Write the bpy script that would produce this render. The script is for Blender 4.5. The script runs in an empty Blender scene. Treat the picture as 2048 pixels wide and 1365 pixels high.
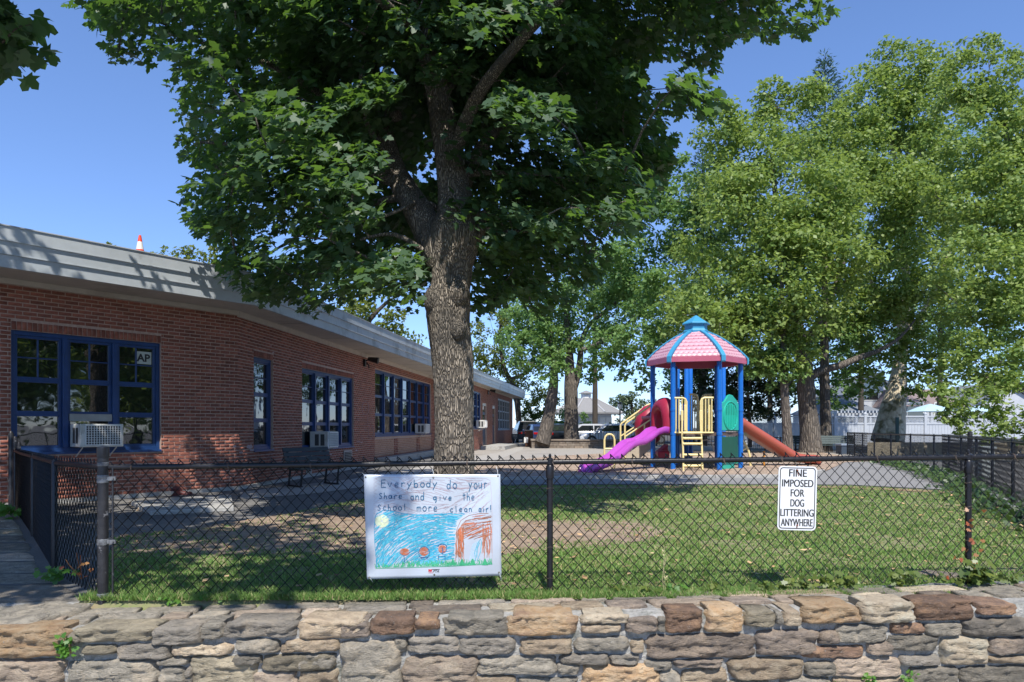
import bpy, math, random
import numpy as np
from mathutils import Vector, Matrix, noise
random.seed(7); np.random.seed(7)
SC = bpy.context.scene
COL = SC.collection
R = math.radians

# ------------------------------------------------------------------ camera, sky, sun, exposure
EYE = 1.085
cam_d = bpy.data.cameras.new('camera'); cam = bpy.data.objects.new('camera', cam_d); COL.objects.link(cam)
cam.location = (0, 0, EYE); cam.rotation_euler = (R(90), 0, 0)
cam_d.sensor_width = 36; cam_d.lens = 24; cam_d.shift_y = (855-682.5)/2048
cam_d.clip_start = 0.05; cam_d.clip_end = 2000
SC.camera = cam
TO_SUN = Vector((0.05, -0.57, 0.82)).normalized()
SUN_EL = math.asin(TO_SUN.z); SUN_AZ = math.atan2(TO_SUN.x, TO_SUN.y)
w = bpy.data.worlds.new('World'); SC.world = w; w.use_nodes = True
nt = w.node_tree; nt.nodes.clear()
sky = nt.nodes.new('ShaderNodeTexSky'); sky.sky_type = 'NISHITA'; sky.sun_disc = False
sky.sun_elevation = SUN_EL; sky.sun_rotation = SUN_AZ; sky.air_density = 1.0; sky.dust_density = 0.0; sky.ozone_density = 3.0; sky.altitude = 2200
bg = nt.nodes.new('ShaderNodeBackground'); bg.inputs['Strength'].default_value = 0.15
ow = nt.nodes.new('ShaderNodeOutputWorld')
# tint ramp multiplied over the sky: the band above the horizon is duller and more violet, the same all the way round
tcw = nt.nodes.new('ShaderNodeTexCoord'); sxw = nt.nodes.new('ShaderNodeSeparateXYZ'); rpw = nt.nodes.new('ShaderNodeValToRGB'); mxw = nt.nodes.new('ShaderNodeMix'); mxw.data_type = 'RGBA'; mxw.blend_type = 'MULTIPLY'; mxw.inputs['Factor'].default_value = 1
ew = rpw.color_ramp.elements; ew[0].position = 0.0; ew[0].color = (.50, .54, .70, 1); ew[1].position = .45; ew[1].color = (.80, .87, 1, 1); q_ = ew.new(.12); q_.color = (.68, .73, .86, 1)
nt.links.new(tcw.outputs['Generated'], sxw.inputs[0]); nt.links.new(sxw.outputs['Z'], rpw.inputs[0]); nt.links.new(sky.outputs[0], mxw.inputs['A']); nt.links.new(rpw.outputs[0], mxw.inputs['B'])
nt.links.new(mxw.outputs['Result'], bg.inputs[0]); nt.links.new(bg.outputs[0], ow.inputs[0])
sd = bpy.data.lights.new('sun', 'SUN'); sd.energy = 3.7; sd.angle = R(0.53); sd.color = (1, 0.95, 0.87)
so = bpy.data.objects.new('sun', sd); COL.objects.link(so)
so.rotation_euler = TO_SUN.to_track_quat('Z', 'Y').to_euler(); so.location = (-10, -20, 40)
SC.view_settings.view_transform = 'Standard'; SC.view_settings.look = 'None'
SC.view_settings.gamma = 1; SC.view_settings.exposure = 0.76
try: SC.view_settings.use_curve_mapping = False
except Exception: pass
SC.cycles.max_bounces = 8; SC.cycles.diffuse_bounces = 3; SC.cycles.glossy_bounces = 3
SC.cycles.transmission_bounces = 4; SC.cycles.transparent_max_bounces = 6

# ------------------------------------------------------------------ survey of the photograph: pixel + distance -> place
F, CX, CY = 1365.33, 1024.0, 855.0
def X(px, Y): return (px-CX)/F*Y
def Z(py, Y): return EYE-(py-CY)/F*Y
def W(px, py, Y): return (X(px, Y), Y, Z(py, Y))
def G(px, py, z=0.0):
    Y = (EYE-z)*F/(py-CY); return (X(px, Y), Y)

# ------------------------------------------------------------------ materials
MATS = {}
def _n(t, k, **kw):
    n = t.nodes.new(k)
    for a, b in kw.items(): setattr(n, a, b)
    return n
def lin(c):
    return tuple(c[:3])+(1,)
def mat(name, c1, c2=None, scale=6, rough=0.6, metal=0.0, bump=0.0, bscale=40, stretch=(1, 1, 1), detail=6, spec=0.5,
        rnd=0.0, c3=None, s3=1.5, t3=0.55, coat=0, dist=0.0):
    """noise-mixed surface: c1/c2 grain, c3 larger patches (dirt, wear), rnd per-piece tone variation"""
    if name in MATS: return MATS[name]
    m = bpy.data.materials.new(name); m.use_nodes = True; t = m.node_tree; L = t.links.new
    b = t.nodes['Principled BSDF']
    b.inputs['Roughness'].default_value = rough; b.inputs['Metallic'].default_value = metal
    b.inputs['Specular IOR Level'].default_value = spec
    if coat: b.inputs['Coat Weight'].default_value = coat; b.inputs['Coat Roughness'].default_value = 0.08
    tc = _n(t, 'ShaderNodeTexCoord'); mp = _n(t, 'ShaderNodeMapping'); mp.inputs['Scale'].default_value = stretch
    L(tc.outputs['Object'], mp.inputs[0])
    col = None
    rgb = _n(t, 'ShaderNodeRGB'); rgb.outputs[0].default_value = lin(c1); col = rgb.outputs[0]
    def noise_mix(col, c, sc, lo, hi, vec):
        nz = _n(t, 'ShaderNodeTexNoise'); nz.inputs['Scale'].default_value = sc; nz.inputs['Detail'].default_value = detail
        nz.inputs['Roughness'].default_value = 0.65; nz.inputs['Distortion'].default_value = dist
        L(vec, nz.inputs['Vector'])
        mr = _n(t, 'ShaderNodeMapRange'); mr.inputs['From Min'].default_value = lo; mr.inputs['From Max'].default_value = hi
        L(nz.outputs['Fac'], mr.inputs['Value'])
        mx = _n(t, 'ShaderNodeMix', data_type='RGBA'); L(mr.outputs[0], mx.inputs['Factor'])
        L(col, mx.inputs['A']); mx.inputs['B'].default_value = lin(c)
        return mx.outputs['Result']
    if c2: col = noise_mix(col, c2, scale, 0.38, 0.62, mp.outputs[0])
    if c3: col = noise_mix(col, c3, s3, t3, t3+0.12, tc.outputs['Object'])
    if rnd:
        oi = _n(t, 'ShaderNodeObjectInfo'); ge = _n(t, 'ShaderNodeNewGeometry')
        ad = _n(t, 'ShaderNodeMath', operation='ADD'); L(oi.outputs['Random'], ad.inputs[0]); L(ge.outputs['Random Per Island'], ad.inputs[1])
        fr = _n(t, 'ShaderNodeMath', operation='FRACT'); L(ad.outputs[0], fr.inputs[0])
        mr = _n(t, 'ShaderNodeMapRange'); mr.inputs['To Min'].default_value = 1-rnd; mr.inputs['To Max'].default_value = 1+rnd
        L(fr.outputs[0], mr.inputs['Value'])
        hs = _n(t, 'ShaderNodeHueSaturation'); L(mr.outputs[0], hs.inputs['Value']); L(col, hs.inputs['Color']); col = hs.outputs[0]
    L(col, b.inputs['Base Color'])
    if bump:
        nz = _n(t, 'ShaderNodeTexNoise'); nz.inputs['Scale'].default_value = bscale; nz.inputs['Detail'].default_value = 5
        L(mp.outputs[0], nz.inputs['Vector'])
        bp = _n(t, 'ShaderNodeBump'); bp.inputs['Strength'].default_value = bump; bp.inputs['Distance'].default_value = 0.02
        L(nz.outputs['Fac'], bp.inputs['Height']); L(bp.outputs[0], b.inputs['Normal'])
    MATS[name] = m
    return m
def leafmat(name, c1, c2, trans, tfac=0.35, rough=0.42, spec=0.5):
    m = bpy.data.materials.new(name); m.use_nodes = True; t = m.node_tree; L = t.links.new
    b = t.nodes['Principled BSDF']; out = t.nodes['Material Output']
    b.inputs['Roughness'].default_value = rough; b.inputs['Specular IOR Level'].default_value = spec
    ge = _n(t, 'ShaderNodeNewGeometry')
    mx = _n(t, 'ShaderNodeMix', data_type='RGBA'); mx.inputs['A'].default_value = lin(c1); mx.inputs['B'].default_value = lin(c2)
    L(ge.outputs['Random Per Island'], mx.inputs['Factor']); L(mx.outputs['Result'], b.inputs['Base Color'])
    tr = _n(t, 'ShaderNodeBsdfTranslucent'); tr.inputs[0].default_value = lin(trans)
    ms = _n(t, 'ShaderNodeMixShader'); ms.inputs[0].default_value = tfac
    L(b.outputs[0], ms.inputs[1]); L(tr.outputs[0], ms.inputs[2]); L(ms.outputs[0], out.inputs['Surface'])
    MATS[name] = m
    return m

def rockmat(name, c1, c2, c3):
    """split fieldstone: strata tone, fine grain, pale lichen spots, dark stains, cracked relief"""
    m = bpy.data.materials.new(name); m.use_nodes = True; t = m.node_tree; L = t.links.new; b = t.nodes['Principled BSDF']
    b.inputs['Roughness'].default_value = .9; b.inputs['Specular IOR Level'].default_value = .3
    tc = _n(t, 'ShaderNodeTexCoord'); oi = _n(t, 'ShaderNodeObjectInfo')
    va = _n(t, 'ShaderNodeVectorMath', operation='ADD'); L(tc.outputs['Object'], va.inputs[0])
    cb = _n(t, 'ShaderNodeCombineXYZ'); ml = _n(t, 'ShaderNodeMath', operation='MULTIPLY'); ml.inputs[1].default_value = 37; L(oi.outputs['Random'], ml.inputs[0]); L(ml.outputs[0], cb.inputs[1]); L(cb.outputs[0], va.inputs[1])
    mp = _n(t, 'ShaderNodeMapping'); mp.inputs['Scale'].default_value = (1, 1, 2.8); mp.inputs['Rotation'].default_value = (0, .12, 0); L(va.outputs[0], mp.inputs[0])
    def nz(sc, det, vec, dist=0.0, lo=.35, hi=.65):
        n = _n(t, 'ShaderNodeTexNoise'); n.inputs['Scale'].default_value = sc; n.inputs['Detail'].default_value = det; n.inputs['Roughness'].default_value = .7; n.inputs['Distortion'].default_value = dist; L(vec, n.inputs['Vector'])
        r = _n(t, 'ShaderNodeMapRange'); r.inputs['From Min'].default_value = lo; r.inputs['From Max'].default_value = hi; L(n.outputs['Fac'], r.inputs['Value']); return r.outputs[0], n.outputs['Fac']
    def mix(a, bcol, f):
        x = _n(t, 'ShaderNodeMix', data_type='RGBA'); L(f, x.inputs['Factor'])
        (L(a, x.inputs['A']) if not isinstance(a, tuple) else setattr(x.inputs['A'], 'default_value', a)); x.inputs['B'].default_value = bcol; return x.outputs['Result']
    f1, h1 = nz(8, 8, mp.outputs[0], 1.2, .41, .59); c = mix(lin(c1), lin(c2), f1)
    f2, h2 = nz(5, 6, va.outputs[0], .4, .52, .66); c = mix(c, lin(c3), f2)
    f3, h3 = nz(70, 4, va.outputs[0], 0, .62, .72); c = mix(c, lin((.5, .48, .43)), f3)
    f4, h4 = nz(22, 8, mp.outputs[0], .6, .6, .7); c = mix(c, lin((.06, .055, .05)), f4)
    hs = _n(t, 'ShaderNodeHueSaturation'); r = _n(t, 'ShaderNodeMapRange'); r.inputs['To Min'].default_value = .62; r.inputs['To Max'].default_value = 1.12; L(oi.outputs['Random'], r.inputs['Value']); L(r.outputs[0], hs.inputs['Value']); L(c, hs.inputs['Color'])
    L(hs.outputs[0], b.inputs['Base Color'])
    vo = _n(t, 'ShaderNodeTexVoronoi', feature='DISTANCE_TO_EDGE'); vo.inputs['Scale'].default_value = 13; wv = _n(t, 'ShaderNodeMix', data_type='VECTOR'); wv.inputs['Factor'].default_value = .12
    nn = _n(t, 'ShaderNodeTexNoise'); nn.inputs['Scale'].default_value = 9; L(va.outputs[0], nn.inputs['Vector']); L(mp.outputs[0], wv.inputs['A']); L(nn.outputs['Color'], wv.inputs['B']); L(wv.outputs['Result'], vo.inputs['Vector'])
    vr = _n(t, 'ShaderNodeMapRange'); vr.inputs['From Max'].default_value = .06; L(vo.outputs['Distance'], vr.inputs['Value'])
    s1 = _n(t, 'ShaderNodeMath', operation='MULTIPLY_ADD'); s1.inputs[1].default_value = .10; L(vr.outputs[0], s1.inputs[0]); L(h1, s1.inputs[2])
    s2 = _n(t, 'ShaderNodeMath', operation='MULTIPLY_ADD'); s2.inputs[1].default_value = .8; L(h4, s2.inputs[0]); L(s1.outputs[0], s2.inputs[2])
    bp = _n(t, 'ShaderNodeBump'); bp.inputs['Strength'].default_value = 1.0; bp.inputs['Distance'].default_value = .028; f5, h5 = nz(60, 6, mp.outputs[0], .3); s3_ = _n(t, 'ShaderNodeMath', operation='MULTIPLY_ADD'); s3_.inputs[1].default_value = .55; L(h5, s3_.inputs[0]); L(s2.outputs[0], s3_.inputs[2]); L(s3_.outputs[0], bp.inputs['Height']); L(bp.outputs[0], b.inputs['Normal'])
    return m

# ------------------------------------------------------------------ object helpers
def wloc(o):
    v = Vector((0, 0, 0))
    while o is not None: v += Vector(o.location); o = o.parent
    return v
def tag(o, label=None, cat=None, group=None, kind=None):
    if label: o['label'] = label
    if cat: o['category'] = cat
    if group: o['group'] = group
    if kind: o['kind'] = kind
    return o
def thing(name, label, cat, loc=(0, 0, 0), rz=0, group=None):
    o = bpy.data.objects.new(name, None); o.empty_display_size = 0.2
    COL.objects.link(o); o.location = loc; o.rotation_euler = (0, 0, rz)
    return tag(o, label, cat, group)
def link(name, me, m, parent=None):
    o = bpy.data.objects.new(name, me); COL.objects.link(o)
    if m is not None and not me.materials: me.materials.append(m)
    if parent is not None: o.parent = parent
    return o
def np_mesh(name, V, faces, smooth=False):
    """V (N,3); faces: list of (M,k) arrays"""
    me = bpy.data.meshes.new(name)
    V = np.asarray(V, dtype=np.float32)
    tot = [f.shape[0] for f in faces]; ks = [f.shape[1] for f in faces]
    loops = np.concatenate([f.ravel() for f in faces]).astype(np.int32)
    sizes = np.concatenate([np.full(n, k, dtype=np.int32) for n, k in zip(tot, ks)])
    starts = np.concatenate([[0], np.cumsum(sizes)[:-1]]).astype(np.int32)
    me.vertices.add(len(V)); me.vertices.foreach_set('co', V.ravel())
    me.loops.add(len(loops)); me.loops.foreach_set('vertex_index', loops)
    me.polygons.add(len(sizes)); me.polygons.foreach_set('loop_start', starts)
    try: me.polygons.foreach_set('loop_total', sizes)
    except Exception: pass
    if smooth: me.polygons.foreach_set('use_smooth', np.ones(len(sizes), dtype=bool))
    me.update(calc_edges=True); me.validate()
    return me
class Fr:
    """upright frame: s along u, o outward along n, z up"""
    def __init__(s, p0, u):
        s.p0 = p0; l = math.hypot(*u); s.u = (u[0]/l, u[1]/l); s.n = (s.u[1], -s.u[0])
    def pt(s, a, o, z):
        return (s.p0[0]+s.u[0]*a+s.n[0]*o, s.p0[1]+s.u[1]*a+s.n[1]*o, z)
    def s_at(s, px):
        k = (px-CX)/F
        return (k*s.p0[1]-s.p0[0])/(s.u[0]-k*s.u[1])
    def y_at(s, px): return s.p0[1]+s.u[1]*s.s_at(px)
class MB:
    def __init__(s): s.v = []; s.f = []
    def add(s, vs, fs):
        b = len(s.v); s.v += [tuple(p) for p in vs]; s.f += [tuple(i+b for i in f) for f in fs]; return s
    def quad(s, *p): return s.add(p, [tuple(range(len(p)))])
    def hexa(s, p):
        return s.add(p, [(0, 3, 2, 1), (4, 5, 6, 7), (0, 1, 5, 4), (1, 2, 6, 5), (2, 3, 7, 6), (3, 0, 4, 7)])
    def box(s, x0, x1, y0, y1, z0, z1):
        return s.hexa([(x0, y0, z0), (x1, y0, z0), (x1, y1, z0), (x0, y1, z0), (x0, y0, z1), (x1, y0, z1), (x1, y1, z1), (x0, y1, z1)])
    def fbox(s, fr, s0, s1, o0, o1, z0, z1):
        P = fr.pt
        return s.hexa([P(s0, o1, z0), P(s1, o1, z0), P(s1, o0, z0), P(s0, o0, z0), P(s0, o1, z1), P(s1, o1, z1), P(s1, o0, z1), P(s0, o0, z1)])
    def tube(s, pts, r, n=8, cap=True):
        pts = [Vector(p) for p in pts]; N = len(pts)
        rs = r if isinstance(r, (list, tuple)) else [r]*N
        up = None; rings = []
        for i, p in enumerate(pts):
            d = (pts[min(i+1, N-1)]-pts[max(i-1, 0)])
            if d.length < 1e-9: d = Vector((0, 0, 1))
            d.normalize()
            if up is None:
                up = Vector((0, 0, 1)) if abs(d.z) < 0.9 else Vector((0, 1, 0))
            a = d.cross(up)
            if a.length < 1e-4: a = d.cross(Vector((1, 0, 0)))
            a.normalize(); b2 = a.cross(d).normalized(); up = b2
            rings.append([p+a*(math.cos(2*math.pi*k/n)*rs[i])+b2*(math.sin(2*math.pi*k/n)*rs[i]) for k in range(n)])
        vs = [v for rg in rings for v in rg]; fs = []
        for i in range(N-1):
            for k in range(n):
                a0 = i*n+k; a1 = i*n+(k+1) % n; fs.append((a0, a1, a1+n, a0+n))
        if cap: fs.append(tuple(range(n))[::-1]); fs.append(tuple((N-1)*n+k for k in range(n)))
        return s.add(vs, fs)
    def lathe(s, c, prof, n=16, rot=0.0):
        vs = []; fs = []
        for r, z in prof:
            for k in range(n):
                a = 2*math.pi*k/n+rot; vs.append((c[0]+r*math.cos(a), c[1]+r*math.sin(a), c[2]+z))
        for i in range(len(prof)-1):
            for k in range(n):
                a0 = i*n+k; a1 = i*n+(k+1) % n; fs.append((a0, a1, a1+n, a0+n))
        fs.append(tuple(range(n))[::-1]); fs.append(tuple((len(prof)-1)*n+k for k in range(n)))
        return s.add(vs, fs)
    def prism(s, poly, z0, z1):
        n = len(poly); vs = [(x, y, z0) for x, y in poly]+[(x, y, z1) for x, y in poly]
        fs = [tuple(range(n))[::-1], tuple(range(n, 2*n))]+[(i, (i+1) % n, n+(i+1) % n, n+i) for i in range(n)]
        return s.add(vs, fs)
    def extr(s, poly3, d):
        """planar polygon of 3D points pushed along d"""
        n = len(poly3); d = Vector(d); vs = [tuple(p) for p in poly3]+[tuple(Vector(p)+d) for p in poly3]
        fs = [tuple(range(n))[::-1], tuple(range(n, 2*n))]+[(i, (i+1) % n, n+(i+1) % n, n+i) for i in range(n)]
        return s.add(vs, fs)
    def grid(s, rows, closed=False):
        n = len(rows[0]); vs = [p for r in rows for p in r]; fs = []
        for i in range(len(rows)-1):
            for k in range(n-1 if not closed else n):
                a = i*n+k; b = i*n+(k+1) % n; fs.append((a, b, b+n, a+n))
        return s.add(vs, fs)
    def build(s, name, m, parent=None, smooth=False, bevel=0.0, local=False, kind=None, label=None):
        off = Vector((0, 0, 0)) if (local or parent is None) else wloc(parent)
        me = bpy.data.meshes.new(name)
        me.from_pydata([(p[0]-off.x, p[1]-off.y, p[2]-off.z) for p in s.v], [], s.f)
        if smooth:
            for p in me.polygons: p.use_smooth = True
        me.update()
        o = link(name, me, m, parent)
        if smooth and smooth != 'all':
            try: me.set_sharp_from_angle(angle=R(40))
            except Exception: pass
        if bevel:
            b = o.modifiers.new('bevel', 'BEVEL'); b.width = bevel; b.segments = 2; b.limit_method = 'ANGLE'; b.angle_limit = R(40)
        if kind: o['kind'] = kind
        if label: o['label'] = label
        return o
def copy_thing(root, loc=None, rz=None, label=None, group=None):
    r = root.copy(); COL.objects.link(r)
    if loc is not None: r.location = loc
    if rz is not None: r.rotation_euler = (0, 0, rz)
    if label: r['label'] = label
    if group: r['group'] = group
    for ch in list(root.children):
        c = ch.copy(); COL.objects.link(c); c.parent = r
        for g in list(ch.children):
            d = g.copy(); COL.objects.link(d); d.parent = c
    return r
def in_poly(px, py, poly):
    px = np.asarray(px); py = np.asarray(py); ins = np.zeros(px.shape, bool); n = len(poly); j = n-1
    for i in range(n):
        xi, yi = poly[i]; xj, yj = poly[j]
        c = ((yi > py) != (yj > py)) & (px < (xj-xi)*(py-yi)/((yj-yi) or 1e-9)+xi)
        ins ^= c; j = i
    return ins
def text_polys(txt, size, bold=0.0):
    c = bpy.data.curves.new('txt', 'FONT'); c.body = txt; c.size = size; c.offset = bold; c.align_x = 'CENTER'
    o = bpy.data.objects.new('txt', c); COL.objects.link(o)
    dg = bpy.context.evaluated_depsgraph_get(); me = bpy.data.meshes.new_from_object(o.evaluated_get(dg))
    V = [tuple(v.co) for v in me.vertices]; Fc = [tuple(p.vertices) for p in me.polygons]
    bpy.data.objects.remove(o); bpy.data.curves.remove(c); bpy.data.meshes.remove(me)
    return V, Fc
# ------------------------------------------------------------------ ground
m_asph = mat('asphalt', (0.115, 0.112, 0.108), (0.155, 0.15, 0.143), scale=60, rough=0.9, bump=0.3, bscale=160, c3=(0.2, 0.19, 0.175), s3=0.35, t3=0.5)
m_path = mat('path_asphalt', (0.2, 0.197, 0.19), (0.27, 0.26, 0.25), scale=80, rough=0.9, bump=0.3, bscale=200, c3=(0.16, 0.155, 0.15), s3=0.7)
m_court = mat('court_surface', (0.3, 0.275, 0.245), (0.37, 0.34, 0.30), scale=25, rough=0.95, c3=(0.24, 0.22, 0.2), s3=0.5, bump=0.2, bscale=90)
m_conc = mat('concrete', (0.34, 0.33, 0.31), (0.43, 0.42, 0.39), scale=18, rough=0.9, bump=0.3, bscale=120, c3=(0.22, 0.21, 0.2), s3=3, t3=0.56)
m_soil = mat('lawn_soil', (0.17, 0.20, 0.075), (0.24, 0.20, 0.12), scale=9, rough=1, bump=0.5, bscale=60, c3=(0.17, 0.13, 0.085), s3=1.1, t3=0.6)
m_dirt = mat('bare_dirt', (0.24, 0.175, 0.125), (0.33, 0.25, 0.18), scale=5, rough=1, bump=0.6, bscale=50, c3=(0.17, 0.12, 0.08), s3=1.8, t3=0.56)
m_mulch = mat('wood_chips', (0.31, 0.22, 0.155), (0.47, 0.37, 0.28), scale=38, rough=1, bump=0.9, bscale=70, c3=(0.2, 0.12, 0.08), s3=1.2, detail=9)
def sheet(name, poly, z, m, kind='structure'):
    b = MB(); b.add([(x, y, z) for x, y in poly], [tuple(range(len(poly)))])
    me = bpy.data.meshes.new(name); me.from_pydata(b.v, [], b.f); me.update()
    o = link(name, me, m); o['kind'] = kind
    if me.polygons[0].normal.z < 0: me.flip_normals()
    return o
sheet('ground', [(-900, 4.0), (-7.5, 4.0), (-7.5, 4.33), (6, 4.40), (6, 4.0), (900, 4.0), (900, 1400), (-900, 1400)], 0.0, m_asph)
sheet('sidewalk', [(-60, 0.9), (60, 0.9), (60, 4.1), (-60, 4.1)], -0.55, m_conc)
sheet('road', [(-900, -900), (900, -900), (900, 0.9), (-900, 0.9)], -0.68, m_asph)
cb = MB(); cb.box(-60, 60, 0.78, 0.9, -0.7, -0.548); tag(cb.build('kerb', m_conc), kind='structure')
bk = MB(); bk.box(-900, -7.5, 3.9, 4.02, -0.6, 0.0); bk.box(6, 900, 3.9, 4.02, -0.6, -0.002); tag(bk.build('terrace_edge', m_conc), kind='structure')
sheet('playground_court', [G(905, 926), G(880, 905), G(1046, 889), G(1290, 889), G(1700, 893), G(1745, 925), G(1700, 935), G(1000, 940)], 0.004, m_court)
LAWN = [(-2.62, 4.3), G(228, 1078), G(340, 1066), G(450, 1055), G(600, 1025), G(727, 1000), G(860, 985), G(1000, 973), G(1250, 972), G(1500, 972),
        G(1700, 973), G(1893, 983), G(1960, 1003), G(2048, 1045), (6.4, 6.6), (5.6, 4.35)]
sheet('lawn', LAWN, 0.008, m_soil)
DIRT = [G(240, 1072), G(340, 1062), G(470, 1046), G(610, 1024), G(740, 1006), G(860, 1005), G(960, 1020), G(1010, 1043), G(1100, 1043), G(1200, 1043), G(1290, 1050),
        G(1330, 1066), G(1290, 1084), G(1240, 1090), G(1170, 1098), G(1080, 1104), G(1010, 1112), G(900, 1116), G(780, 1112), G(640, 1108), G(480, 1112), G(330, 1108), G(240, 1110)]
sheet('dirt_patch', DIRT, 0.012, m_dirt)
sheet('garden_path', [G(700, 989), G(860, 972), G(1000, 971), G(1250, 970), G(1500, 970), G(1700, 971), G(1893, 981), G(1800, 943), G(1740, 925), G(1690, 926),
        G(1650, 945), G(1560, 956), G(1300, 957), G(1150, 959), G(1000, 962), G(860, 966), G(740, 975)], 0.012, m_path)
sheet('dry_grass_strip', [G(1010, 977), G(1250, 975.5), G(1500, 974.5), G(1700, 974.5), G(1893, 984), G(1893, 988), G(1700, 979), G(1500, 978.5), G(1250, 979), G(1010, 980)], 0.016,
      mat('dry_grass', (0.36, 0.25, 0.15), (0.22, 0.15, 0.08), scale=30, rough=1, bump=0.6, bscale=80))
MULCH = [G(905, 958), G(960, 930), G(1100, 914), G(1260, 905), G(1400, 902), G(1620, 902), G(1745, 923), G(1690, 926), G(1650, 944), G(1560, 955), G(1300, 956), G(1150, 958), G(1000, 961)]
sheet('playground_mulch', MULCH, 0.016, m_mulch)
# low kerb between path and mulch
kb = MB()
kp = [G(905, 964.5), G(1000, 962.5), G(1150, 959.5), G(1300, 958), G(1560, 957), G(1650, 946)]
for a, b_ in zip(kp[:-1], kp[1:]):
    fr = Fr(a, (b_[0]-a[0], b_[1]-a[1])); L_ = math.hypot(b_[0]-a[0], b_[1]-a[1]); n = max(1, int(L_/1.2))
    for i in range(n): kb.fbox(fr, L_*i/n+0.005, L_*(i+1)/n-0.005, -0.1, 0.0, 0, 0.075)
tag(kb.build('playground_kerb', m_conc, bevel=0.008), kind='structure')
# concrete walk and pad by the building
sheet('concrete_walk', [G(480, 986), G(560, 975), G(700, 960), G(770, 947), G(900, 924), G(1000, 905), G(1046, 893), G(1046, 900), G(1000, 919), G(900, 942), G(760, 970), G(640, 987), G(560, 994), G(480, 1000)], 0.008, mat('walk_concrete', (0.33, 0.31, 0.28), (0.41, 0.385, 0.35), scale=10, rough=0.9, bump=0.2, bscale=90))
pb = MB(); pb.prism([G(262, 1003, .06), G(300, 1022, .06), G(468, 1014, .06), G(462, 990, .06), G(330, 996, .06)], 0.0, 0.06)
tag(pb.build('concrete_pad', m_conc, bevel=0.01), 'low grey concrete slab at the foot of the brick corner wall', 'concrete slab')

# ------------------------------------------------------------------ fallen leaves and chips (stuff)
def scatter(name, poly, n, smin, smax, m, z=0.018, tilt=0.5, xr=None, mask=None, kind='stuff'):
    P = np.array(poly); lo = P.min(0); hi = P.max(0)
    p = np.random.rand(n, 2)*(hi-lo)+lo; k = in_poly(p[:, 0], p[:, 1], poly); p = p[k]
    if mask is not None: p = p[mask(p)]
    n = len(p); th = np.random.rand(n)*6.28; s = smin+np.random.rand(n)*(smax-smin)
    t = np.stack([np.cos(th), np.sin(th), (np.random.rand(n)-.5)*tilt], 1); u = np.stack([-np.sin(th), np.cos(th), (np.random.rand(n)-.5)*tilt], 1)
    c = np.stack([p[:, 0], p[:, 1], np.full(n, z)+s*tilt*0.3], 1)
    s_ = s[:, None]
    V = np.stack([c-t*s_*.5, c+u*s_*.28, c+t*s_*.5, c-u*s_*.3], 1).reshape(-1, 3)
    Fc = np.arange(4*n).reshape(n, 4)
    o = link(name, np_mesh(name, V, [Fc]), m); o['kind'] = kind; return o
m_dead = mat('dead_leaf', (0.42, 0.24, 0.1), (0.5, 0.36, 0.2), scale=3, rough=0.7, rnd=0.45)
scatter('fallen_leaves', LAWN, 900, 0.03, 0.08, m_dead, z=0.03)
scatter('dirt_litter', DIRT, 1100, 0.02, 0.06, m_dead, z=0.022)
scatter('leaf_litter', [G(1890, 985), G(1950, 985), G(2060, 1060), G(1990, 1075), G(1920, 1010)], 500, 0.03, 0.09, m_dead, z=0.03)
scatter('pad_litter', [G(235, 1010), G(300, 1003), G(470, 1018), G(460, 1030), G(300, 1034)], 160, 0.03, 0.08, m_dead, z=0.012)
scatter('mulch_chips', MULCH, 14000, 0.03, 0.09, mat('chip', (0.45, 0.34, 0.25), (0.34, 0.24, 0.17), rough=1, rnd=0.5), z=0.02)

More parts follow.
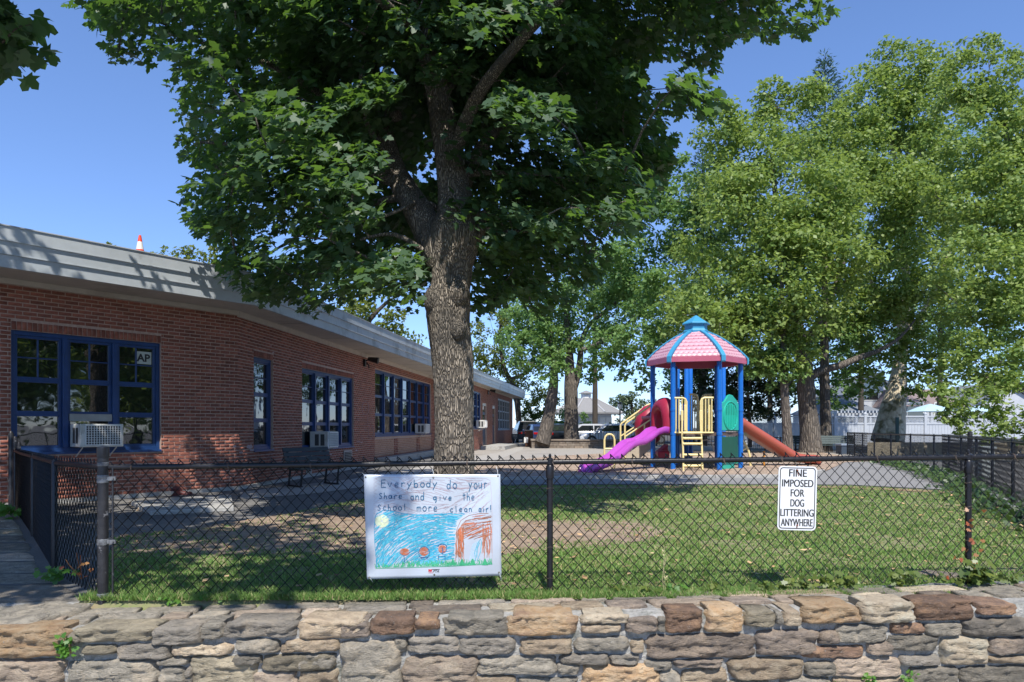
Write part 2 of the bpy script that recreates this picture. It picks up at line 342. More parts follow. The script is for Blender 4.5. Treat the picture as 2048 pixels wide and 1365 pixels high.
# ------------------------------------------------------------------ grass blades (stuff)
def nz2(p, sc, seed=0):
    return np.array([noise.noise(Vector((x*sc+seed, y*sc, seed))) for x, y in p])
def grass():
    n = 300000
    lo = np.array([-3.2, 4.3]); hi = np.array([9.4, 13.6])
    # denser near the viewer, as there the blades show
    y = lo[1]+(hi[1]-lo[1])*np.random.rand(n)**1.7; x = (np.random.rand(n)*2-1)*0.82*y
    p = np.stack([x, y], 1); p = p[in_poly(p[:, 0], p[:, 1], LAWN)]
    gx = np.arange(-4, 10.1, 0.25); gy = np.arange(4, 14.1, 0.25)
    field = np.array([[noise.noise(Vector((a*1.3, b*1.3, 3)))+0.6*noise.noise(Vector((a*4.1, b*4.1, 8))) for b in gy] for a in gx])
    fi = np.clip(((p[:, 0]+4)/0.25).astype(int), 0, len(gx)-1); fj = np.clip(((p[:, 1]-4)/0.25).astype(int), 0, len(gy)-1)
    fv = field[fi, fj]
    D = np.array(DIRT); cx, cy = D.mean(0)
    ind = in_poly(p[:, 0], p[:, 1], DIRT)
    # distance-free soft edge: jitter the test
    j = p+np.random.randn(*p.shape)*0.22; ind2 = in_poly(j[:, 0], j[:, 1], DIRT)
    keep = np.where(ind2, np.random.rand(len(p)) < np.clip(0.05+fv*0.45, 0, 1), np.random.rand(len(p)) < np.clip(0.80+fv*0.75, 0.12, 1))
    p = p[keep]; fv = fv[keep]; n = len(p)
    h = (0.010+0.020*np.random.rand(n))*(1+0.5*np.clip(fv, -1, 1)); wd = 0.0035+0.0035*np.random.rand(n)
    wd *= 0.7+p[:, 1]/9
    # the unmown fringe along the stone wall
    q = np.stack([-2.7+np.random.rand(26000)*7.6, 4.24+np.random.rand(26000)**1.5*.2], 1); q[:, 1] += (q[:, 0]+2.57)*.012
    p = np.concatenate([p, q]); h = np.concatenate([h, .02+.035*np.random.rand(len(q))]); wd = np.concatenate([wd, .003+.003*np.random.rand(len(q))]); n = len(p)
    th = np.random.rand(n)*6.28; ln = np.random.randn(n, 2)*0.5
    a = np.stack([p[:, 0]-np.cos(th)*wd, p[:, 1]-np.sin(th)*wd, np.full(n, .008)], 1)
    b = np.stack([p[:, 0]+np.cos(th)*wd, p[:, 1]+np.sin(th)*wd, np.full(n, .008)], 1)
    c = np.stack([p[:, 0]+ln[:, 0]*h, p[:, 1]+ln[:, 1]*h, .008+h], 1)
    V = np.stack([a, b, c], 1).reshape(-1, 3)
    m = leafmat('grass_blade', (0.14, 0.23, 0.055), (0.30, 0.38, 0.14), (0.28, 0.40, 0.10), 0.3, 0.6, 0.2)
    t = m.node_tree; mx = [q for q in t.nodes if q.bl_idname == 'ShaderNodeMix'][0]; gp = [q for q in t.nodes if q.bl_idname == 'ShaderNodeNewGeometry'][0]
    rp_ = _n(t, 'ShaderNodeValToRGB'); cr_ = rp_.color_ramp; cr_.elements[0].color = (0.095, 0.205, 0.04, 1); cr_.elements[1].color = (0.50, 0.42, 0.22, 1); cr_.elements[1].position = .97
    e = cr_.elements.new(.8); e.color = (0.23, 0.36, 0.105, 1); t.links.new(gp.outputs['Random Per Island'], rp_.inputs[0]); t.links.new(rp_.outputs[0], t.nodes['Principled BSDF'].inputs['Base Color'])
    o = link('grass', np_mesh('grass', V, [np.arange(3*n).reshape(n, 3)]), m); o['kind'] = 'stuff'
grass()
lip = MB(); xs_ = np.linspace(-2.7, 6.2, 60)
lip.grid([[(x, 4.2+(x+2.57)*.03, -.05+.0165*x*.5) for x in xs_], [(x, 4.27+(x+2.57)*.03, .0) for x in xs_], [(x, 4.45, .011) for x in xs_]])
tag(lip.build('lawn_edge', m_soil), kind='structure')
# ------------------------------------------------------------------ school building
m_brick = mat('brick_red', (0.34, 0.125, 0.08), (0.22, 0.075, 0.052), scale=14, rough=0.85, bump=0.3, bscale=120, rnd=0.28, c3=(0.27, 0.13, 0.10), s3=2.0, t3=0.6)
m_mort = mat('mortar', (0.52, 0.385, 0.315), (0.42, 0.295, 0.235), scale=20, rough=0.95, bump=0.2, bscale=150)
m_tan = mat('tan_brick', (0.42, 0.235, 0.15), (0.36, 0.19, 0.12), scale=12, rough=0.85, rnd=0.12, bump=0.2)
m_blue = mat('blue_paint', (0.012, 0.045, 0.15), (0.018, 0.06, 0.19), scale=5, rough=0.38, bump=0.05)
m_fasc = mat('grey_metal_fascia', (0.46, 0.50, 0.53), (0.52, 0.56, 0.59), scale=3, rough=0.42, metal=0.15, c3=(0.28, 0.3, 0.31), s3=0.9)
m_soff = mat('beige_soffit', (0.52, 0.475, 0.41), (0.58, 0.53, 0.46), scale=4, rough=0.7, c3=(0.42, 0.37, 0.31), s3=1.2)
m_roof = mat('roof_membrane', (0.2, 0.2, 0.2), (0.26, 0.26, 0.25), scale=3, rough=0.9)
m_wht = mat('white_paint', (0.72, 0.72, 0.70), (0.66, 0.66, 0.64), scale=8, rough=0.45)
m_blk = mat('black_metal', (0.014, 0.014, 0.016), (0.022, 0.022, 0.024), scale=20, rough=0.4, bump=0.05)
def glassmat():
    m = bpy.data.materials.new('window_glass'); m.use_nodes = True; t = m.node_tree; L = t.links.new
    b = t.nodes['Principled BSDF']; b.inputs['Base Color'].default_value = (0.012, 0.015, 0.014, 1)
    b.inputs['Roughness'].default_value = 0.02; b.inputs['IOR'].default_value = 2.35
    nz = _n(t, 'ShaderNodeTexNoise'); nz.inputs['Scale'].default_value = 2.2
    tc = _n(t, 'ShaderNodeTexCoord'); L(tc.outputs['Object'], nz.inputs['Vector'])
    bp = _n(t, 'ShaderNodeBump'); bp.inputs['Strength'].default_value = 0.12; bp.inputs['Distance'].default_value = 0.02
    L(nz.outputs['Fac'], bp.inputs['Height']); L(bp.outputs[0], b.inputs['Normal'])
    return m
m_glass = glassmat()
bld = thing('school_building', 'one-storey red brick school with blue window frames and grey metal roof edge', 'building', (-4.77, 11.87, 0))
bo = wloc(bld)
FL = Fr((-6.9, 9.2), (2.13, 2.67)); FL.n = (FL.u[1], -FL.u[0])
FA = Fr((-4.77, 11.87), (0.105, 1.0)); FB = Fr((-2.07, 28.0), (0.117, 1.0))
LL = math.hypot(2.13, 2.67); LA = 16.2; LB = 18.1
ZT = 3.10
CO = 0.057
def wall_mesh(name, fr, s0, s1, z0, z1, ops, m):
    ss = sorted({s0, s1, *[v for o in ops for v in o[:2] if s0 < v < s1]}); zs = sorted({z0, z1, *[v for o in ops for v in o[2:4]]})
    b = MB()
    for a, c in zip(ss[:-1], ss[1:]):
        for d, e in zip(zs[:-1], zs[1:]):
            mx, mz = (a+c)/2, (d+e)/2
            if any(o[0] < mx < o[1] and o[2] < mz < o[3] for o in ops): continue
            b.quad(fr.pt(a, 0, d), fr.pt(c, 0, d), fr.pt(c, 0, e), fr.pt(a, 0, e))
    for o in ops:
        D = -0.13; P = fr.pt
        b.quad(P(o[0], 0, o[2]), P(o[0], 0, o[3]), P(o[0], D, o[3]), P(o[0], D, o[2]))
        b.quad(P(o[1], 0, o[2]), P(o[1], D, o[2]), P(o[1], D, o[3]), P(o[1], 0, o[3]))
        b.quad(P(o[0], 0, o[3]), P(o[1], 0, o[3]), P(o[1], D, o[3]), P(o[0], D, o[3]))
        b.quad(P(o[0], 0, o[2]), P(o[0], D, o[2]), P(o[1], D, o[2]), P(o[1], 0, o[2]))
    return b.build(name, m, bld)
def brick_rects(s0, s1, z0, z1, ops, bl=0.172, sold=()):
    out = []; n = int((z1-z0)/CO)
    for i in range(n):
        za = z0+i*CO+0.0065; zb = z0+(i+1)*CO-0.0065; off = (i % 2)*bl/2
        cuts = [(o[0]-0.0, o[1]+0.0) for o in list(ops)+list(sold) if o[2] < zb-0.012 and o[3] > za+0.012]
        k = math.floor((s0-off)/bl)
        while k*bl+off < s1:
            a = max(k*bl+off+0.006, s0); b = min((k+1)*bl+off-0.006, s1); k += 1
            segs = [(a, b)]
            for c in cuts:
                ns = []
                for p, q in segs:
                    if q <= c[0] or p >= c[1]: ns.append((p, q)); continue
                    if p < c[0]: ns.append((p, c[0]-0.004))
                    if q > c[1]: ns.append((c[1]+0.004, q))
                segs = ns
            for p, q in segs:
                if q-p > 0.02: out.append((p, q, za, zb))
    for o in sold:
        n2 = int((o[1]-o[0])/0.062); w_ = (o[1]-o[0])/n2
        for i in range(n2): out.append((o[0]+i*w_+0.004, o[0]+(i+1)*w_-0.004, o[2]+0.004, o[3]-0.004))
    return out
def bricks_joined(name, fr, rects, m, proud=0.008):
    A = np.array(rects); n = len(A); pr = proud*(0.7+0.6*np.random.rand(n)); i0 = 0.0025
    u = np.array(fr.u); nn = np.array(fr.n); p0 = np.array(fr.p0)
    def P(s, o, z):
        xy = p0[None]+u[None]*s[:, None]+nn[None]*o[:, None]; return np.concatenate([xy, z[:, None]], 1)
    z0 = np.zeros(n)
    V = np.stack([P(A[:, 0], z0-.002, A[:, 2]), P(A[:, 1], z0-.002, A[:, 2]), P(A[:, 1], z0-.002, A[:, 3]), P(A[:, 0], z0-.002, A[:, 3]),
                  P(A[:, 0]+i0, pr, A[:, 2]+i0), P(A[:, 1]-i0, pr, A[:, 2]+i0), P(A[:, 1]-i0, pr, A[:, 3]-i0), P(A[:, 0]+i0, pr, A[:, 3]-i0)], 1).reshape(-1, 3)-np.array(bo)[None]
    q = np.array([[4, 5, 6, 7], [0, 1, 5, 4], [1, 2, 6, 5], [2, 3, 7, 6], [3, 0, 4, 7]])
    Fc = (np.arange(n)[:, None, None]*8+q[None]).reshape(-1, 4)
    o = link(name, np_mesh(name, V, [Fc]), m, bld); o['kind'] = 'stuff'; return o
# openings (s0,s1,z0,z1)
wl = (FL.s_at(22), FL.s_at(322), 0.70, 2.42)
OL = [wl]
w1 = (FA.s_at(507), FA.s_at(546), 0.63, 2.38); w2 = (FA.s_at(604), FA.s_at(707), 0.56, 2.36); w3 = (FA.s_at(750), FA.s_at(862), 0.80, 2.77)
pan = (w3[0], w3[1], 0.22, 0.80)
OA = [w1, w2, w3]
b1 = (FB.s_at(940), FB.s_at(962), 1.0, 2.75); d1 = (FB.s_at(965), FB.s_at(973.5), 0.2, 2.3); d2 = (FB.s_at(985), FB.s_at(990.5), 0.2, 2.25); b2 = (FB.s_at(996), FB.s_at(1020), 0.9, 2.75)
OB = [b1, d1, d2, b2]
soldL = [(wl[0], wl[1], wl[3], wl[3]+0.12)]; soldA = [(o[0], o[1], o[3], o[3]+0.114) for o in (w1, w2)]
wall_mesh('wall', FL, -4.0, LL, 0, ZT, OL, m_mort); wall_mesh('wall', FA, 0, LA, 0, ZT, OA, m_mort); wall_mesh('wall', FB, 0, LB, 0, ZT, OB, m_mort)
jg = MB(); pA = FA.pt(LA, 0, 0); pB = FB.pt(0, 0, 0)
jg.quad((pA[0], pA[1], 0), (pB[0], pB[1], 0), (pB[0], pB[1], ZT), (pA[0], pA[1], ZT)); jg.build('wall', m_brick, bld)
pe = FB.pt(LB, 0, 0); be = MB()
be.quad((pe[0], pe[1], 0), (-26, pe[1]+2, 0), (-26, pe[1]+2, ZT), (pe[0], pe[1], ZT))
pl = FL.pt(-4.0, 0, 0); be.quad((-26, pe[1]+2, 0), (-26, pl[1], 0), (-26, pl[1], ZT), (-26, pe[1]+2, ZT)); be.quad((-26, pl[1], 0), (pl[0], pl[1], 0), (pl[0], pl[1], ZT), (-26, pl[1], ZT))
be.build('wall', m_brick, bld)
rL = brick_rects(-4.0, LL, 0.06, 3.06, OL, sold=soldL); rA = brick_rects(0.0, LA, 0.06, 3.06, OA+[pan], sold=soldA); rB = brick_rects(0.0, LB, 0.06, 3.06, OB)
def pxw(fr, r):
    p = fr.pt((r[0]+r[1])/2, 0, r[2]); x = p[0]/p[1]*F+CX; y = CY-((r[2]+r[3])/2-EYE)/p[1]*F
    return x, y, (r[1]-r[0])*(r[3]-r[2])/p[1]**2
vis = [(pxw(FL, r), i) for i, r in enumerate(rL)]
vis = [(v[2], i) for v, i in vis if v[0] > 2 and v[1] < 1000 and (rL[i][1]-rL[i][0]) > 0.15 and not (30 < v[0] < 190 and v[1] > 925)]
vis.sort(reverse=True); sel = {i for _, i in vis[:300]}
bm_ = MB(); bm_.add([(-.081, .002, -.022), (.081, .002, -.022), (.081, .002, .022), (-.081, .002, .022), (-.0785, -.009, -.0195), (.0785, -.009, -.0195), (.0785, -.009, .0195), (-.0785, -.009, .0195)],
        [(4, 5, 6, 7), (0, 1, 5, 4), (1, 2, 6, 5), (2, 3, 7, 6), (3, 0, 4, 7)])
bme = bpy.data.meshes.new('brick'); bme.from_pydata(bm_.v, [], bm_.f); bme.update(); bme.materials.append(m_brick)
angL = math.atan2(FL.u[1], FL.u[0])
for i in sorted(sel):
    r = rL[i]; c = FL.pt((r[0]+r[1])/2, random.uniform(-0.0015, 0.0015), (r[2]+r[3])/2)
    o = bpy.data.objects.new('brick', bme); COL.objects.link(o); o.parent = bld; o.location = Vector(c)-bo; o.rotation_euler = (0, 0, angL)
    o.scale = ((r[1]-r[0])/0.162, 1, 1)
bricks_joined('brickwork', FL, [r for i, r in enumerate(rL) if i not in sel], m_brick)
bricks_joined('brickwork', FA, rA, m_brick); bricks_joined('brickwork', FB, rB, m_brick)
bricks_joined('tan_brickwork', FA, [r for r in brick_rects(pan[0], pan[1], pan[2], pan[3]-0.03, [(FA.s_at(788), FA.s_at(795), 0, 9), (FA.s_at(833), FA.s_at(839), 0, 9)])], m_tan, 0.004)
bricks_joined('pilaster_bricks', FA, [r for a, b in ((788, 791), (792.5, 795), (833, 835.5), (837, 839)) for r in brick_rects(FA.s_at(a), FA.s_at(b), pan[2], pan[3]-0.03, [], bl=0.3)], m_brick, 0.02)
tb = MB(); tb.fbox(FA, pan[0]-0.05, pan[1]+0.3, 0.0, 0.35, 0.0, 0.20); tb.build('plinth', m_conc, bld, bevel=0.02)
fb2 = MB(); fb2.fbox(FL, -4, LL+0.02, 0.001, 0.05, 0, 0.058); fb2.fbox(FA, -0.0, pan[0]-0.06, 0.001, 0.05, 0, 0.058); fb2.build('footing', m_conc, bld)
# doorsteps
stp = MB(); stp.fbox(FB, d1[0]-0.6, d2[1]+1.0, 0.001, 1.2, 0, 0.18); stp.fbox(FB, d2[1]+0.6, d2[1]+2.5, 1.2, 2.0, 0, 0.12); stp.build('step', m_conc, bld, bevel=0.01)

def window(fr, op, bays, cols=2, wide=0.07, frame=m_blue):
    s0, s1, z0, z1 = op; H = z1-z0; bw = (s1-s0)/bays; o0, o1 = -0.12, -0.045
    win = MB(); panes = []
    win.fbox(fr, s0, s0+0.05, o0, o1, z0, z1); win.fbox(fr, s1-0.05, s1, o0, o1, z0, z1)
    win.fbox(fr, s0+0.05, s1-0.05, o0, o1, z1-0.06, z1); win.fbox(fr, s0+0.05, s1-0.05, o0, o1-0.002, z0, z0+0.09)
    win.fbox(fr, s0+0.001, s1-0.001, o1, 0.03, z0+0.001, z0+0.035)
    for i in range(bays):
        a = s0+bw*i; b = a+bw
        if i: win.fbox(fr, a-0.035, a+0.035, o0, o1+0.02, z0+0.091, z1-0.061)
        a0 = a+(0.052 if i == 0 else 0.037); b0 = b-(0.052 if i == bays-1 else 0.037)
        t = 0.038; oo = o1-0.02; c = (a0+b0)/2
        for zz0, zz1, mun in ((z0+0.61*H, z1-0.061, True), (z0+0.335*H, z0+0.61*H, False), (z0+0.091, z0+0.335*H, False)):
            win.fbox(fr, a0, a0+t, o0+.004, oo, zz0, zz1); win.fbox(fr, b0-t, b0, o0+.004, oo, zz0, zz1)
            win.fbox(fr, a0+t, b0-t, o0+.004, oo-.001, zz0, zz0+t); win.fbox(fr, a0+t, b0-t, o0+.004, oo-.001, zz1-t, zz1)
            A0, B0, C0, C1 = a0+t, b0-t, zz0+t, zz1-t
            if mun:
                mz = (C0+C1)/2; win.fbox(fr, A0, B0, o0+.006, oo-.012, mz-.009, mz+.009)
                if cols == 2:
                    win.fbox(fr, c-.009, c+.009, o0+.006, oo-.012, C0, mz-.009); win.fbox(fr, c-.009, c+.009, o0+.006, oo-.012, mz+.009, C1)
                    panes += [(A0, c-.009, C0, mz-.009), (c+.009, B0, C0, mz-.009), (A0, c-.009, mz+.009, C1), (c+.009, B0, mz+.009, C1)]
                else: panes += [(A0, B0, C0, mz-.009), (A0, B0, mz+.009, C1)]
            else: panes.append((A0, B0, C0, C1))
    wo = win.build('window', frame, bld, bevel=0.003)
    for p in panes:
        b = MB(); b.fbox(fr, p[0]-.003, p[1]+.003, -0.105, -0.098, p[2]-.003, p[3]+.003); b.build('pane', m_glass, wo)
    return wo
window(FL, wl, 3); window(FA, w1, 1, 1); window(FA, w2, 4, 1); window(FA, w3, 7, 1); window(FB, b1, 3, 1); window(FB, b2, 5, 1, frame=mat('dark_blue_white', (0.35, 0.38, 0.42), rough=0.4))
for d in (d1, d2):
    b = MB(); b.fbox(FB, d[0]+.02, d[1]-.02, -0.12, -0.07, d[2], d[3]-0.45); do = b.build('door', mat('dark_blue_door', (0.02, 0.04, 0.08), rough=0.4), bld, bevel=0.005)
    b = MB(); b.fbox(FB, d[0]+.12, d[1]-.12, -0.069, -0.066, d[2]+1.0, d[3]-0.6); b.build('pane', m_glass, do)
    b = MB(); b.fbox(FB, d[0]+.02, d[1]-.02, -0.12, -0.07, d[3]-0.44, d[3]-.15); b.build('transom', m_glass, do)
    b = MB(); b.fbox(FB, d[0]+.0, d[1]-.0, -0.12, -0.04, d[3]-0.14, d[3]); b.build('sign_light', m_wht, do)
# vents low in the wall
for a, c in ((611, 621), (686, 702)):
    s0, s1 = FA.s_at(a), FA.s_at(c); b = MB()
    b.fbox(FA, s0, s1, 0.012, 0.03, 0.06, 0.50); vo = b.build('vent', mat('vent_frame', (0.4, 0.36, 0.33), rough=0.6), bld)
    b = MB(); b.fbox(FA, s0+.04, s1-.04, 0.031, 0.033, 0.10, 0.46); b.build('vent_core', mat('vent_dark', (0.03, 0.028, 0.027), rough=0.9), vo)
    b = MB()
    for i in range(9): b.fbox(FA, s0+.04, s1-.04, 0.034, 0.05, 0.11+i*.04, 0.122+i*.04)
    b.build('louvre', mat('vent_frame', (0.4, 0.36, 0.33)), vo)
# roof edge: outline of fascia (outer), soffit, fascia boards
fc = [(-6.28-0.798*4.2, 8.37-4.2), (-4.16, 11.03), (-5.71+.1405*46.6+0.02, 46.75), (-27, 49.5)]
C0 = fc[0]; FF1 = Fr(fc[0], (fc[1][0]-fc[0][0], fc[1][1]-fc[0][1])); FF2 = Fr(fc[1], (fc[2][0]-fc[1][0], fc[2][1]-fc[1][1])); FF3 = Fr(fc[2], (fc[3][0]-fc[2][0], fc[3][1]-fc[2][1]))
L1 = math.dist(fc[0], fc[1]); L2 = math.dist(fc[1], fc[2]); L3 = math.dist(fc[2], fc[3])
sf = MB(); sf.prism([fc[0], fc[1], fc[2], fc[3], (-27, fc[0][1])], ZT+0.004, ZT+0.03); sf.build('soffit', m_soff, bld)
rf = MB(); rf.prism([fc[0], fc[1], fc[2], fc[3], (-27, fc[0][1])], ZT+0.42, ZT+0.45); rf.build('roof', m_roof, bld)
def mitre(d, z0, z1, name, m, inner=0.03):
    """board running round the two visible roof edges, d = how far it stands proud"""
    b = MB()
    def off(i, dd):
        if i == 0: return FF1.pt(0, dd, 0)[:2]
        if i == 3: return FF3.pt(L3, dd, 0)[:2]
        A, B = (FF1, FF2) if i == 1 else (FF2, FF3); p = fc[i]
        nx, ny = A.n[0]+B.n[0], A.n[1]+B.n[1]; l2 = nx*nx+ny*ny; k = 2*dd/l2
        return (p[0]+nx*k, p[1]+ny*k)
    for i in range(3):
        a, c = off(i, -inner), off(i+1, -inner); a2, c2 = off(i, d), off(i+1, d)
        b.hexa([(a2[0], a2[1], z0), (c2[0], c2[1], z0), (c[0], c[1], z0), (a[0], a[1], z0), (a2[0], a2[1], z1), (c2[0], c2[1], z1), (c[0], c[1], z1), (a[0], a[1], z1)])
    return b.build(name, m, bld)
zf = ZT-0.045
mitre(0.015, zf, zf+0.17, 'fascia_board', m_fasc); mitre(0.035, zf+0.171, zf+0.335, 'fascia_board', m_fasc); mitre(0.055, zf+0.336, zf+0.50, 'fascia_board', m_fasc)
mitre(0.042, zf+0.158, zf+0.17, 'fascia_ledge', m_fasc); mitre(0.062, zf+0.322, zf+0.334, 'fascia_ledge', m_fasc); mitre(0.07, zf+0.501, zf+0.515, 'roof_edge', m_fasc, 0.12)
# frieze between brick and soffit
fz = MB(); fz.fbox(FL, -4, LL+.0, 0.0, 0.05, 3.03, ZT+.003); fz.fbox(FA, -.02, LA, 0.0, 0.051, 3.0, ZT+.003); fz.fbox(FB, 0, LB, 0, 0.05, 3.0, ZT+.003); fz.build('frieze', m_soff, bld, bevel=0.004)
# soffit joints
jt = MB()
for i in range(1, 16):
    s = i*2.2; p = FF2.pt(s, -0.02, ZT); jt.fbox(FF2, s, s+0.012, -1.2, -0.03, ZT+.0, ZT+.005)
jt.build('soffit_joint', mat('joint', (0.3, 0.27, 0.23), rough=0.9), bld)
fj = MB()
for i in range(1, 12): fj.fbox(FF2, i*3.0, i*3.0+.012, 0.05, 0.0575, zf+.34, zf+.5); fj.fbox(FF2, i*3.0+1.5, i*3.0+1.512, 0.03, 0.0375, zf+.175, zf+.32)
fj.build('fascia_seam', mat('seam', (0.2, 0.21, 0.22), rough=0.6), bld)
# chalk drawings on the brick
m_chalk = mat('chalk', (0.55, 0.45, 0.45), (0.3, 0.2, 0.19), scale=120, rough=1)
m_chalk2 = mat('chalk_faint', (0.33, 0.23, 0.22), (0.2, 0.1, 0.09), scale=90, rough=1)
def ribbon(b, pts, wd, f):
    """flat stroke through 2D points, f maps (u,v)->3D"""
    n = len(pts)
    if n < 2: return
    L_, R_ = [], []
    for i, p in enumerate(pts):
        a = pts[max(i-1, 0)]; c = pts[min(i+1, n-1)]; dx, dy = c[0]-a[0], c[1]-a[1]; l = math.hypot(dx, dy) or 1
        nx, ny = -dy/l*wd/2, dx/l*wd/2; L_.append(f(p[0]+nx, p[1]+ny)); R_.append(f(p[0]-nx, p[1]-ny))
    for i in range(n-1): b.quad(L_[i], R_[i], R_[i+1], L_[i+1])
def onwall(fr):
    def g(px, py):
        s = fr.s_at(px); y = fr.y_at(px); return fr.pt(s, 0.0125, Z(py, y))
    return g
def ell(cx, cy, rx, ry, a0=0, a1=6.283, n=20): return [(cx+rx*math.cos(a0+(a1-a0)*i/n), cy+ry*math.sin(a0+(a1-a0)*i/n)) for i in range(n+1)]
b = MB(); g = onwall(FL)
ribbon(b, [(374, 822), (369, 805), (370, 790), (376, 785), (381, 792), (383, 797), (386, 790), (392, 790), (394, 800), (388, 812), (378, 820), (372, 825)], 0.9, g)
for _ in range(26):
    x0 = random.gauss(372, 12); y0 = random.gauss(886, 7); a = random.uniform(0, 3.1); l = random.uniform(4, 13)
    ribbon(b, [(x0, y0), (x0+l*math.cos(a), y0+l*math.sin(a)*0.8)], 1.0, g)
for _ in range(14):
    x0 = random.uniform(345, 470); y0 = random.uniform(860, 925); l = random.uniform(2, 6); a = random.uniform(0, 3.1)
    ribbon(b, [(x0, y0), (x0+l*math.cos(a), y0+l*math.sin(a)), (x0+l*1.6*math.cos(a+.4), y0+l*math.sin(a+.6))], 2.0, g)
b.build('chalk_drawing', m_chalk2, bld, kind='stuff')
b = MB(); g = onwall(FA)
ribbon(b, ell(730, 817, 7, 13), 1.8, g); ribbon(b, [(727, 817), (733, 817)], 1, g); ribbon(b, [(730, 813), (730, 822)], 1, g)
ribbon(b, ell(741, 864, 5, 14), 1.2, g); ribbon(b, ell(741, 858, 2, 3), .8, g); ribbon(b, [(733, 830), (735, 842), (732, 852)], 1, g)
for _ in range(16):
    x0 = random.uniform(715, 745); y0 = random.uniform(830, 895); ribbon(b, ell(x0, y0, random.uniform(1, 4), random.uniform(2, 5), 0, random.uniform(2, 5), 8), 0.8, g)
b.build('chalk_drawing', m_chalk2, bld, kind='stuff')
b = MB()
for (x0, y0, rx, ry) in ((498, 893, 5, 5), (503, 900, 4, 3), (480, 905, 3, 2), (468, 893, 3, 3), (655, 903, 3, 2), (716, 884, 3, 1.5), (722, 885, 2, 1.5), (712, 901, 2, 2), (658, 909, 5, 1.5), (545, 705, 1.5, 2), (541, 692, 1, 1)):
    ribbon(b, [(x0-rx, y0), (x0, y0+ry*.3), (x0+rx, y0-ry*.2)], ry*1.5, g)
b.build('paint_spot', m_chalk, bld, kind='stuff')

# ------------------------------------------------------------------ things on and at the building
# air conditioners (local: x along wall, -y outward, z up)
m_ac = mat('ac_metal', (0.56, 0.56, 0.53), (0.62, 0.62, 0.59), scale=6, rough=0.4, c3=(0.45, 0.44, 0.40), s3=4)
m_acd = mat('ac_core', (0.04, 0.042, 0.045), (0.07, 0.07, 0.07), scale=60, rough=0.7)
def make_ac():
    t = thing('window_air_conditioner', 'x', 'air conditioner')
    b = MB(); b.box(-.32, .32, -.42, .0, 0, .37); b.build('casing', m_ac, t, bevel=0.012, local=True)
    b = MB(); b.box(-.24, .27, -.424, -.421, .04, .34); b.build('coil', m_acd, t, local=True)
    b = MB()
    for i in range(14): b.box(-.24+.51*i/13-.004, -.24+.51*i/13+.004, -.44, -.425, .04, .34)
    for i in range(9): b.box(-.245, .275, -.437, -.428, .04+.3*i/8-.004, .04+.3*i/8+.004)
    b.build('grille', m_wht, t, local=True)
    b = MB(); b.box(-.25, -.24, -.44, -.42, .03, .35); b.box(.27, .28, -.44, -.42, .03, .35); b.box(-.25, .28, -.441, -.42, .342, .352); b.box(-.25, .28, -.441, -.42, .028, .038); b.build('grille_frame', m_wht, t, local=True)
    for sx in (-1, 1):
        b = MB()
        for i in range(2): b.box(sx*.3205-.003, sx*.3205+.003, -.34+i*.13, -.25+i*.13, .06, .31)
        b.build('louvre', m_acd, t, local=True)
    b = MB(); b.hexa([(-.3, -.30, -.012), (.3, -.30, -.012), (.3, 0.02, -.16), (-.3, 0.02, -.16), (-.3, -.30, 0), (.3, -.30, 0), (.3, .02, 0), (-.3, .02, 0)]); 
    b2_ = MB()
    for sx in (-.25, .25): b2_.tube([(sx, -.32, -.01), (sx, .03, -.2)], 0.01, 6)
    b2_.build('bracket', m_ac, t, local=True)
    return t
ac = make_ac()
def put_ac(o, fr, px, z, out, label, sc=1.0):
    s = fr.s_at(px); o.location = fr.pt(s, out, z); o.rotation_euler = (0, 0, math.atan2(fr.u[1], fr.u[0])); o.scale = (sc, sc, sc); o['label'] = label; o['group'] = 'window air conditioners of the school'
spots = [(FL, 186, 0.80, 'large white air conditioner in the three-bay window above the corner fence post', 0.9), (FA, 634, 0.62, 'white air conditioner in the four-bay window above the dark bench', 1.0),
         (FA, 836, 0.86, 'air conditioner with open bracket in the long seven-bay window left of the big trunk', 0.95), (FB, 956, 1.05, 'small air conditioner on the far wing just right of the big trunk', 1.0)]
for i, (fr, px, z, lb, sc) in enumerate(spots):
    o = ac if i == 0 else copy_thing(ac); put_ac(o, fr, px, z, -0.04, lb, sc)
# side panels filling the sash round the nearest unit
b = MB(); sA = FL.s_at(141); sB = FL.s_at(226); b.fbox(FL, sA, sB, -0.06, -0.035, 1.175, 1.28)
o = b.build('filler_panel', mat('grey_panel', (0.28, 0.28, 0.27), (0.33, 0.33, 0.32), rough=0.5)); tag(o, 'grey filler board above the nearest air conditioner in the blue window', 'filler board')
# AP notice in the window
t = thing('window_notice', 'white paper notice with black letters AP in the upper pane', 'notice', FL.pt(FL.s_at(293), -0.09, 2.2))
b = MB(); s0, s1 = FL.s_at(276.5), FL.s_at(308); yz = FL.y_at(292); z0, z1 = Z(728, yz), Z(703, yz)
b.fbox(FL, s0, s1, -0.0965, -0.0945, z0, z1); b.build('paper', mat('paper', (0.5, 0.55, 0.5), rough=0.8), t)
V, Fc = text_polys('AP', 0.17, 0.006); b = MB(); sc_ = (s0+s1)/2
b.add([FL.pt(sc_+x*0.95, -0.093, (z0+z1)/2-0.055+y*0.95) for x, y, _ in V], Fc); b.build('lettering', m_blk, t)
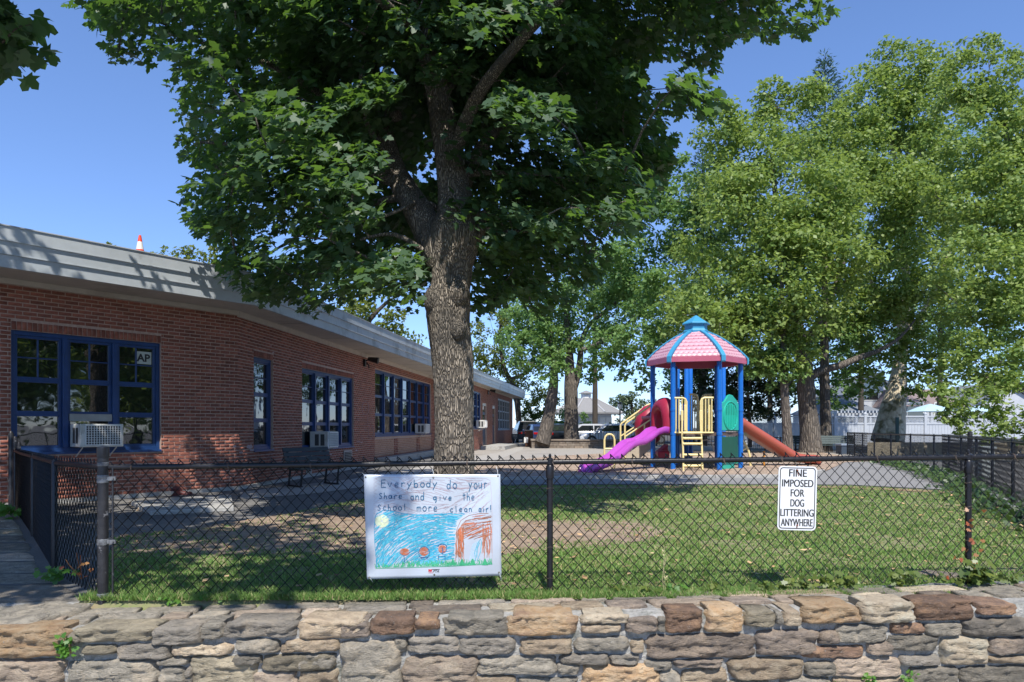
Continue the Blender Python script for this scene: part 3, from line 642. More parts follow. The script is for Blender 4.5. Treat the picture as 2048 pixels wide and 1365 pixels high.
# security lights
def floodlight(loc, rz, label):
    t = thing('security_light', label, 'security light', loc, rz, 'security lights under the eaves')
    b = MB(); b.box(-.07, .07, -.05, 0, -.16, .04); b.build('mount', m_blk, t, bevel=.01, local=True)
    b = MB(); b.tube([(0, -.05, 0), (0, -.16, .04)], .02, 8); b.build('arm', m_blk, t, local=True)
    b = MB(); b.tube([(0.0, -.12, .05), (0.02, -.40, .0)], [.05, .09], 12); b.build('lamp_head', m_blk, t, smooth=True, local=True)
    b = MB(); b.tube([(0, -.08, -.06), (0, -.14, -.13), (0, -.14, -.2)], .018, 6); b.build('sensor', m_blk, t, local=True)
angA = math.atan2(FA.u[1], FA.u[0])
floodlight(FA.pt(FA.s_at(727), 0.012, Z(722, FA.y_at(727))), angA, 'black security light on the brick between the two larger windows')
floodlight(FB.pt(FB.s_at(975), 0.012, Z(783, FB.y_at(975))), angA, 'black security light under the eave of the far wing')
# traffic cone on the roof
yc = 9.9; t = thing('traffic_cone', 'orange traffic cone with white band standing on the roof edge', 'traffic cone', (X(280, yc)-.0, yc, ZT+.45))
m_or = mat('cone_orange', (0.75, 0.06, 0.02), rough=0.5); c = (X(280, yc), yc, 0)
zc0 = ZT+.45; zt = Z(471, yc)
b = MB(); b.box(c[0]-.09, c[0]+.09, yc-.09, yc+.09, zc0, zc0+.02); b.build('base', m_or, t)
h = zt-zc0-.02
def conepart(n, a, b_, m):
    q = MB(); r = lambda f: 0.068*(1-f)+0.016*f
    q.lathe((c[0], yc, zc0+.02), [(r(a), h*a), (r(b_), h*b_)], 20); q.build(n, m, t, smooth=True)
conepart('lower_cone', 0, .3, m_or); conepart('reflective_band', .3, .68, m_wht); conepart('upper_cone', .68, 1, m_or)
# red standpipe on the wall
yb = FL.y_at(352); p = FL.pt(FL.s_at(352), 0.01, Z(985, FL.y_at(352))); t = thing('standpipe_inlet', 'dark red twin fire department connection low on the corner brick wall', 'fire inlet', p)
m_sp = mat('faded_red_metal', (0.16, 0.035, 0.03), (0.1, 0.03, 0.03), scale=12, rough=0.5); q = FL.pt
s_ = FL.s_at(352)
b = MB(); b.tube([q(s_, 0.0, p[2]), q(s_, .1, p[2])], .06, 14); b.build('body', m_sp, t, smooth=True)
for d in (-1, 1):
    b = MB(); b.tube([q(s_, .08, p[2]), q(s_+d*.1, .2, p[2]-.03)], [.045, .04], 12); b.tube([q(s_+d*.1, .2, p[2]-.03), q(s_+d*.125, .235, p[2]-.04)], .052, 12); b.build('inlet', m_sp, t, smooth=True)
b = MB(); b.tube([q(s_, 0.001, p[2]), q(s_, .012, p[2])], .1, 16); b.build('wall_plate', m_sp, t)
# benches
def make_bench(m_s, name='park_bench', wdt=1.15):
    t = thing(name, 'x', 'bench'); s = wdt/2
    for i in range(4): b = MB(); b.box(-s, s, -.05-.085*i-.075, -.05-.085*i, .30, .325); b.build('seat_slat', m_s, t, bevel=.005, local=True)
    for i in range(4):
        z = .36+i*.085; b = MB(); y = .0+.03*i; b.hexa([(-s, y-.02, z), (s, y-.02, z), (s, y+.003, z), (-s, y+.003, z), (-s, y+.005, z+.075), (s, y+.005, z+.075), (s, y+.028, z+.075), (-s, y+.028, z+.075)]); b.build('back_slat', m_s, t, bevel=.004, local=True)
    for sx in (-.8, .8):
        b = MB(); x = sx*s; b.tube([(x, .05, 0), (x, 0, .3), (x, .03, .42), (x, .12, .69)], .02, 8); b.tube([(x, -.32, 0), (x, -.36, .3), (x, 0, .295)], .02, 8); b.tube([(x, -.36, .0), (x, .08, .0)], .018, 8); b.build('leg', m_blk, t, local=True)
    return t
m_bd = mat('bench_black', (0.02, 0.027, 0.026), (0.03, 0.035, 0.035), scale=9, rough=0.5)
m_bg = mat('bench_green', (0.035, 0.06, 0.06), (0.05, 0.075, 0.075), scale=9, rough=0.5)
bn = make_bench(m_bd, wdt=1.0); yb = 12.75; bn.location = (X(618, yb), yb, 0.02); bn.rotation_euler = (0, 0, R(52)); bn['label'] = 'dark slatted bench against the brick wall below the air conditioner'
bn2 = make_bench(m_bg, wdt=1.5)
for i, (px, y, rz, lb) in enumerate(((1618, 29.5, 4, 'green bench in front of the thick trunk right of the brown slide'), (1672, 29.0, -6, 'green bench at the start of the black fence, right of its pair'))):
    o = bn2 if i == 0 else copy_thing(bn2); o.location = (X(px, y), y, 0); o.rotation_euler = (0, 0, R(rz)); o['label'] = lb; o['group'] = 'green benches behind the playground'; o.scale = (1, 1, 1.05)
bn3 = copy_thing(bn, (X(1040, 40), 40, 0), R(5), 'small dark bench by the far end of the school wing')
# ------------------------------------------------------------------ chain-link fences
m_fence = mat('black_vinyl', (0.006, 0.006, 0.007), (0.011, 0.011, 0.012), scale=30, rough=0.3, bump=0.05, spec=0.35)
m_pipe = mat('black_pipe', (0.009, 0.0095, 0.012), (0.015, 0.015, 0.019), scale=12, rough=0.36, bump=0.08, bscale=60, c3=(0.10, 0.09, 0.085), s3=26, t3=0.68, spec=0.4)
m_pipew = mat('worn_pipe', (0.014, 0.014, 0.017), (0.03, 0.03, 0.034), scale=14, rough=0.45, bump=0.1, c3=(0.3, 0.3, 0.31), s3=16, t3=0.6)
m_galv = mat('galvanised', (0.25, 0.26, 0.27), (0.08, 0.08, 0.085), scale=18, rough=0.45, metal=0.4)
m_wire = mat('wire_wrap', (0.16, 0.11, 0.08), (0.05, 0.045, 0.04), scale=40, rough=0.6)
def mesh_wires(P, L_, zt, zb, parent, w_=0.072, h_=0.078, r=0.0033, n=4, top=0.035):
    """woven diamonds along path P(s)->(x,y); zt(s),zb(s) heights; each wire zigzags upright and hooks round the next"""
    b = MB(); half = w_/2; N = int(L_/half)
    for i in range(N):
        s0 = i*half; a = zt(s0)+top; pts = []; j = 0; z = a
        zb_ = zb(s0)-0.01
        while z > zb_:
            s = s0+half*((i+j) % 2); x, y = P(s); side = 0.002 if (i+j) % 2 else -0.002
            nx, ny = P.n if hasattr(P, 'n') else (0, 1)
            pts.append((x, y+side, z)); j += 1; z = a-j*h_/2
        # knuckled tip
        if pts:
            d = 1 if (i % 2) else -1
            if i % 2 == 0: pass
            b.tube(pts, r, n, cap=False)
        if i % 2 == 1:
            x, y = P(s0+half); x2, y2 = P(s0+half-0.012)
            b.tube([(x, y, a), (x2, y2-.008, a+.012), (x2, y2-.014, a-.004)], r*1.15, n)
    return b.build('wire_mesh', m_fence, parent)
def line_path(pts):
    segs = []; acc = 0
    for a, c in zip(pts[:-1], pts[1:]):
        l = math.dist(a, c); segs.append((acc, l, a, c)); acc += l
    def P(s):
        for s0, l, a, c in segs:
            if s <= s0+l or (s0, l, a, c) == segs[-1]:
                t = (s-s0)/l; return (a[0]+(c[0]-a[0])*t, a[1]+(c[1]-a[1])*t)
    return P, acc
# front fence
FX0 = X(206, 4.28); FY0 = 4.28
def FY(x): return FY0+(x-FX0)*0.0455
def FZ(x): return 0.834+(x-FX0)*0.0093
ff = thing('chain_link_fence', 'low black chain-link fence along the top of the stone wall, hung with two signs', 'fence', (FX0, FY0, 0))
FXE = 4.6
Pf = lambda s: (FX0+0.045+s, FY(FX0+0.045+s))
mesh_wires(Pf, FXE-FX0-0.05, lambda s: FZ(FX0+s), lambda s: FZ(FX0+s)-0.845, ff)
b = MB(); b.tube([(FX0+.02, FY(FX0)+.012, FZ(FX0)), (FXE, FY(FXE)+.012, FZ(FXE))], 0.0175, 14)
for x in (FX0+1.35, FX0+3.3, 1.9): b.tube([(x, FY(x)+.012, FZ(x)), (x+.1, FY(x+.1)+.012, FZ(x+.1))], 0.0195, 14)
b.build('top_rail', m_pipe, ff, smooth=True)
b = MB(); x, y = FX0, FY0; z1 = Z(898, FY0)
b.lathe((x, y, 0), [(.031, -.12), (.031, z1-.0)], 20); b.build('corner_post', m_pipew, ff, smooth=True)
b = MB(); b.lathe((x, y, 0), [(.035, z1-.055), (.036, z1), (.034, z1+.012), (.0, z1+.02)], 20); b.build('post_cap', m_pipe, ff, smooth=True)
b = MB()
for z in (FZ(x)+.02, FZ(x)-.06, FZ(x)-.085, FZ(x)-.46, FZ(x)-.475, FZ(x)-.80): b.lathe((x, y, 0), [(.033, z-.012), (.0345, z-.008), (.0345, z+.008), (.033, z+.012)], 20)
for z in (FZ(x)-.07, FZ(x)-.465, FZ(x)-.81):
    b.box(x+.03, x+.085, y-.012, y-.004, z-.012, z+.012); b.tube([(x+.07, y-.025, z), (x+.07, y+.015, z)], .007, 6)
b.build('tension_band', m_galv, ff, kind='stuff')
b = MB(); b.box(x+.056, x+.066, y-.003, y+.003, FZ(x)-.84, FZ(x)+.0); b.build('tension_bar', m_pipew, ff)
for px in (1101, 1940, 2760):
    yy = 4.36 if px == 1101 else (4.53 if px == 1940 else 4.66); x = X(px, yy); yy = FY(x)+.012
    b = MB(); b.lathe((x, yy, 0), [(.0195, -.1), (.0195, FZ(x)-.022)], 18)
    b.lathe((x, yy, 0), [(.0255, FZ(x)-.105), (.0265, FZ(x)-.10), (.0265, FZ(x)-.03), (.02, FZ(x)-.02)], 18); b.build('post', m_pipe, ff, smooth=True)
    b = MB(); b.lathe((x, yy, FZ(x)), [(.012, -.025), (.024, -.015), (.024, .015), (.014, .026), (.008, .03), (.010, .042), (.006, .052), (.0, .055)], 14); b.build('loop_cap', m_pipe, ff, smooth=True)
b = MB()
for x in list(np.arange(FX0+.25, FXE, .52)):
    x += random.uniform(-.08, .08); yy = FY(x)+.012; z = FZ(x)
    for k in range(2):
        xx = x+k*.006; b.tube([(xx+.0195*0, yy+math.cos(a)*.020, z+math.sin(a)*.020) for a in [j*math.pi/5 for j in range(11)]], .0016, 4)
    b.tube([(x, yy-.02, z), (x+.012, yy-.03, z-.028)], .0016, 4)
for px, yy in ((1101, 4.36), (1940, 4.53)):
    x = X(px, yy); yq = FY(x)+.012
    for z in (FZ(x)-.17, FZ(x)-.33, FZ(x)-.55, FZ(x)-.75): b.tube([(x+math.cos(a)*.0215, yq+math.sin(a)*.0215, z+.004*math.sin(3*a)) for a in [j*math.pi/6 for j in range(13)]], .0018, 4)
b.build('tie_wire', m_wire, ff, kind='stuff')
# left fence going back to the school
LP = [(FX0, FY0), (X(109, 5.1), 5.1), (X(66, 6.8), 6.8), (X(30, 9.0), 9.0)]
lf = thing('chain_link_fence', 'black chain-link fence running back from the corner post towards the school window', 'fence', (FX0, FY0+.05, 0))
P_, L_ = line_path(LP)
zl = lambda s: 0.834-0.012*min(s, 5)
mesh_wires(lambda s: P_(s+.04), L_-.1, lambda s: zl(s), lambda s: zl(s)-.85, lf, n=4, r=.0026)
b = MB(); b.tube([(p[0], p[1], zl(s)) for s, p in ((s, P_(s)) for s in np.linspace(0.02, L_, 24))], .0175, 10); b.build('top_rail', m_pipe, lf, smooth=True)
acc = 0
for a, c in zip(LP[:-1], LP[1:]):
    acc += math.dist(a, c); b = MB(); b.lathe((c[0], c[1], 0), [(.021, -.1), (.021, zl(acc)+.01), (.01, zl(acc)+.03)], 14); b.build('post', m_pipe, lf, smooth=True)
b = MB()
for (px, yy, r, zt_) in ((22, 9.2, .032, 1.0), (30, 9.2, .03, .93), (38, 9.1, .022, .86)): b.lathe((X(px, yy), yy, 0), [(r, -.1), (r, zt_), (r*.5, zt_+.03)], 14)
b.build('gate_post', m_pipew, lf, smooth=True)
b = MB(); b.box(X(6, 9.4), X(15, 9.4), 9.38, 9.44, -.05, 0.88); b.build('gate_edge', m_blk, lf)
# right fence coming forward
RP = [(X(1695, 27), 27), (X(1735, 22.8), 22.8), (X(1884, 16.4), 16.4), (8.2, 12), (6.3, 8.4), (FXE, FY(FXE))]
rfn = thing('chain_link_fence', 'long black chain-link fence at the right running forward from the big trunks', 'fence', (6.3, 8.4, 0))
P_, L_ = line_path(RP); zr = lambda s: 0.86+0.05*(s/L_)
mesh_wires(P_, L_-.1, zr, lambda s: zr(s)-.84, rfn, n=3, r=.003, top=.03)
b = MB(); b.tube([(P_(s)[0], P_(s)[1]+.01, zr(s)) for s in np.linspace(0, L_, 60)], .0175, 8); b.build('top_rail', m_pipe, rfn, smooth=True)
for s in np.arange(0, L_, 1.75):
    x, y = P_(s); b = MB(); b.lathe((x, y+.01, 0), [(.022, -.05), (.022, zr(s)+.01), (.008, zr(s)+.04)], 10); b.build('post', m_pipe, rfn, smooth=True)
# tall post where the fence turns
b = MB(); yy = 15.0; b.lathe((X(1940, yy), yy, 0), [(.05, 0), (.05, 0.98), (.02, 1.0)], 12); b.build('tall_post', m_pipew, rfn, smooth=True)
# back fence behind the benches, thin rails
bf = thing('metal_fence', 'thin black metal fence across the back behind the brown slide', 'fence', (X(1600, 31), 31, 0))
b = MB(); xs = (X(1500, 31), X(1700, 28)); b.tube([(xs[0], 31, .62), (X(1690, 29), 29, .62)], .02, 6); b.tube([(xs[0], 31, .1), (X(1690, 29), 29, .1)], .02, 6); b.build('rail', m_blk, bf)
for i in range(7):
    f = i/6; x = xs[0]+(X(1690, 29)-xs[0])*f; y = 31-2*f; b = MB(); b.tube([(x, y, 0), (x, y, .66)], .025, 6); b.build('post', m_blk, bf)
b = MB()
for i in range(48):
    f = i/47; x = xs[0]+(X(1690, 29)-xs[0])*f; y = 31-2*f; b.tube([(x, y, .1), (x, y, .62)], .006, 4, cap=False)
b.build('picket', m_blk, bf)['kind'] = 'stuff'

# ------------------------------------------------------------------ dog sign
yS = 4.40
def Sg(px, py, d=0.0):
    y = FY(X(px, yS))-0.022-d; return (X(px, y), y, Z(py, y))
ds = thing('warning_sign', 'white metal sign reading FINE IMPOSED FOR DOG LITTERING ANYWHERE wired to the fence', 'sign', Sg(1594, 997))
c0 = (1594.5, 997.0); tilt = R(1.4)
def sgp(u, v, d=0.0):  # u,v in px from the centre, upright sign frame
    x = c0[0]+u*math.cos(tilt)-v*math.sin(tilt); y = c0[1]+u*math.sin(tilt)*1.0+v*math.cos(tilt)
    return Sg(x, y, d)
def rrect(hw, hh, r, n=6):
    P = []
    for cx, cy, a in ((hw-r, hh-r, 0), (-hw+r, hh-r, 90), (-hw+r, -hh+r, 180), (hw-r, -hh+r, 270)):
        P += [(cx+r*math.cos(R(a+90*i/n)), cy+r*math.sin(R(a+90*i/n))) for i in range(n+1)]
    return P
m_sign = mat('sign_white', (0.74, 0.76, 0.78), (0.70, 0.72, 0.75), scale=5, rough=0.35, c3=(0.62, 0.6, 0.56), s3=9, t3=0.62)
m_ink = mat('sign_black', (0.015, 0.015, 0.017), rough=0.5)
b = MB(); o_ = rrect(38.5, 64, 8); b.extr([sgp(u, v, 0.0) for u, v in o_], (0, 0.003, 0)); b.build('plate', m_sign, ds)
b = MB(); oo, ii = rrect(35.8, 61.3, 6.5), rrect(34.0, 59.5, 5)
for i in range(len(oo)): j = (i+1) % len(oo); b.quad(sgp(*oo[i], .0006), sgp(*oo[j], .0006), sgp(*ii[j], .0006), sgp(*ii[i], .0006))
b.build('border', m_ink, ds)
b = MB()
for txt, yc_, wpx in (('FINE', 946.5, 35), ('IMPOSED', 967, 62), ('FOR', 986.5, 27), ('DOG', 1006.5, 27), ('LITTERING', 1026, 66), ('ANYWHERE', 1045.5, 63)):
    V, Fc = text_polys(txt, 1, 0.0); V = np.array(V); mn, mx_ = V.min(0), V.max(0); 
    k = wpx/(mx_[0]-mn[0]); kh = 14.6/(mx_[1]-mn[1])
    for du, dd in ((-.45, .0008), (0, .001), (.45, .0012)): b.add([sgp((v[0]-(mn[0]+mx_[0])/2)*k+0.3+du, (yc_-997)-(v[1]-(mn[1]+mx_[1])/2)*kh, dd) for v in V], Fc)
b.build('lettering', m_ink, ds)
m_rust = mat('rust', (0.22, 0.07, 0.03), (0.12, 0.04, 0.02), scale=60, rough=0.8)
for u, v in ((-1, -56), (1, 54)):
    p = sgp(u, v, 0.001); b = MB(); b.tube([(p[0], p[1]+.012, p[2]), (p[0], p[1]-.005, p[2])], .0055, 10); b.build('bolt', m_rust, ds)
b = MB(); ribbon(b, [(-1, -55), (0, -50), (2, -44)], 1.6, lambda u, v: sgp(u, v, .001)); ribbon(b, [(1, 55), (0.5, 60)], 2.4, lambda u, v: sgp(u, v, .001)); b.build('rust_stain', m_rust, ds)
b = MB(); p = sgp(-1, -56, 0); b.tube([(p[0], p[1]-.004, p[2]), (p[0]-.003, p[1]+.02, p[2]+.04), (p[0], p[1]+.04, FZ(p[0])+.02)], .002, 5); b.build('wire', m_wire, ds)

# ------------------------------------------------------------------ children's banner
yB = 4.36
bn_ = thing('banner', "white vinyl banner with a child's blue crayon drawing tied to the fence", 'banner', (X(865, yB), yB-.03, Z(1055, yB)))
TL, TR, BR, BL = (727.7, 949.5), (1000.5, 949), (1003, 1152), (734, 1159)
def bmap(u, v, d=0.0):
    """u,v in crop pixels (1706x1365 enlargement of 700..1050 x 900..1180)"""
    px = 700+u/4.874; py = 900+v/4.874
    fu = (px-727)/275; fv = (py-949)/208
    y = FY(X(px, yB))-0.024-0.014*math.sin(fu*7+fv*2.2)*math.sin(max(0, min(1, fv))*3.0)-0.006*math.sin((fu+fv)*16)*math.exp(-6*min(fu+fv, 1.2))-.005*math.sin((1-fu+fv)*15)*math.exp(-5*min(1.2, max(0, 1-fu+fv)))-0.004*math.sin(fu*19+fv*11)-d-0.006*abs(math.sin(fv*3.14))
    return (X(px, y), y, Z(py, y))
m_van = mat('banner_vinyl', (0.48, 0.53, 0.60), (0.44, 0.49, 0.56), scale=3, rough=0.22, spec=0.6, bump=0.05, bscale=5)
cTL, cTR, cBR, cBL = [((p[0]-700)*4.874, (p[1]-900)*4.874) for p in (TL, TR, BR, BL)]
rows = []
NX, NZ = 44, 34
for j in range(NZ+1):
    fv = j/NZ; row = []
    for i in range(NX+1):
        fu = i/NX; a = (cTL[0]*(1-fu)+cTR[0]*fu, cTL[1]*(1-fu)+cTR[1]*fu); c = (cBL[0]*(1-fu)+cBR[0]*fu, cBL[1]*(1-fu)+cBR[1]*fu)
        row.append(bmap(a[0]*(1-fv)+c[0]*fv, a[1]*(1-fv)+c[1]*fv, 0.0))
    rows.append(row)
b = MB(); b.grid(rows); o = b.build('vinyl_sheet', m_van, bn_, smooth='all'); sm = o.modifiers.new('thickness', 'SOLIDIFY'); sm.thickness = 0.0015; sm.offset = 0
def cray(name, c, r=0.6): return mat(name, c, tuple(min(1, v*1.25+.02) for v in c), scale=60, rough=r)
m_cb = cray('crayon_blue', (0.02, 0.26, 0.42)); m_cb2 = cray('crayon_teal', (0.06, 0.36, 0.48)); m_br = cray('crayon_brown', (0.26, 0.11, 0.06)); m_br2 = cray('crayon_mauve', (0.36, 0.27, 0.29)); m_or2 = cray('crayon_orange', (0.45, 0.12, 0.04))
m_gr = cray('crayon_green', (0.03, 0.33, 0.15)); m_ye = cray('crayon_yellow', (0.5, 0.56, 0.38)); m_in = cray('crayon_navy', (0.02, 0.08, 0.20)); m_tx = cray('crayon_writing', (0.01, 0.10, 0.20), .9); m_rd = cray('logo_red', (0.4, 0.02, 0.03))
DD = 0.0016
def stroke_obj(name, strokes, m, d=DD):
    b = MB()
    for pts, wd in strokes:
        q = []
        for a, c in zip(pts[:-1], pts[1:]):
            n = max(1, int(math.dist(a, c)/26)); q += [(a[0]+(c[0]-a[0])*i/n, a[1]+(c[1]-a[1])*i/n) for i in range(n)]
        q.append(pts[-1]); ribbon(b, q, wd, lambda u, v: bmap(u, v, d))
    return b.build(name, m, bn_, kind='stuff')
rnd = random.Random(5)
def curve_pt(x0, y0, ang, l, bend):
    P = []; a = ang
    n = 6
    for i in range(n+1): P.append((x0, y0)); x0 += l/n*math.cos(a); y0 += l/n*math.sin(a); a += bend/n
    return P
sky1, sky2 = [], []
POLY_SKY = [(260, 610), (400, 590), (480, 625), (700, 632), (1000, 615), (1150, 612), (1060, 680), (1030, 800), (1020, 1060), (960, 1075), (900, 1110), (700, 1125), (500, 1110), (350, 1150), (255, 1150), (238, 900), (236, 660)]
for k in range(1300):
    x = rnd.uniform(235, 1120); y = rnd.uniform(595, 1150)
    if not in_poly([x], [y], POLY_SKY)[0]: continue
    if (x-310)**2/75**2+(y-695)**2/70**2 < 1: continue
    if min(math.hypot(x-533, y-995), math.hypot(x-722, y-1000), math.hypot(x-900, y-965)) < 48: continue
    # scribble direction bends round: steep at lower left, flat at upper right
    f = max(0, min(1, (x-250)/450)); g_ = max(0, min(1, (y-620)/480)); ang = -(1.25*(1-f)*(0.4+0.6*g_)+0.22*f+0.35*g_*f)
    if x > 800: ang = -0.1-0.35*g_+0.25*((x-800)/250)
    ang += rnd.gauss(0, .1); l = rnd.uniform(60, 130)
    P = curve_pt(x-l/2*math.cos(ang), y-l/2*math.sin(ang), ang, l, rnd.uniform(-.1, .35))
    P = [p for p in P if in_poly([p[0]], [p[1]], POLY_SKY)[0]]
    if len(P) > 2: (sky1 if rnd.random() < .6 else sky2).append((P, rnd.uniform(3.5, 8)))
stroke_obj('crayon_sky', sky1, m_cb, DD); stroke_obj('crayon_sky', sky2, m_cb2, DD+.0003)
stroke_obj('crayon_outline', [([(268, 612), (246, 650), (236, 760), (240, 900), (252, 1020), (262, 1140)], 5), ([(410, 600), (440, 640), (430, 740), (350, 900), (300, 1060)], 6), ([(262, 625), (330, 585), (420, 600), (520, 622), (640, 634), (820, 632), (1000, 620)], 7)], m_cb, DD+.0004)
bgS = []
for k in range(150):
    x = rnd.uniform(250, 1340); y = rnd.uniform(275, 600); ang = -0.25+0.5*math.sin(x/190+y/120)+rnd.gauss(0, .08)
    if x < 560 and y < 420: ang = 0.5+rnd.gauss(0, .1)-math.pi*0.5*0
    l = rnd.uniform(90, 220); P = curve_pt(x-l/2*math.cos(ang), y-l/2*math.sin(ang), ang, l, rnd.uniform(-.3, .3)); P = [p for p in P if 245 < p[0] < 1375 and 268 < p[1] < 612]
    if len(P) > 2: bgS.append((P, rnd.uniform(1.6, 3.2)))
sc = [(268, 275)]; y = 275
while y < 600:
    sc += [(235+rnd.uniform(-4, 4), y+10), (232, y+26), (262, y+36)]; y += 40
bgS.append((sc, 2.4)); x = 270; wv = []
while x < 1240: wv += [(x, 612+10*math.sin(x/40)), (x+18, 624+6*math.sin(x/33))]; x += 40
bgS.append((wv, 2.2)); bgS.append(([(1330, 280), (1366, 300), (1378, 420), (1384, 600), (1390, 900), (1386, 1105)], 2.6)); bgS.append(([(265, 272), (600, 266), (1000, 270), (1335, 280)], 2))
stroke_obj('crayon_background', bgS, m_br2, DD)
arch = []
for k in range(230):
    t_ = rnd.random()
    if rnd.random() < .42:   # left leg
        x = rnd.uniform(1028, 1108); y = rnd.uniform(720, 1020); a = 1.5+rnd.gauss(0, .08); l = rnd.uniform(60, 150)
    elif rnd.random() < .4:
        x = rnd.uniform(1292, 1382); y = rnd.uniform(740, 1020); a = 1.55+rnd.gauss(0, .07); l = rnd.uniform(60, 140)
    else:
        x = rnd.uniform(1095, 1370); y = rnd.uniform(640, 850); a = -.15+rnd.gauss(0, .06)-0.25*(y > 740); l = rnd.uniform(60, 150)
    P = curve_pt(x-l/2*math.cos(a), y-l/2*math.sin(a), a, l, rnd.uniform(-.15, .15))
    P = [p for p in P if 1026 < p[0] < 1388 and p[1] > 625+max(0, (1180-p[0]))**1.25*.35 and p[1] < 1095 and not (1115 < p[0] < 1285 and p[1] > 905-(p[0]-1115)*.3)]
    if len(P) > 2: arch.append((P, rnd.uniform(3, 6)))
h_ = len(arch)//3
stroke_obj('crayon_arch', arch[h_:]+[([(1030, 1085), (1034, 900), (1040, 780), (1080, 690), (1160, 640), (1260, 622), (1350, 620)], 5)], m_br, DD); stroke_obj('crayon_arch', arch[:h_], m_or2, DD+.0003)
pb_ = [([(1140+i*9, 1080), (1150+i*11, 980-i*6), (1175+i*9, 930-i*5)], 4) for i in range(9)]
stroke_obj('crayon_door', pb_[3:], cray('crayon_pale_blue', (0.35, 0.55, 0.72)), DD)
stroke_obj('crayon_door', [([(1225, 1085), (1215, 1000), (1245, 910), (1275, 870), (1283, 900), (1270, 1000), (1240, 1085)], 6), ([(1235, 1050), (1240, 960), (1262, 905)], 9)], m_cb2, DD+.0005)
sun_ = [(ell(310, 695, 64-i*8, 60-i*8, 0.2*i, 6.1+.2*i), 8) for i in range(7)]; stroke_obj('crayon_sun', sun_, m_ye, DD+.0002)
gr = []
for k in range(260):
    x = rnd.uniform(250, 1385); base = 1150-(x-250)*.028; hgt = rnd.uniform(15, 60) if x > 480 else rnd.uniform(10, 45)
    gr.append(([(x, base), (x+rnd.uniform(-22, 22), base-hgt)], rnd.uniform(3, 6)))
for cx_ in (1005, 1095, 1200, 1320): gr += [([(cx_-30+i*3.2, 1125), (cx_-2+i*0.8, 1060+i*2)], 5) for i in range(18)]
gr.append(([(248, 1158), (600, 1148), (1000, 1135), (1390, 1112)], 5)); stroke_obj('crayon_grass', gr, m_gr, DD+.0006)
red, nav = [], []
for cx_, cy_, rx, ry in ((533, 995, 44, 32), (722, 992, 42, 40), (900, 968, 38, 36)):
    for i in range(7): (red if cx_ != 900 or i > 3 else red).append((ell(cx_, cy_, rx-i*6, ry-i*5, .3*i, 5.9+.3*i), 4.0))
nav += [(ell(722, 1005, 52, 62), 5), (ell(900, 945, 42, 26, 3.1, 6.4), 9), ([(525, 1030), (535, 1098)], 7), ([(552, 1060), (560, 1098)], 5), ([(862, 1035), (860, 1075)], 6), ([(925, 1030), (928, 1075)], 6), ([(900, 950), (905, 1020)], 8), ([(690, 1050), (760, 1045)], 10), ([(855, 1035), (930, 1042)], 6)]
nav += [(ell(900, 968, 42, 38, -.5, 2), 5), (ell(533, 995, 48, 34, 0, 3), 3)]
stroke_obj('crayon_figure', red, m_or2, DD+.0008); stroke_obj('crayon_figure', nav, m_in, DD+.0011)
# handwriting: each glyph = strokes in a unit cell, y down, 0 = top of x-height letters' ascender, 1 = baseline
O = lambda cx_, cy_, rx, ry, a0=0, a1=6.4, n=12: [(cx_+rx*math.cos(a0+(a1-a0)*i/n), cy_+ry*math.sin(a0+(a1-a0)*i/n)) for i in range(n+1)]
GL = {'E': [[(.85, .02), (.1, .05), (.05, 1), (.95, .97)], [(.07, .5), (.75, .46)]], 'v': [[(.05, .45), (.4, 1), (.8, .42)]], 'e': [[(.1, .72), (.8, .66), (.7, .45), (.35, .42), (.1, .7), (.25, .97), (.8, .93)]],
      'r': [[(.2, .42), (.22, 1)], [(.22, .62), (.5, .42), (.85, .48)]], 'y': [[(.05, .42), (.4, .85)], [(.85, .38), (.4, .9), (.1, 1.35)]], 'b': [[(.12, 0), (.14, 1)], O(.48, .74, .34, .27)],
      'o': [O(.5, .7, .4, .29)], 'd': [O(.42, .72, .34, .27), [(.8, 0), (.78, 1)]], 'u': [[(.1, .42), (.12, .85), (.35, 1), (.7, .85), (.78, .42)], [(.78, .42), (.8, 1)]],
      'S': [[(.85, .22), (.5, .1), (.18, .3), (.45, .52), (.75, .7), (.6, .96), (.1, .9)]], 'h': [[(.12, 0), (.14, 1)], [(.14, .6), (.45, .45), (.7, .6), (.75, 1)]], 'a': [O(.42, .72, .33, .26), [(.78, .45), (.8, 1)]],
      'n': [[(.12, .42), (.15, 1)], [(.14, .6), (.45, .42), (.72, .58), (.76, 1)]], 'g': [O(.42, .68, .33, .25), [(.76, .42), (.74, 1.2), (.5, 1.4)]], 'i': [[(.45, .48), (.45, 1)], [(.42, .2), (.48, .24)]],
      't': [[(.45, .08), (.48, 1)], [(.1, .38), (.85, .36)]], 'c': [[(.85, .5), (.45, .42), (.14, .72), (.4, .99), (.88, .93)]], 'l': [[(.4, 0), (.45, 1)]],
      'm': [[(.05, .42), (.08, 1)], [(.08, .6), (.28, .42), (.46, .6), (.48, 1)], [(.48, .6), (.7, .42), (.9, .6), (.92, 1)]], 'M': [[(.05, .45), (.08, 1)], [(.08, .55), (.28, .38), (.46, .6), (.48, 1)], [(.48, .6), (.7, .38), (.9, .6), (.92, 1)]], '!': [[(.5, 0), (.48, .7)], [(.46, .92), (.5, .97)]]}
wr = []
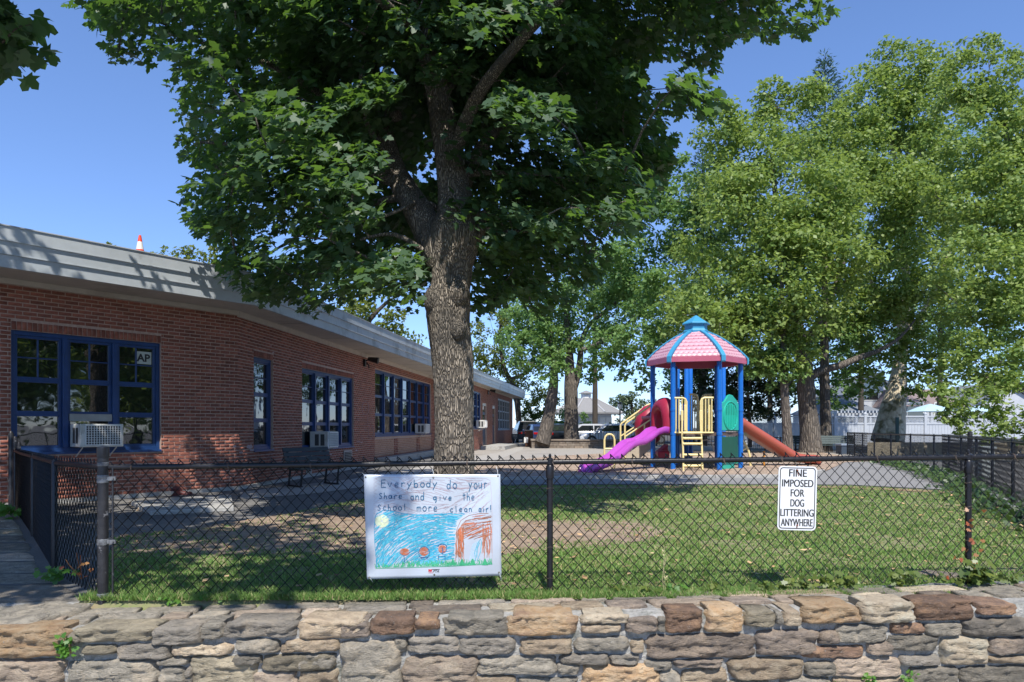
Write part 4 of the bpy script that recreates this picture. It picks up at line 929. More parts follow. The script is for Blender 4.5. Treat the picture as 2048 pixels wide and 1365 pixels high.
for word, x0, x1, y0, y1 in (('Everybody', 298, 862, 290, 366), ('do', 935, 1050, 292, 378), ('your', 1150, 1345, 285, 378), ('Share', 275, 515, 418, 480), ('and', 582, 732, 412, 490), ('give', 805, 1000, 432, 490), ('the', 1090, 1222, 415, 492),
                            ('School', 262, 560, 528, 592), ('More', 645, 862, 520, 600), ('clean', 965, 1200, 545, 606), ('air!', 1252, 1390, 540, 606)):
    n = len(word); cw = (x1-x0)/n
    for i, ch in enumerate(word):
        for s in GL[ch]:
            jx, jy = rnd.uniform(-2, 2), rnd.uniform(-3, 3)
            wr.append(([(x0+cw*(i+.1+.8*p[0])+jx, y0+(y1-y0)*p[1]+jy) for p in s], 7.2 if ch not in 'g!' else 8.5))
stroke_obj('handwriting', wr, m_tx, DD+.0022)
# emblem at the foot
b = MB()
for q in ([(765, 1162), (782, 1168), (798, 1162), (800, 1190), (788, 1186), (782, 1196), (775, 1186), (763, 1190)],): b.add([bmap(u, v, DD) for u, v in q], [tuple(range(len(q)))])
for i in range(5): b.quad(*[bmap(u, v, DD) for u, v in ((766+i*9, 1196), (772+i*9, 1196), (772+i*9, 1203), (766+i*9, 1203))])
b.build('emblem', m_rd, bn_)
b = MB(); V, Fc = text_polys('PTA', 36, 0.6); b.add([bmap(838+x*.92+(y*.2), 1196-y*.9, DD) for x, y, _ in V], Fc)
for i in range(6): b.quad(*[bmap(u, v, DD) for u, v in ((803+i*12, 1162), (812+i*12, 1162), (812+i*12, 1172), (803+i*12, 1172))])
b.build('emblem_lettering', m_ink, bn_)
m_brass = mat('grommet', (0.3, 0.28, 0.2), rough=0.35, metal=0.8)
for u, v in ((153, 267), (812, 270), (1442, 256), (190, 1245), (822, 1218), (1452, 1196)):
    p = bmap(u, v, .001); b = MB(); b.tube([(p[0], p[1]+.002, p[2]), (p[0], p[1]-.002, p[2])], .0062, 14); g_ = b.build('grommet', m_brass, bn_)
    b = MB(); b.tube([(p[0], p[1]-.0021, p[2]), (p[0], p[1]-.0026, p[2])], .003, 10); b.build('eyelet', m_ink, g_)
m_zip = mat('zip_tie', (0.6, 0.62, 0.62), rough=0.4)
b = MB()
for (u, v), (u2, v2) in (((153, 267), (120, 225)), ((812, 270), (805, 190)), ((1442, 256), (1425, 165)), ((190, 1245), (220, 1290)), ((1452, 1196), (1480, 1275)), ((1452, 1196), (1470, 1280))):
    p, q = bmap(u, v, .003), bmap(u2, v2, -.02); b.tube([p, ((p[0]+q[0])/2+.004, (p[1]+q[1])/2-.006, (p[2]+q[2])/2), q], .0016, 5)
b.build('tie', m_zip, bn_)

# ------------------------------------------------------------------ stone wall
SW = thing('stone_wall', 'low mortared fieldstone wall in grey, tan and rust along the foot of the picture', 'wall', (0, 3.9, -0.55))
def YW(x): return 3.88+0.042*x
def ZW(x): return 0.008+0.0165*x
ROCK = {}
def rock(key, c1, c2, c3=None): ROCK[key] = rockmat('rock_'+key, c1, c2, c3)
rock('grey', (0.420, 0.374, 0.301), (0.255, 0.233, 0.193), (0.536, 0.453, 0.341)); rock('dark', (0.255, 0.230, 0.193), (0.345, 0.306, 0.256), (0.446, 0.379, 0.295)); rock('tan', (0.586, 0.460, 0.318), (0.408, 0.318, 0.227), (0.663, 0.551, 0.398))
rock('orange', (0.560, 0.367, 0.204), (0.637, 0.477, 0.307), (0.382, 0.245, 0.159)); rock('rust', (0.356, 0.227, 0.153), (0.229, 0.154, 0.114), (0.536, 0.330, 0.193)); rock('cream', (0.688, 0.575, 0.420), (0.536, 0.441, 0.318), (0.720, 0.660, 0.511))
rock('olive', (0.433, 0.374, 0.267), (0.281, 0.245, 0.182), (0.536, 0.453, 0.318)); rock('brown', (0.345, 0.276, 0.216), (0.229, 0.190, 0.159), (0.484, 0.379, 0.284)); rock('pink', (0.547, 0.435, 0.329), (0.395, 0.318, 0.250), (0.637, 0.526, 0.398))
m_grout = mat('wall_mortar', (0.38, 0.37, 0.345), (0.25, 0.245, 0.23), scale=14, rough=1, bump=1.0, bscale=46, detail=9, c3=(0.15, 0.155, 0.13), s3=6)
ST = """0 130 1261 1315 orange|150 301 1259 1286 olive|304 398 1259 1289 dark|401 444 1250 1279 grey|447 589 1246 1276 dark|596 724 1245 1280 tan|132 161 1268 1288 grey
164 227 1291 1312 olive|232 338 1289 1319 dark|342 463 1291 1312 tan|473 554 1280 1307 grey|572 673 1281 1305 tan|0 118 1322 1375 pink|135 311 1323 1375 grey|316 376 1317 1331 grey|318 368 1335 1375 grey|383 509 1314 1376 olive
525 665 1310 1342 olive|506 591 1346 1380 pink|596 672 1342 1380 tan|682 802 1284 1380 grey|741 827 1240 1269 rust|828 878 1243 1260 rust|887 1014 1238 1272 grey|1018 1156 1234 1272 orange|1164 1257 1233 1248 cream|1163 1242 1251 1266 tan
1253 1317 1240 1266 brown|1333 1406 1224 1267 rust|787 813 1277 1307 grey|815 917 1274 1305 dark|919 1029 1277 1310 dark|1043 1142 1279 1309 tan|1152 1260 1275 1303 grey|1262 1289 1279 1307 tan|1293 1512 1270 1318 brown|803 953 1313 1380 pink
957 1114 1315 1349 grey|1123 1217 1310 1331 dark|1222 1280 1311 1330 dark|1115 1158 1328 1351 grey|1167 1319 1332 1380 orange|954 1032 1354 1380 tan|1039 1155 1357 1380 grey|1413 1486 1221 1265 orange|1489 1551 1226 1254 olive|1567 1603 1225 1252 tan
1607 1722 1215 1247 orange|1724 1830 1206 1246 cream|1833 1952 1206 1243 rust|1958 2036 1211 1231 rust|1515 1637 1262 1310 brown|1638 1678 1263 1290 brown|1675 1778 1251 1286 grey|1785 1853 1248 1270 rust|1855 1927 1248 1274 grey|1930 2062 1238 1274 dark
1778 1882 1272 1303 grey|1737 1786 1287 1310 brown|1604 1729 1294 1317 rust|1885 1981 1277 1330 cream|1984 2064 1277 1310 brown|1802 1882 1313 1332 dark|1981 2064 1314 1328 tan|1461 1607 1318 1359 tan|1611 1673 1325 1352 grey|1667 1803 1316 1354 pink
1348 1445 1321 1334 brown|1365 1458 1340 1380 tan|1820 1920 1336 1380 grey|1924 2064 1334 1380 grey|1565 1664 1356 1380 grey|1668 1815 1358 1380 tan|680 738 1248 1276 brown|594 668 1309 1338 grey|465 522 1312 1330 grey|1292 1345 1322 1340 grey|1461 1540 1362 1382 olive
1318 1361 1344 1380 grey|560 594 1290 1306 tan|372 384 1336 1372 dark|1161 1168 1310 1326 dark|1496 1514 1320 1340 tan|1552 1566 1228 1250 grey|1316 1332 1238 1264 grey"""
def stone_mesh(x0, x1, z0, z1, top, seed, prot=0.03, depth=0.24):
    w_, h_ = x1-x0, z1-z0; cx_, cz = (x0+x1)/2, (z0+z1)/2
    nx = max(7, min(30, int(w_/0.012))); nz = max(6, min(20, int(h_/0.010))); rows = []; e = 8 if w_ > .2 else 5
    rg = np.random.RandomState(seed); sk = rg.uniform(-.14, .14); tp = rg.uniform(-.12, .12)
    for j in range(nz+1):
        v = -1+2*j/nz; row = []
        for i in range(nx+1):
            u = -1+2*i/nx; inf = max(abs(u), abs(v)); Lp = (abs(u)**e+abs(v)**e)**(1/e) or 1; infp = max(abs(u), -v if top else abs(v))
            q = inf/Lp if inf > 0 else 1
            uu, vv = u*q, v*q
            wob = 1+(0.10*noise.noise(Vector((u*1.7+seed, v*1.7, seed*.37)))+.05*noise.noise(Vector((u*5+seed, v*5, seed*.37))))*inf
            x = cx_+uu*w_/2*wob*(1-tp*vv*.5)+sk*vv*h_*.2; z = cz+vv*h_/2*(wob+0.06*noise.noise(Vector((u*2.5, seed, 2))))
            p = (1-infp**13)
            rel = noise.noise(Vector((x*9, seed, z*24)))*.014+noise.noise(Vector((x*30, seed, z*70)))*.010+.008*round(1.5*noise.noise(Vector((x*7+z*5, seed+20, z*16-x*3))))/1.5+abs(noise.noise(Vector((x*5+z*6, seed+3, z*30))))*.022-.012*abs(noise.noise(Vector((x*12-z*9, seed+9, z*14))))
            if top: z = min(z, z1+.003)
            rows_y = YW(x)+0.030-(prot+.022)*p-rel*p*1.3
            row.append((x, rows_y, z))
        rows.append(row)
    if top:  # carry the face back over the top of the wall
        last = rows[-1]; 
        for k, d in enumerate((0.03, 0.09, 0.16, depth)):
            row = []
            for i in range(nx+1):
                x, y, z = last[i]; u = -1+2*i/nx
                zz = z1+0.004+noise.noise(Vector((x*7, d*14, seed)))*.008-(.012 if k == 3 else 0)-(.01*abs(u)**8)
                row.append((x*(1)-(0.012*(u**7)), YW(x)-prot*.3+d, zz))
            rows.append(row)
        rows.append([(x, y+.01, z-.07) for x, y, z in rows[-1]])
    b = MB(); b.grid(rows)
    if top:
        for e_ in (0, -1):
            ed = [r[e_] for r in rows[-6:]]; b.grid([ed, [(x, y, z-.07) for x, y, z in ed]])
    return b
k = 0
for line in ST.replace('\n', '|').split('|'):
    a, c, d, e, col = line.split(); a, c, d, e = map(float, (a, c, d, e)); k += 1
    xm = X((a+c)/2, 3.9); y = YW(xm)-.02
    gx, gy = (c-a)*.02+1.6, (e-d)*.04+1.1
    x0, x1 = X(a-gx, y), X(c+gx, y); z1, z0 = Z(d-gy*.4, y), Z(e+gy, y)
    if a == 0: x0 -= 0.12
    top = z1 > ZW((x0+x1)/2)-0.045 and d < 1262
    b = stone_mesh(x0, x1, z0, z1, top, k, prot=0.026+0.024*random.random(), depth=0.16+0.14*random.random())
    b.build('stone', ROCK[col], SW, smooth='all')
# below and beyond the picture: plain courses, so the wall goes on
rg = random.Random(3)
z = -0.40
while z > -0.56:
    x = -4.2
    while x < 4.4:
        wd = rg.uniform(.15, .42); h = .075
        if not (-2.9 < x < 2.9) or z < -.45+.02*0: 
            b = stone_mesh(x, x+wd-.02, z-h, z-.01, False, k, prot=.025); k += 1; b.build('stone', ROCK[rg.choice(['grey', 'tan', 'brown', 'olive', 'dark'])], SW, smooth='all')
        x += wd
    z -= .08
# mortar core with an uneven face
rows = []
xs = np.linspace(-7.5, 6, 420)
zs_ = [-0.56, -.5, -.45, -.4, -.36, -.33, -.3, -.27, -.24, -.21, -.18, -.15, -.12, -.09, -.06, -.03]
for z in zs_: rows.append([(x, YW(x)+.012+.018*noise.noise(Vector((x*14, z*20, 1)))+.008*noise.noise(Vector((x*40, z*50, 4))), z+ZW(x)) for x in xs])
for d in (0.03, .08, .14, .2, .27, .34, .42, .5, .58, .64): rows.append([(x, YW(x)+d, ZW(x)-.018+.012*noise.noise(Vector((x*9, d*20, 7)))+(0 if d < .6 else -.1)) for x in xs])
b = MB(); b.grid(rows); b.build('mortar', m_grout, SW, smooth='all')
# flat cap stones behind the front row
def cap(poly, z, m, th=0.03, seed=0, parent=SW, amp=.006):
    """flat irregular flagstone: rings from rim to centre"""
    cx_ = sum(p[0] for p in poly)/len(poly); cy_ = sum(p[1] for p in poly)/len(poly); ring = []
    n = len(poly); pts = []
    for i in range(n):
        a, c = poly[i], poly[(i+1) % n]; m_ = max(2, int(math.dist(a, c)/.05))
        for j in range(m_):
            t_ = j/m_; x = a[0]+(c[0]-a[0])*t_; y = a[1]+(c[1]-a[1])*t_; q = .012*noise.noise(Vector((x*12, y*12, seed))); pts.append((x+q, y+q))
    rows = []
    for f, dz in ((1.0, -th), (1.0, -.008), (.97, 0), (.8, .002), (.6, 0), (.35, 0), (.12, 0)):
        rows.append([(cx_+(x-cx_)*f, cy_+(y-cy_)*f, z(x)+dz+amp*noise.noise(Vector(((cx_+(x-cx_)*f)*6, (cy_+(y-cy_)*f)*9, seed)))) for x, y in pts])
    b = MB(); b.grid(rows, closed=True); b.add([p for p in rows[-1]], [tuple(range(len(pts)))])
    b.build('cap_stone', m, parent, smooth='all')
for row_y, hy in ((.245, .15), (.39, .13)):
    x = -3.2
    while x < 3.6:
        wd = rg.uniform(.16, .5); a = .012
        P = [(x+a+rg.uniform(0, .04), YW(x)+row_y-hy/2+rg.uniform(-.02, .02)), (x+wd-a, YW(x+wd)+row_y-hy/2+rg.uniform(-.02, .02)), (x+wd-a-rg.uniform(0, .03), YW(x+wd)+row_y+hy/2-.01), (x+wd*.5, YW(x+wd*.5)+row_y+hy/2+rg.uniform(-.01, .01)), (x+a, YW(x)+row_y+hy/2-.01)]
        cap(P, ZW, ROCK[rg.choice(['grey', 'grey', 'dark', 'tan', 'cream', 'pink', 'brown'] if x > -1 else ['grey', 'dark', 'pink', 'grey'])], seed=k); k += 1; x += wd
# broad return wall running back beside the left fence
RW = thing('return_wall', 'broad mortared stone cap running back on the left beside the fence', 'wall', (-3.6, 4.8, 0))
LPo = [(FX0-.03, FY0+.0), (X(109, 5.1)-.06, 5.1), (X(66, 6.8)-.06, 6.8), (X(22, 9.4)-.06, 9.4)]
outer = [(-6.4, 3.98), (-6.9, 5.1), (-7.6, 6.8), (-8.2, 9.4)]
b = MB(); b.prism([(-2.62, 4.22)]+LPo+[(p[0], max(p[1], 4.22)) for p in outer[::-1]], -0.56, -0.012); b.build('mortar', m_grout, RW)
Pi, Li = line_path(LPo); Po, Lo = line_path(outer); s = 0.0
while s < Li-.2:
    ds_ = rg.uniform(.45, .8); ds_ = min(ds_, Li-s); e_ = min(1, (s+ds_)/Li)
    f = 0.0
    while f < .9:
        df = rg.uniform(.14, .3); g2 = min(1, f+df)
        def q(fs, ff):
            a = Pi(Li*fs); c = Po(Lo*fs); return (a[0]+(c[0]-a[0])*ff, a[1]+(c[1]-a[1])*ff)
        j = lambda: rg.uniform(-.02, .02)
        P = [q(s/Li+.006, f+.012+j()*.3), q(e_-.006, f+.012+j()*.3), q(e_-.006, g2-.008), q((s/Li+e_)/2, g2+j()*.5), q(s/Li+.006, g2-.012)]
        cap(P, lambda x: .006, ROCK[rg.choice(['grey', 'grey', 'olive', 'dark', 'pink'])], seed=k, parent=RW, amp=.012); k += 1; f = g2
    s += ds_
# front corner of the return wall, left of the post
for P, c in (([(-3.6, 3.80), (-2.72, 3.84), (-2.60, 4.2), (-2.75, 4.42), (-3.1, 4.5), (-3.6, 4.3)], 'grey'), ([(-4.4, 3.76), (-3.63, 3.79), (-3.63, 4.3), (-4.4, 4.4)], 'dark')):
    cap(P, lambda x: .022+ZW(x)*.9, ROCK[c], seed=k, parent=RW, amp=.014, th=.05); k += 1
# ------------------------------------------------------------------ weeds in and by the stone wall
lm_weed = leafmat('weed_leaf', (0.05, 0.15, 0.02), (0.11, 0.24, 0.035), (0.2, 0.4, 0.05), 0.3)
lm_vine = leafmat('vine_leaf', (0.05, 0.10, 0.02), (0.16, 0.2, 0.04), (0.24, 0.3, 0.06), 0.3)
lm_red = leafmat('red_leaf', (0.32, 0.07, 0.03), (0.4, 0.2, 0.07), (0.4, 0.12, 0.04), 0.3)
MAPLE = np.array([(0, 0, 0), (.34, -.06, -.05), (.24, .17, -.02), (.56, .40, -.10), (.25, .48, -.02), (.27, .74, -.07), (0, 1, -.12), (-.27, .74, -.07), (-.25, .48, -.02), (-.56, .40, -.10), (-.24, .17, -.02), (-.34, -.06, -.05)], float)
MAPLE_F = np.array([[0, 1, 2, 3, 4, 5, 6], [0, 6, 7, 8, 9, 10, 11]])
DIAM = np.array([(0, 0, 0), (.36, .42, -.07), (0, 1, -.1), (-.36, .42, -.07)], float); DIAM_F = np.array([[0, 1, 2], [0, 2, 3]])
def leaves_mesh(C, N, T, S, tmpl, tf):
    N = N/np.linalg.norm(N, axis=1, keepdims=True); T = T-(T*N).sum(1, keepdims=True)*N; T /= (np.linalg.norm(T, axis=1, keepdims=True)+1e-9); U = np.cross(T, N)
    V = C[:, None]+S[:, None, None]*(tmpl[None, :, 0:1]*U[:, None]+tmpl[None, :, 1:2]*T[:, None]+tmpl[None, :, 2:3]*N[:, None])
    k = len(tmpl); Fc = (np.arange(len(C))[:, None, None]*k+tf[None]).reshape(-1, tf.shape[1])
    return V.reshape(-1, 3), Fc
def add_leaves(name, parent, C, N, T, S, m, tmpl=MAPLE, tf=MAPLE_F, kind=None):
    V, Fc = leaves_mesh(C, N, T, S, tmpl, tf); V = V-np.array(wloc(parent) if parent is not None else (0, 0, 0))[None]
    o = link(name, np_mesh(name, V, [Fc]), m, parent)
    if kind: o['kind'] = kind
    return o
def weed(loc, h, n, s, label, m=lm_weed, droop=0.0, spread=.06, cat='weed', tmpl=MAPLE, tf=MAPLE_F, grp=None, nst=4):
    t = thing('weed', label, cat, loc, 0, grp); b = MB(); C = []; T = []
    for i in range(nst):
        a = random.uniform(0, 6.28); d = Vector((math.cos(a)*spread, -abs(math.sin(a))*spread, h*random.uniform(.6, 1)*(1 if not droop else 1)))
        if droop: d.z = h*random.uniform(-1, 1); d.y = -spread*random.uniform(.3, 1)
        P = [Vector(loc)+d*f+Vector((random.gauss(0, .006), 0, 0)) for f in (0, .35, .7, 1)]; b.tube(P, .0018, 4)
        for _ in range(n//nst):
            f = random.uniform(.2, 1); C.append(Vector(loc)+d*f+Vector((random.gauss(0, spread*.35), random.gauss(-.01, spread*.2), random.gauss(0, .012)))); T.append(Vector((random.gauss(0, 1), random.gauss(-.4, .6), random.gauss(0, .6))))
    b.build('stem', m, t)
    n_ = len(C); C = np.array(C); T = np.array(T); N = np.random.randn(n_, 3)*.45+np.array([0, -.55, .8]); S = s*(.6+.7*np.random.rand(n_))
    add_leaves('leaves', t, C, N, T, S, m, tmpl, tf); return t
yw = YW(X(140, 3.75))
weed((X(140, yw), yw-.035, Z(1285, yw)), .085, 46, .034, 'leafy green weed hanging from a joint beside the orange end stone', droop=1, spread=.045)
weed((X(742, yw+.1), yw+.05, Z(1365, yw+.1)), .03, 9, .05, 'broad-leaved green seedling low on the big grey slab', spread=.04)
for px, py, lb in ((1728, 1352, 'small bright weed at the foot of the wall under the pink stone'), (1805, 1348, 'small bright weed sprouting between two stones right of its twin'), (1648, 1362, 'tiny green weed sprig at the lower edge left of the pink stone')):
    x = X(px, 4.0); weed((x, YW(x)-.03, Z(py+8, 4.0)), .06, 22, .022, lb, spread=.035)
weed((X(150, 4.9), 4.75, .03), .1, 40, .05, 'bright green weed growing through the foot of the left fence', spread=.09)
weed((X(36, 8.2), 8.1, .03), .16, 40, .08, 'green weed by the far end of the left fence', spread=.14)
# creeper and weeds along the foot of the front fence
WLB = ['broad leaved creeper at the fence foot right of the middle post', 'small creeper tuft second right of the middle post', 'green weed tuft beside the straw stalk', 'creeper tuft between the straw stalk and the dog sign', 'creeper under the left part of the dog sign',
       'creeper directly below the left edge of the dog sign', 'creeper directly below the dog sign', 'bushy creeper just right of the dog sign foot', 'bushy creeper second right of the dog sign foot', 'tall leafy creeper halfway between dog sign and fence post', 'tallest leafy creeper left of the vine covered post',
       'creeper tuft touching the left of the vine covered post', 'creeper tuft just right of the vine covered post', 'creeper tuft nearest the right edge at the fence foot', 'tiny weed at the fence foot left of the banner', 'weed tuft midway between corner post and banner', 'weed tuft nearest the corner post at the fence foot', 'tiny weed at the fence foot below the banner']
for i, (px, n, s, h, mm) in enumerate(((1235, 18, .045, .06, lm_vine), (1290, 12, .04, .05, lm_vine), (1340, 14, .04, .05, lm_weed), (1420, 16, .035, .05, lm_vine), (1520, 20, .04, .06, lm_vine), (1560, 20, .04, .07, lm_vine), (1600, 22, .04, .07, lm_vine), (1650, 26, .045, .08, lm_vine), (1690, 26, .04, .08, lm_vine), (1790, 34, .04, .09, lm_vine), (1815, 30, .04, .11, lm_vine),
                               (1905, 16, .04, .06, lm_vine), (1960, 24, .05, .1, lm_vine), (2010, 18, .05, .08, lm_vine), (560, 10, .03, .05, lm_vine), (430, 10, .03, .05, lm_weed), (345, 12, .03, .06, lm_weed), (900, 10, .03, .05, lm_vine))):
    x = X(px, FY(X(px, 4.4))); o = weed((x, FY(x)-.02, .01+ZW(x)*.8), h, n, s, WLB[i], m=mm, spread=.07, grp='weeds along the foot of the front fence')
vn = weed((X(1935, 4.53)-.03, 4.50, .02), .26, 60, .055, 'vine with green and withered leaves climbing the fence post right of the dog sign', m=lm_vine, spread=.12, cat='vine', nst=6); vn.name = 'vine'
C = np.array([(X(1935, 4.5)+random.gauss(.01, .05), 4.49, .04+random.random()*.5) for _ in range(26)]); add_leaves('dry_leaves', vn, C, np.random.randn(26, 3)*.5+np.array([0, -1, .2]), np.random.randn(26, 3), np.full(26, .03), lm_red)
v2 = weed((X(170, 4.55), 4.52, .08), .2, 10, .03, 'red leaved sprig caught in the left fence near the corner post', m=lm_red, spread=.09, cat='vine'); v2.name = 'vine'
x = X(1470, 4.42); t = weed((X(1325, 4.42), 4.38, .0), .33, 6, .02, 'thin dry straw stalk standing at the foot of the front fence', spread=.02, nst=2, m=mat('straw', (0.45, 0.4, 0.22), rough=.9))
# flat stone / drain lid in the grass at right
b = MB(); yy = 4.95; b.prism([(X(1825, yy), yy), (X(1930, yy-.15), yy-.15), (X(1935, yy-.05), yy-.02), (X(1850, yy+.12), yy+.12)], .0, .03); tag(b.build('flat_stone', ROCK['brown'], None, bevel=.006), 'flat brown stone lying in the grass near the right fence post', 'flat stone')
# hedge plants under the right fence
lm_ivy = leafmat('ivy_leaf', (0.03, 0.07, 0.02), (0.08, 0.13, 0.03), (0.1, 0.2, 0.03), 0.25)
n = 2600; ss = np.random.rand(n)**.8; pts = [((11.4, 21.5)), (9.9, 16.3), (7.9, 12), (6.15, 8.6), (5.2, 6.2)]
Pp, Lp = line_path(pts); C = np.array([(*Pp(s*Lp), 0) for s in ss]); C[:, 0] += np.random.randn(n)*.22+.1; C[:, 1] += np.random.randn(n)*.22; C[:, 2] = np.abs(np.random.randn(n))*.07+.02
o = add_leaves('ground_cover', None, C, np.random.randn(n, 3)*.5+np.array([0, -.3, 1]), np.random.randn(n, 3), .06+.05*np.random.rand(n), lm_ivy); o['kind'] = 'stuff'
# kerb under right fence
kb = MB(); 
for (a, c) in zip(RP[1:-1], RP[2:]):
    l = math.dist(a, c); fr = Fr(a, (c[0]-a[0], c[1]-a[1])); kb.fbox(fr, 0, l-.01, -.12, .1, 0, .09)
tag(kb.build('fence_kerb', m_conc, None, bevel=.01), kind='structure')

# ------------------------------------------------------------------ playground structure
PX0, PY0 = X(1392, 18.2), 18.2
pg = thing('play_structure', 'blue posted playground tower with pink hexagonal roof, ladder and platforms', 'play structure', (PX0, PY0, 0))
def plast(n, c, r=0.32, **k): return mat(n, c, tuple(v*.9 for v in c), scale=4, rough=r, **k)
m_pb = plast('post_blue', (0.01, 0.14, 0.52), .3); m_rb = plast('roof_blue', (0.05, 0.30, 0.50), .4); m_pk = plast('roof_pink', (0.60, 0.35, 0.40), .4); m_yl = plast('rail_cream', (0.80, 0.66, 0.30), .35); m_grn = plast('panel_green', (0.02, 0.42, 0.31), .35)
m_pu = plast('slide_purple', (0.42, 0.07, 0.42), .22, coat=.4); m_bs = plast('slide_brown', (0.42, 0.10, 0.065), .35); m_rdp = plast('plastic_red', (0.34, 0.018, 0.048), .42); m_deck = mat('deck_brown', (0.09, 0.06, 0.05), (0.13, 0.09, 0.075), scale=30, rough=.7); m_dgn = plast('panel_dark_green', (0.008, 0.09, 0.055), .5)
Rr = 1.13; HX = [(math.cos(R(60*i-15.1)), math.sin(R(60*i-15.1))) for i in range(6)]  # vertices at +-x and front/back pairs
def hv(i, r=Rr): return (PX0+HX[i % 6][0]*r, PY0+HX[i % 6][1]*r)
for i in range(6):
    x, y = hv(i); b = MB(); b.lathe((x, y, 0), [(.064, -.05), (.064, 2.8)], 20)
    po = b.build('post', m_pb, pg, smooth=True)
    b = MB()
    for z in (.92, 1.53):
        b.lathe((x, y, 0), [(.067, z-.03), (.073, z-.028), (.073, z+.028), (.067, z+.03)], 20)
    b.build('collar', m_pb, po)
for px, y, zt_ in ((1373, 20.6, 3.0), (1381, 21.0, 3.0), (1447, 20.9, 3.0), (1355, 19.9, 2.95), (1367, 20.8, 1.75)):
    b = MB(); b.lathe((X(px, y), y, 0), [(.066, 0), (.066, zt_), (.04, zt_+.05)], 16); b.build('post', m_pb, pg, smooth=True)
# roof panels: curved, with scale-shaped tiles in relief
ZE = 2.74
prof = [(1.30, ZE+.13), (1.22, ZE+.22), (1.08, ZE+.36), (.92, ZE+.49), (.74, ZE+.62), (.55, ZE+.74), (.36, ZE+.83), (.30, ZE+.86)]
def rp(t_):
    f = t_*(len(prof)-1); i = min(int(f), len(prof)-2); f -= i; return (prof[i][0]*(1-f)+prof[i+1][0]*f, prof[i][1]*(1-f)+prof[i+1][1]*f)
for i in range(6):
    a, c = HX[i], HX[(i+1) % 6]
    rows = []; NT = 48; NC = 48
    for j in range(NT+1):
        r, z = rp(j/NT); row = []
        for k_ in range(NC+1):
            f = k_/NC; dx = a[0]*(1-f)+c[0]*f; dy = a[1]*(1-f)+c[1]*f
            wdt = r*1.0; u = (f-.5)*wdt*8; v = j/NT*9; 
            cell = v-math.floor(v); off = .5*(int(math.floor(v)) % 2); uu = (u+off)-math.floor(u+off)-.5
            sc2 = max(0, 1-((uu*2)**2*.55+ (1-cell)**2*.9)); rel = .014*sc2 if 0.02 < f < .98 else 0
            l = math.hypot((a[0]+c[0])/2, (a[1]+c[1])/2); nx, ny = (a[0]+c[0])/2/l, (a[1]+c[1])/2/l
            row.append((PX0+dx*r+nx*rel*.7, PY0+dy*r+ny*rel*.7, z+rel))
        rows.append(row)
    b = MB(); b.grid(rows); groove = []
    for j in range(NT):
        for k_ in range(NC):
            f = (k_+.5)/NC; r = rp((j+.5)/NT)[0]; u = (f-.5)*r*8; v = (j+.5)/NT*9; cell = v-math.floor(v); off = .5*(int(math.floor(v)) % 2); uu = (u+off)-math.floor(u+off)-.5
            # scalloped lower edge of each scale
            edge = .30*(uu*2)**2; groove.append(1 if (abs(cell-edge) < .16 or (cell < edge and False)) and .02 < f < .98 else 0)
    # rim and inner lip
    P0 = lambda r, z, v: (PX0+v[0]*r, PY0+v[1]*r, z)
    pn = b.build('roof_panel', m_pk, pg, smooth='all'); pn.data.materials.append(plast('roof_groove', (.38, .12, .17), .5)); pn.data.polygons.foreach_set('material_index', groove)
    b = MB(); b.quad(P0(1.30, ZE, a), P0(1.30, ZE, c), P0(1.30, ZE+.132, c), P0(1.30, ZE+.132, a)); b.quad(P0(1.30, ZE, a), P0(1.22, ZE-.0, a), P0(1.22, ZE, c), P0(1.30, ZE, c))
    b.quad(P0(1.22, ZE, a), P0(1.22, ZE+.18, a), P0(1.22, ZE+.18, c), P0(1.22, ZE, c)); b.quad(P0(1.22, ZE+.18, a), P0(.3, ZE+.8, a), P0(.3, ZE+.8, c), P0(1.22, ZE+.18, c)); b.build('rim', plast('roof_rim', (.50, .12, .19), .4), pn)
for i in range(6):
    d = HX[i]; b = MB(); t_ = (-d[1], d[0]); rows = []
    P = [(1.30, ZE-.03), (1.335, ZE+.0), (1.335, ZE+.14)]+[(r+.02, z+.03) for r, z in prof[1:]]
    for sgn in (-1, -.96, .96, 1): rows.append([(PX0+d[0]*(r-(.04 if abs(sgn) == 1 else 0))+t_[0]*.058*sgn, PY0+d[1]*(r-(.04 if abs(sgn) == 1 else 0))+t_[1]*.058*sgn, z-(.03 if abs(sgn) == 1 else 0)) for r, z in P])
    b.grid(rows); ro = b.build('roof_rib', m_rb, pg)
    b = MB()
    for sg in (-1, 1): b.tube([(PX0+d[0]*(r-.01)+t_[0]*.064*sg, PY0+d[1]*(r-.01)+t_[1]*.064*sg, z+.005) for r, z in prof], .008, 5)
    b.build('seam', m_in, ro)
b = MB(); b.lathe((PX0, PY0, 0), [(.33, ZE+.82), (.34, ZE+.90), (.30, ZE+.95), (.30, ZE+1.06), (.37, ZE+1.075), (.365, ZE+1.11), (.12, ZE+1.26), (.05, ZE+1.31), (.0, ZE+1.33)], 6); b.build('cupola', m_rb, pg, bevel=.008)
# deck
b = MB(); b.prism([hv(i, 1.08) for i in range(6)], .87, .95); b.build('deck', m_deck, pg)
b = MB(); b.box(X(1310, 20.6), X(1450, 20.6), 19.3, 21, .87, .95); b.build('deck', m_deck, pg)
b = MB(); b.box(PX0-.36, PX0+.36, 20.9, 20.95, .95, 1.45); b.build('back_panel', m_deck, pg)
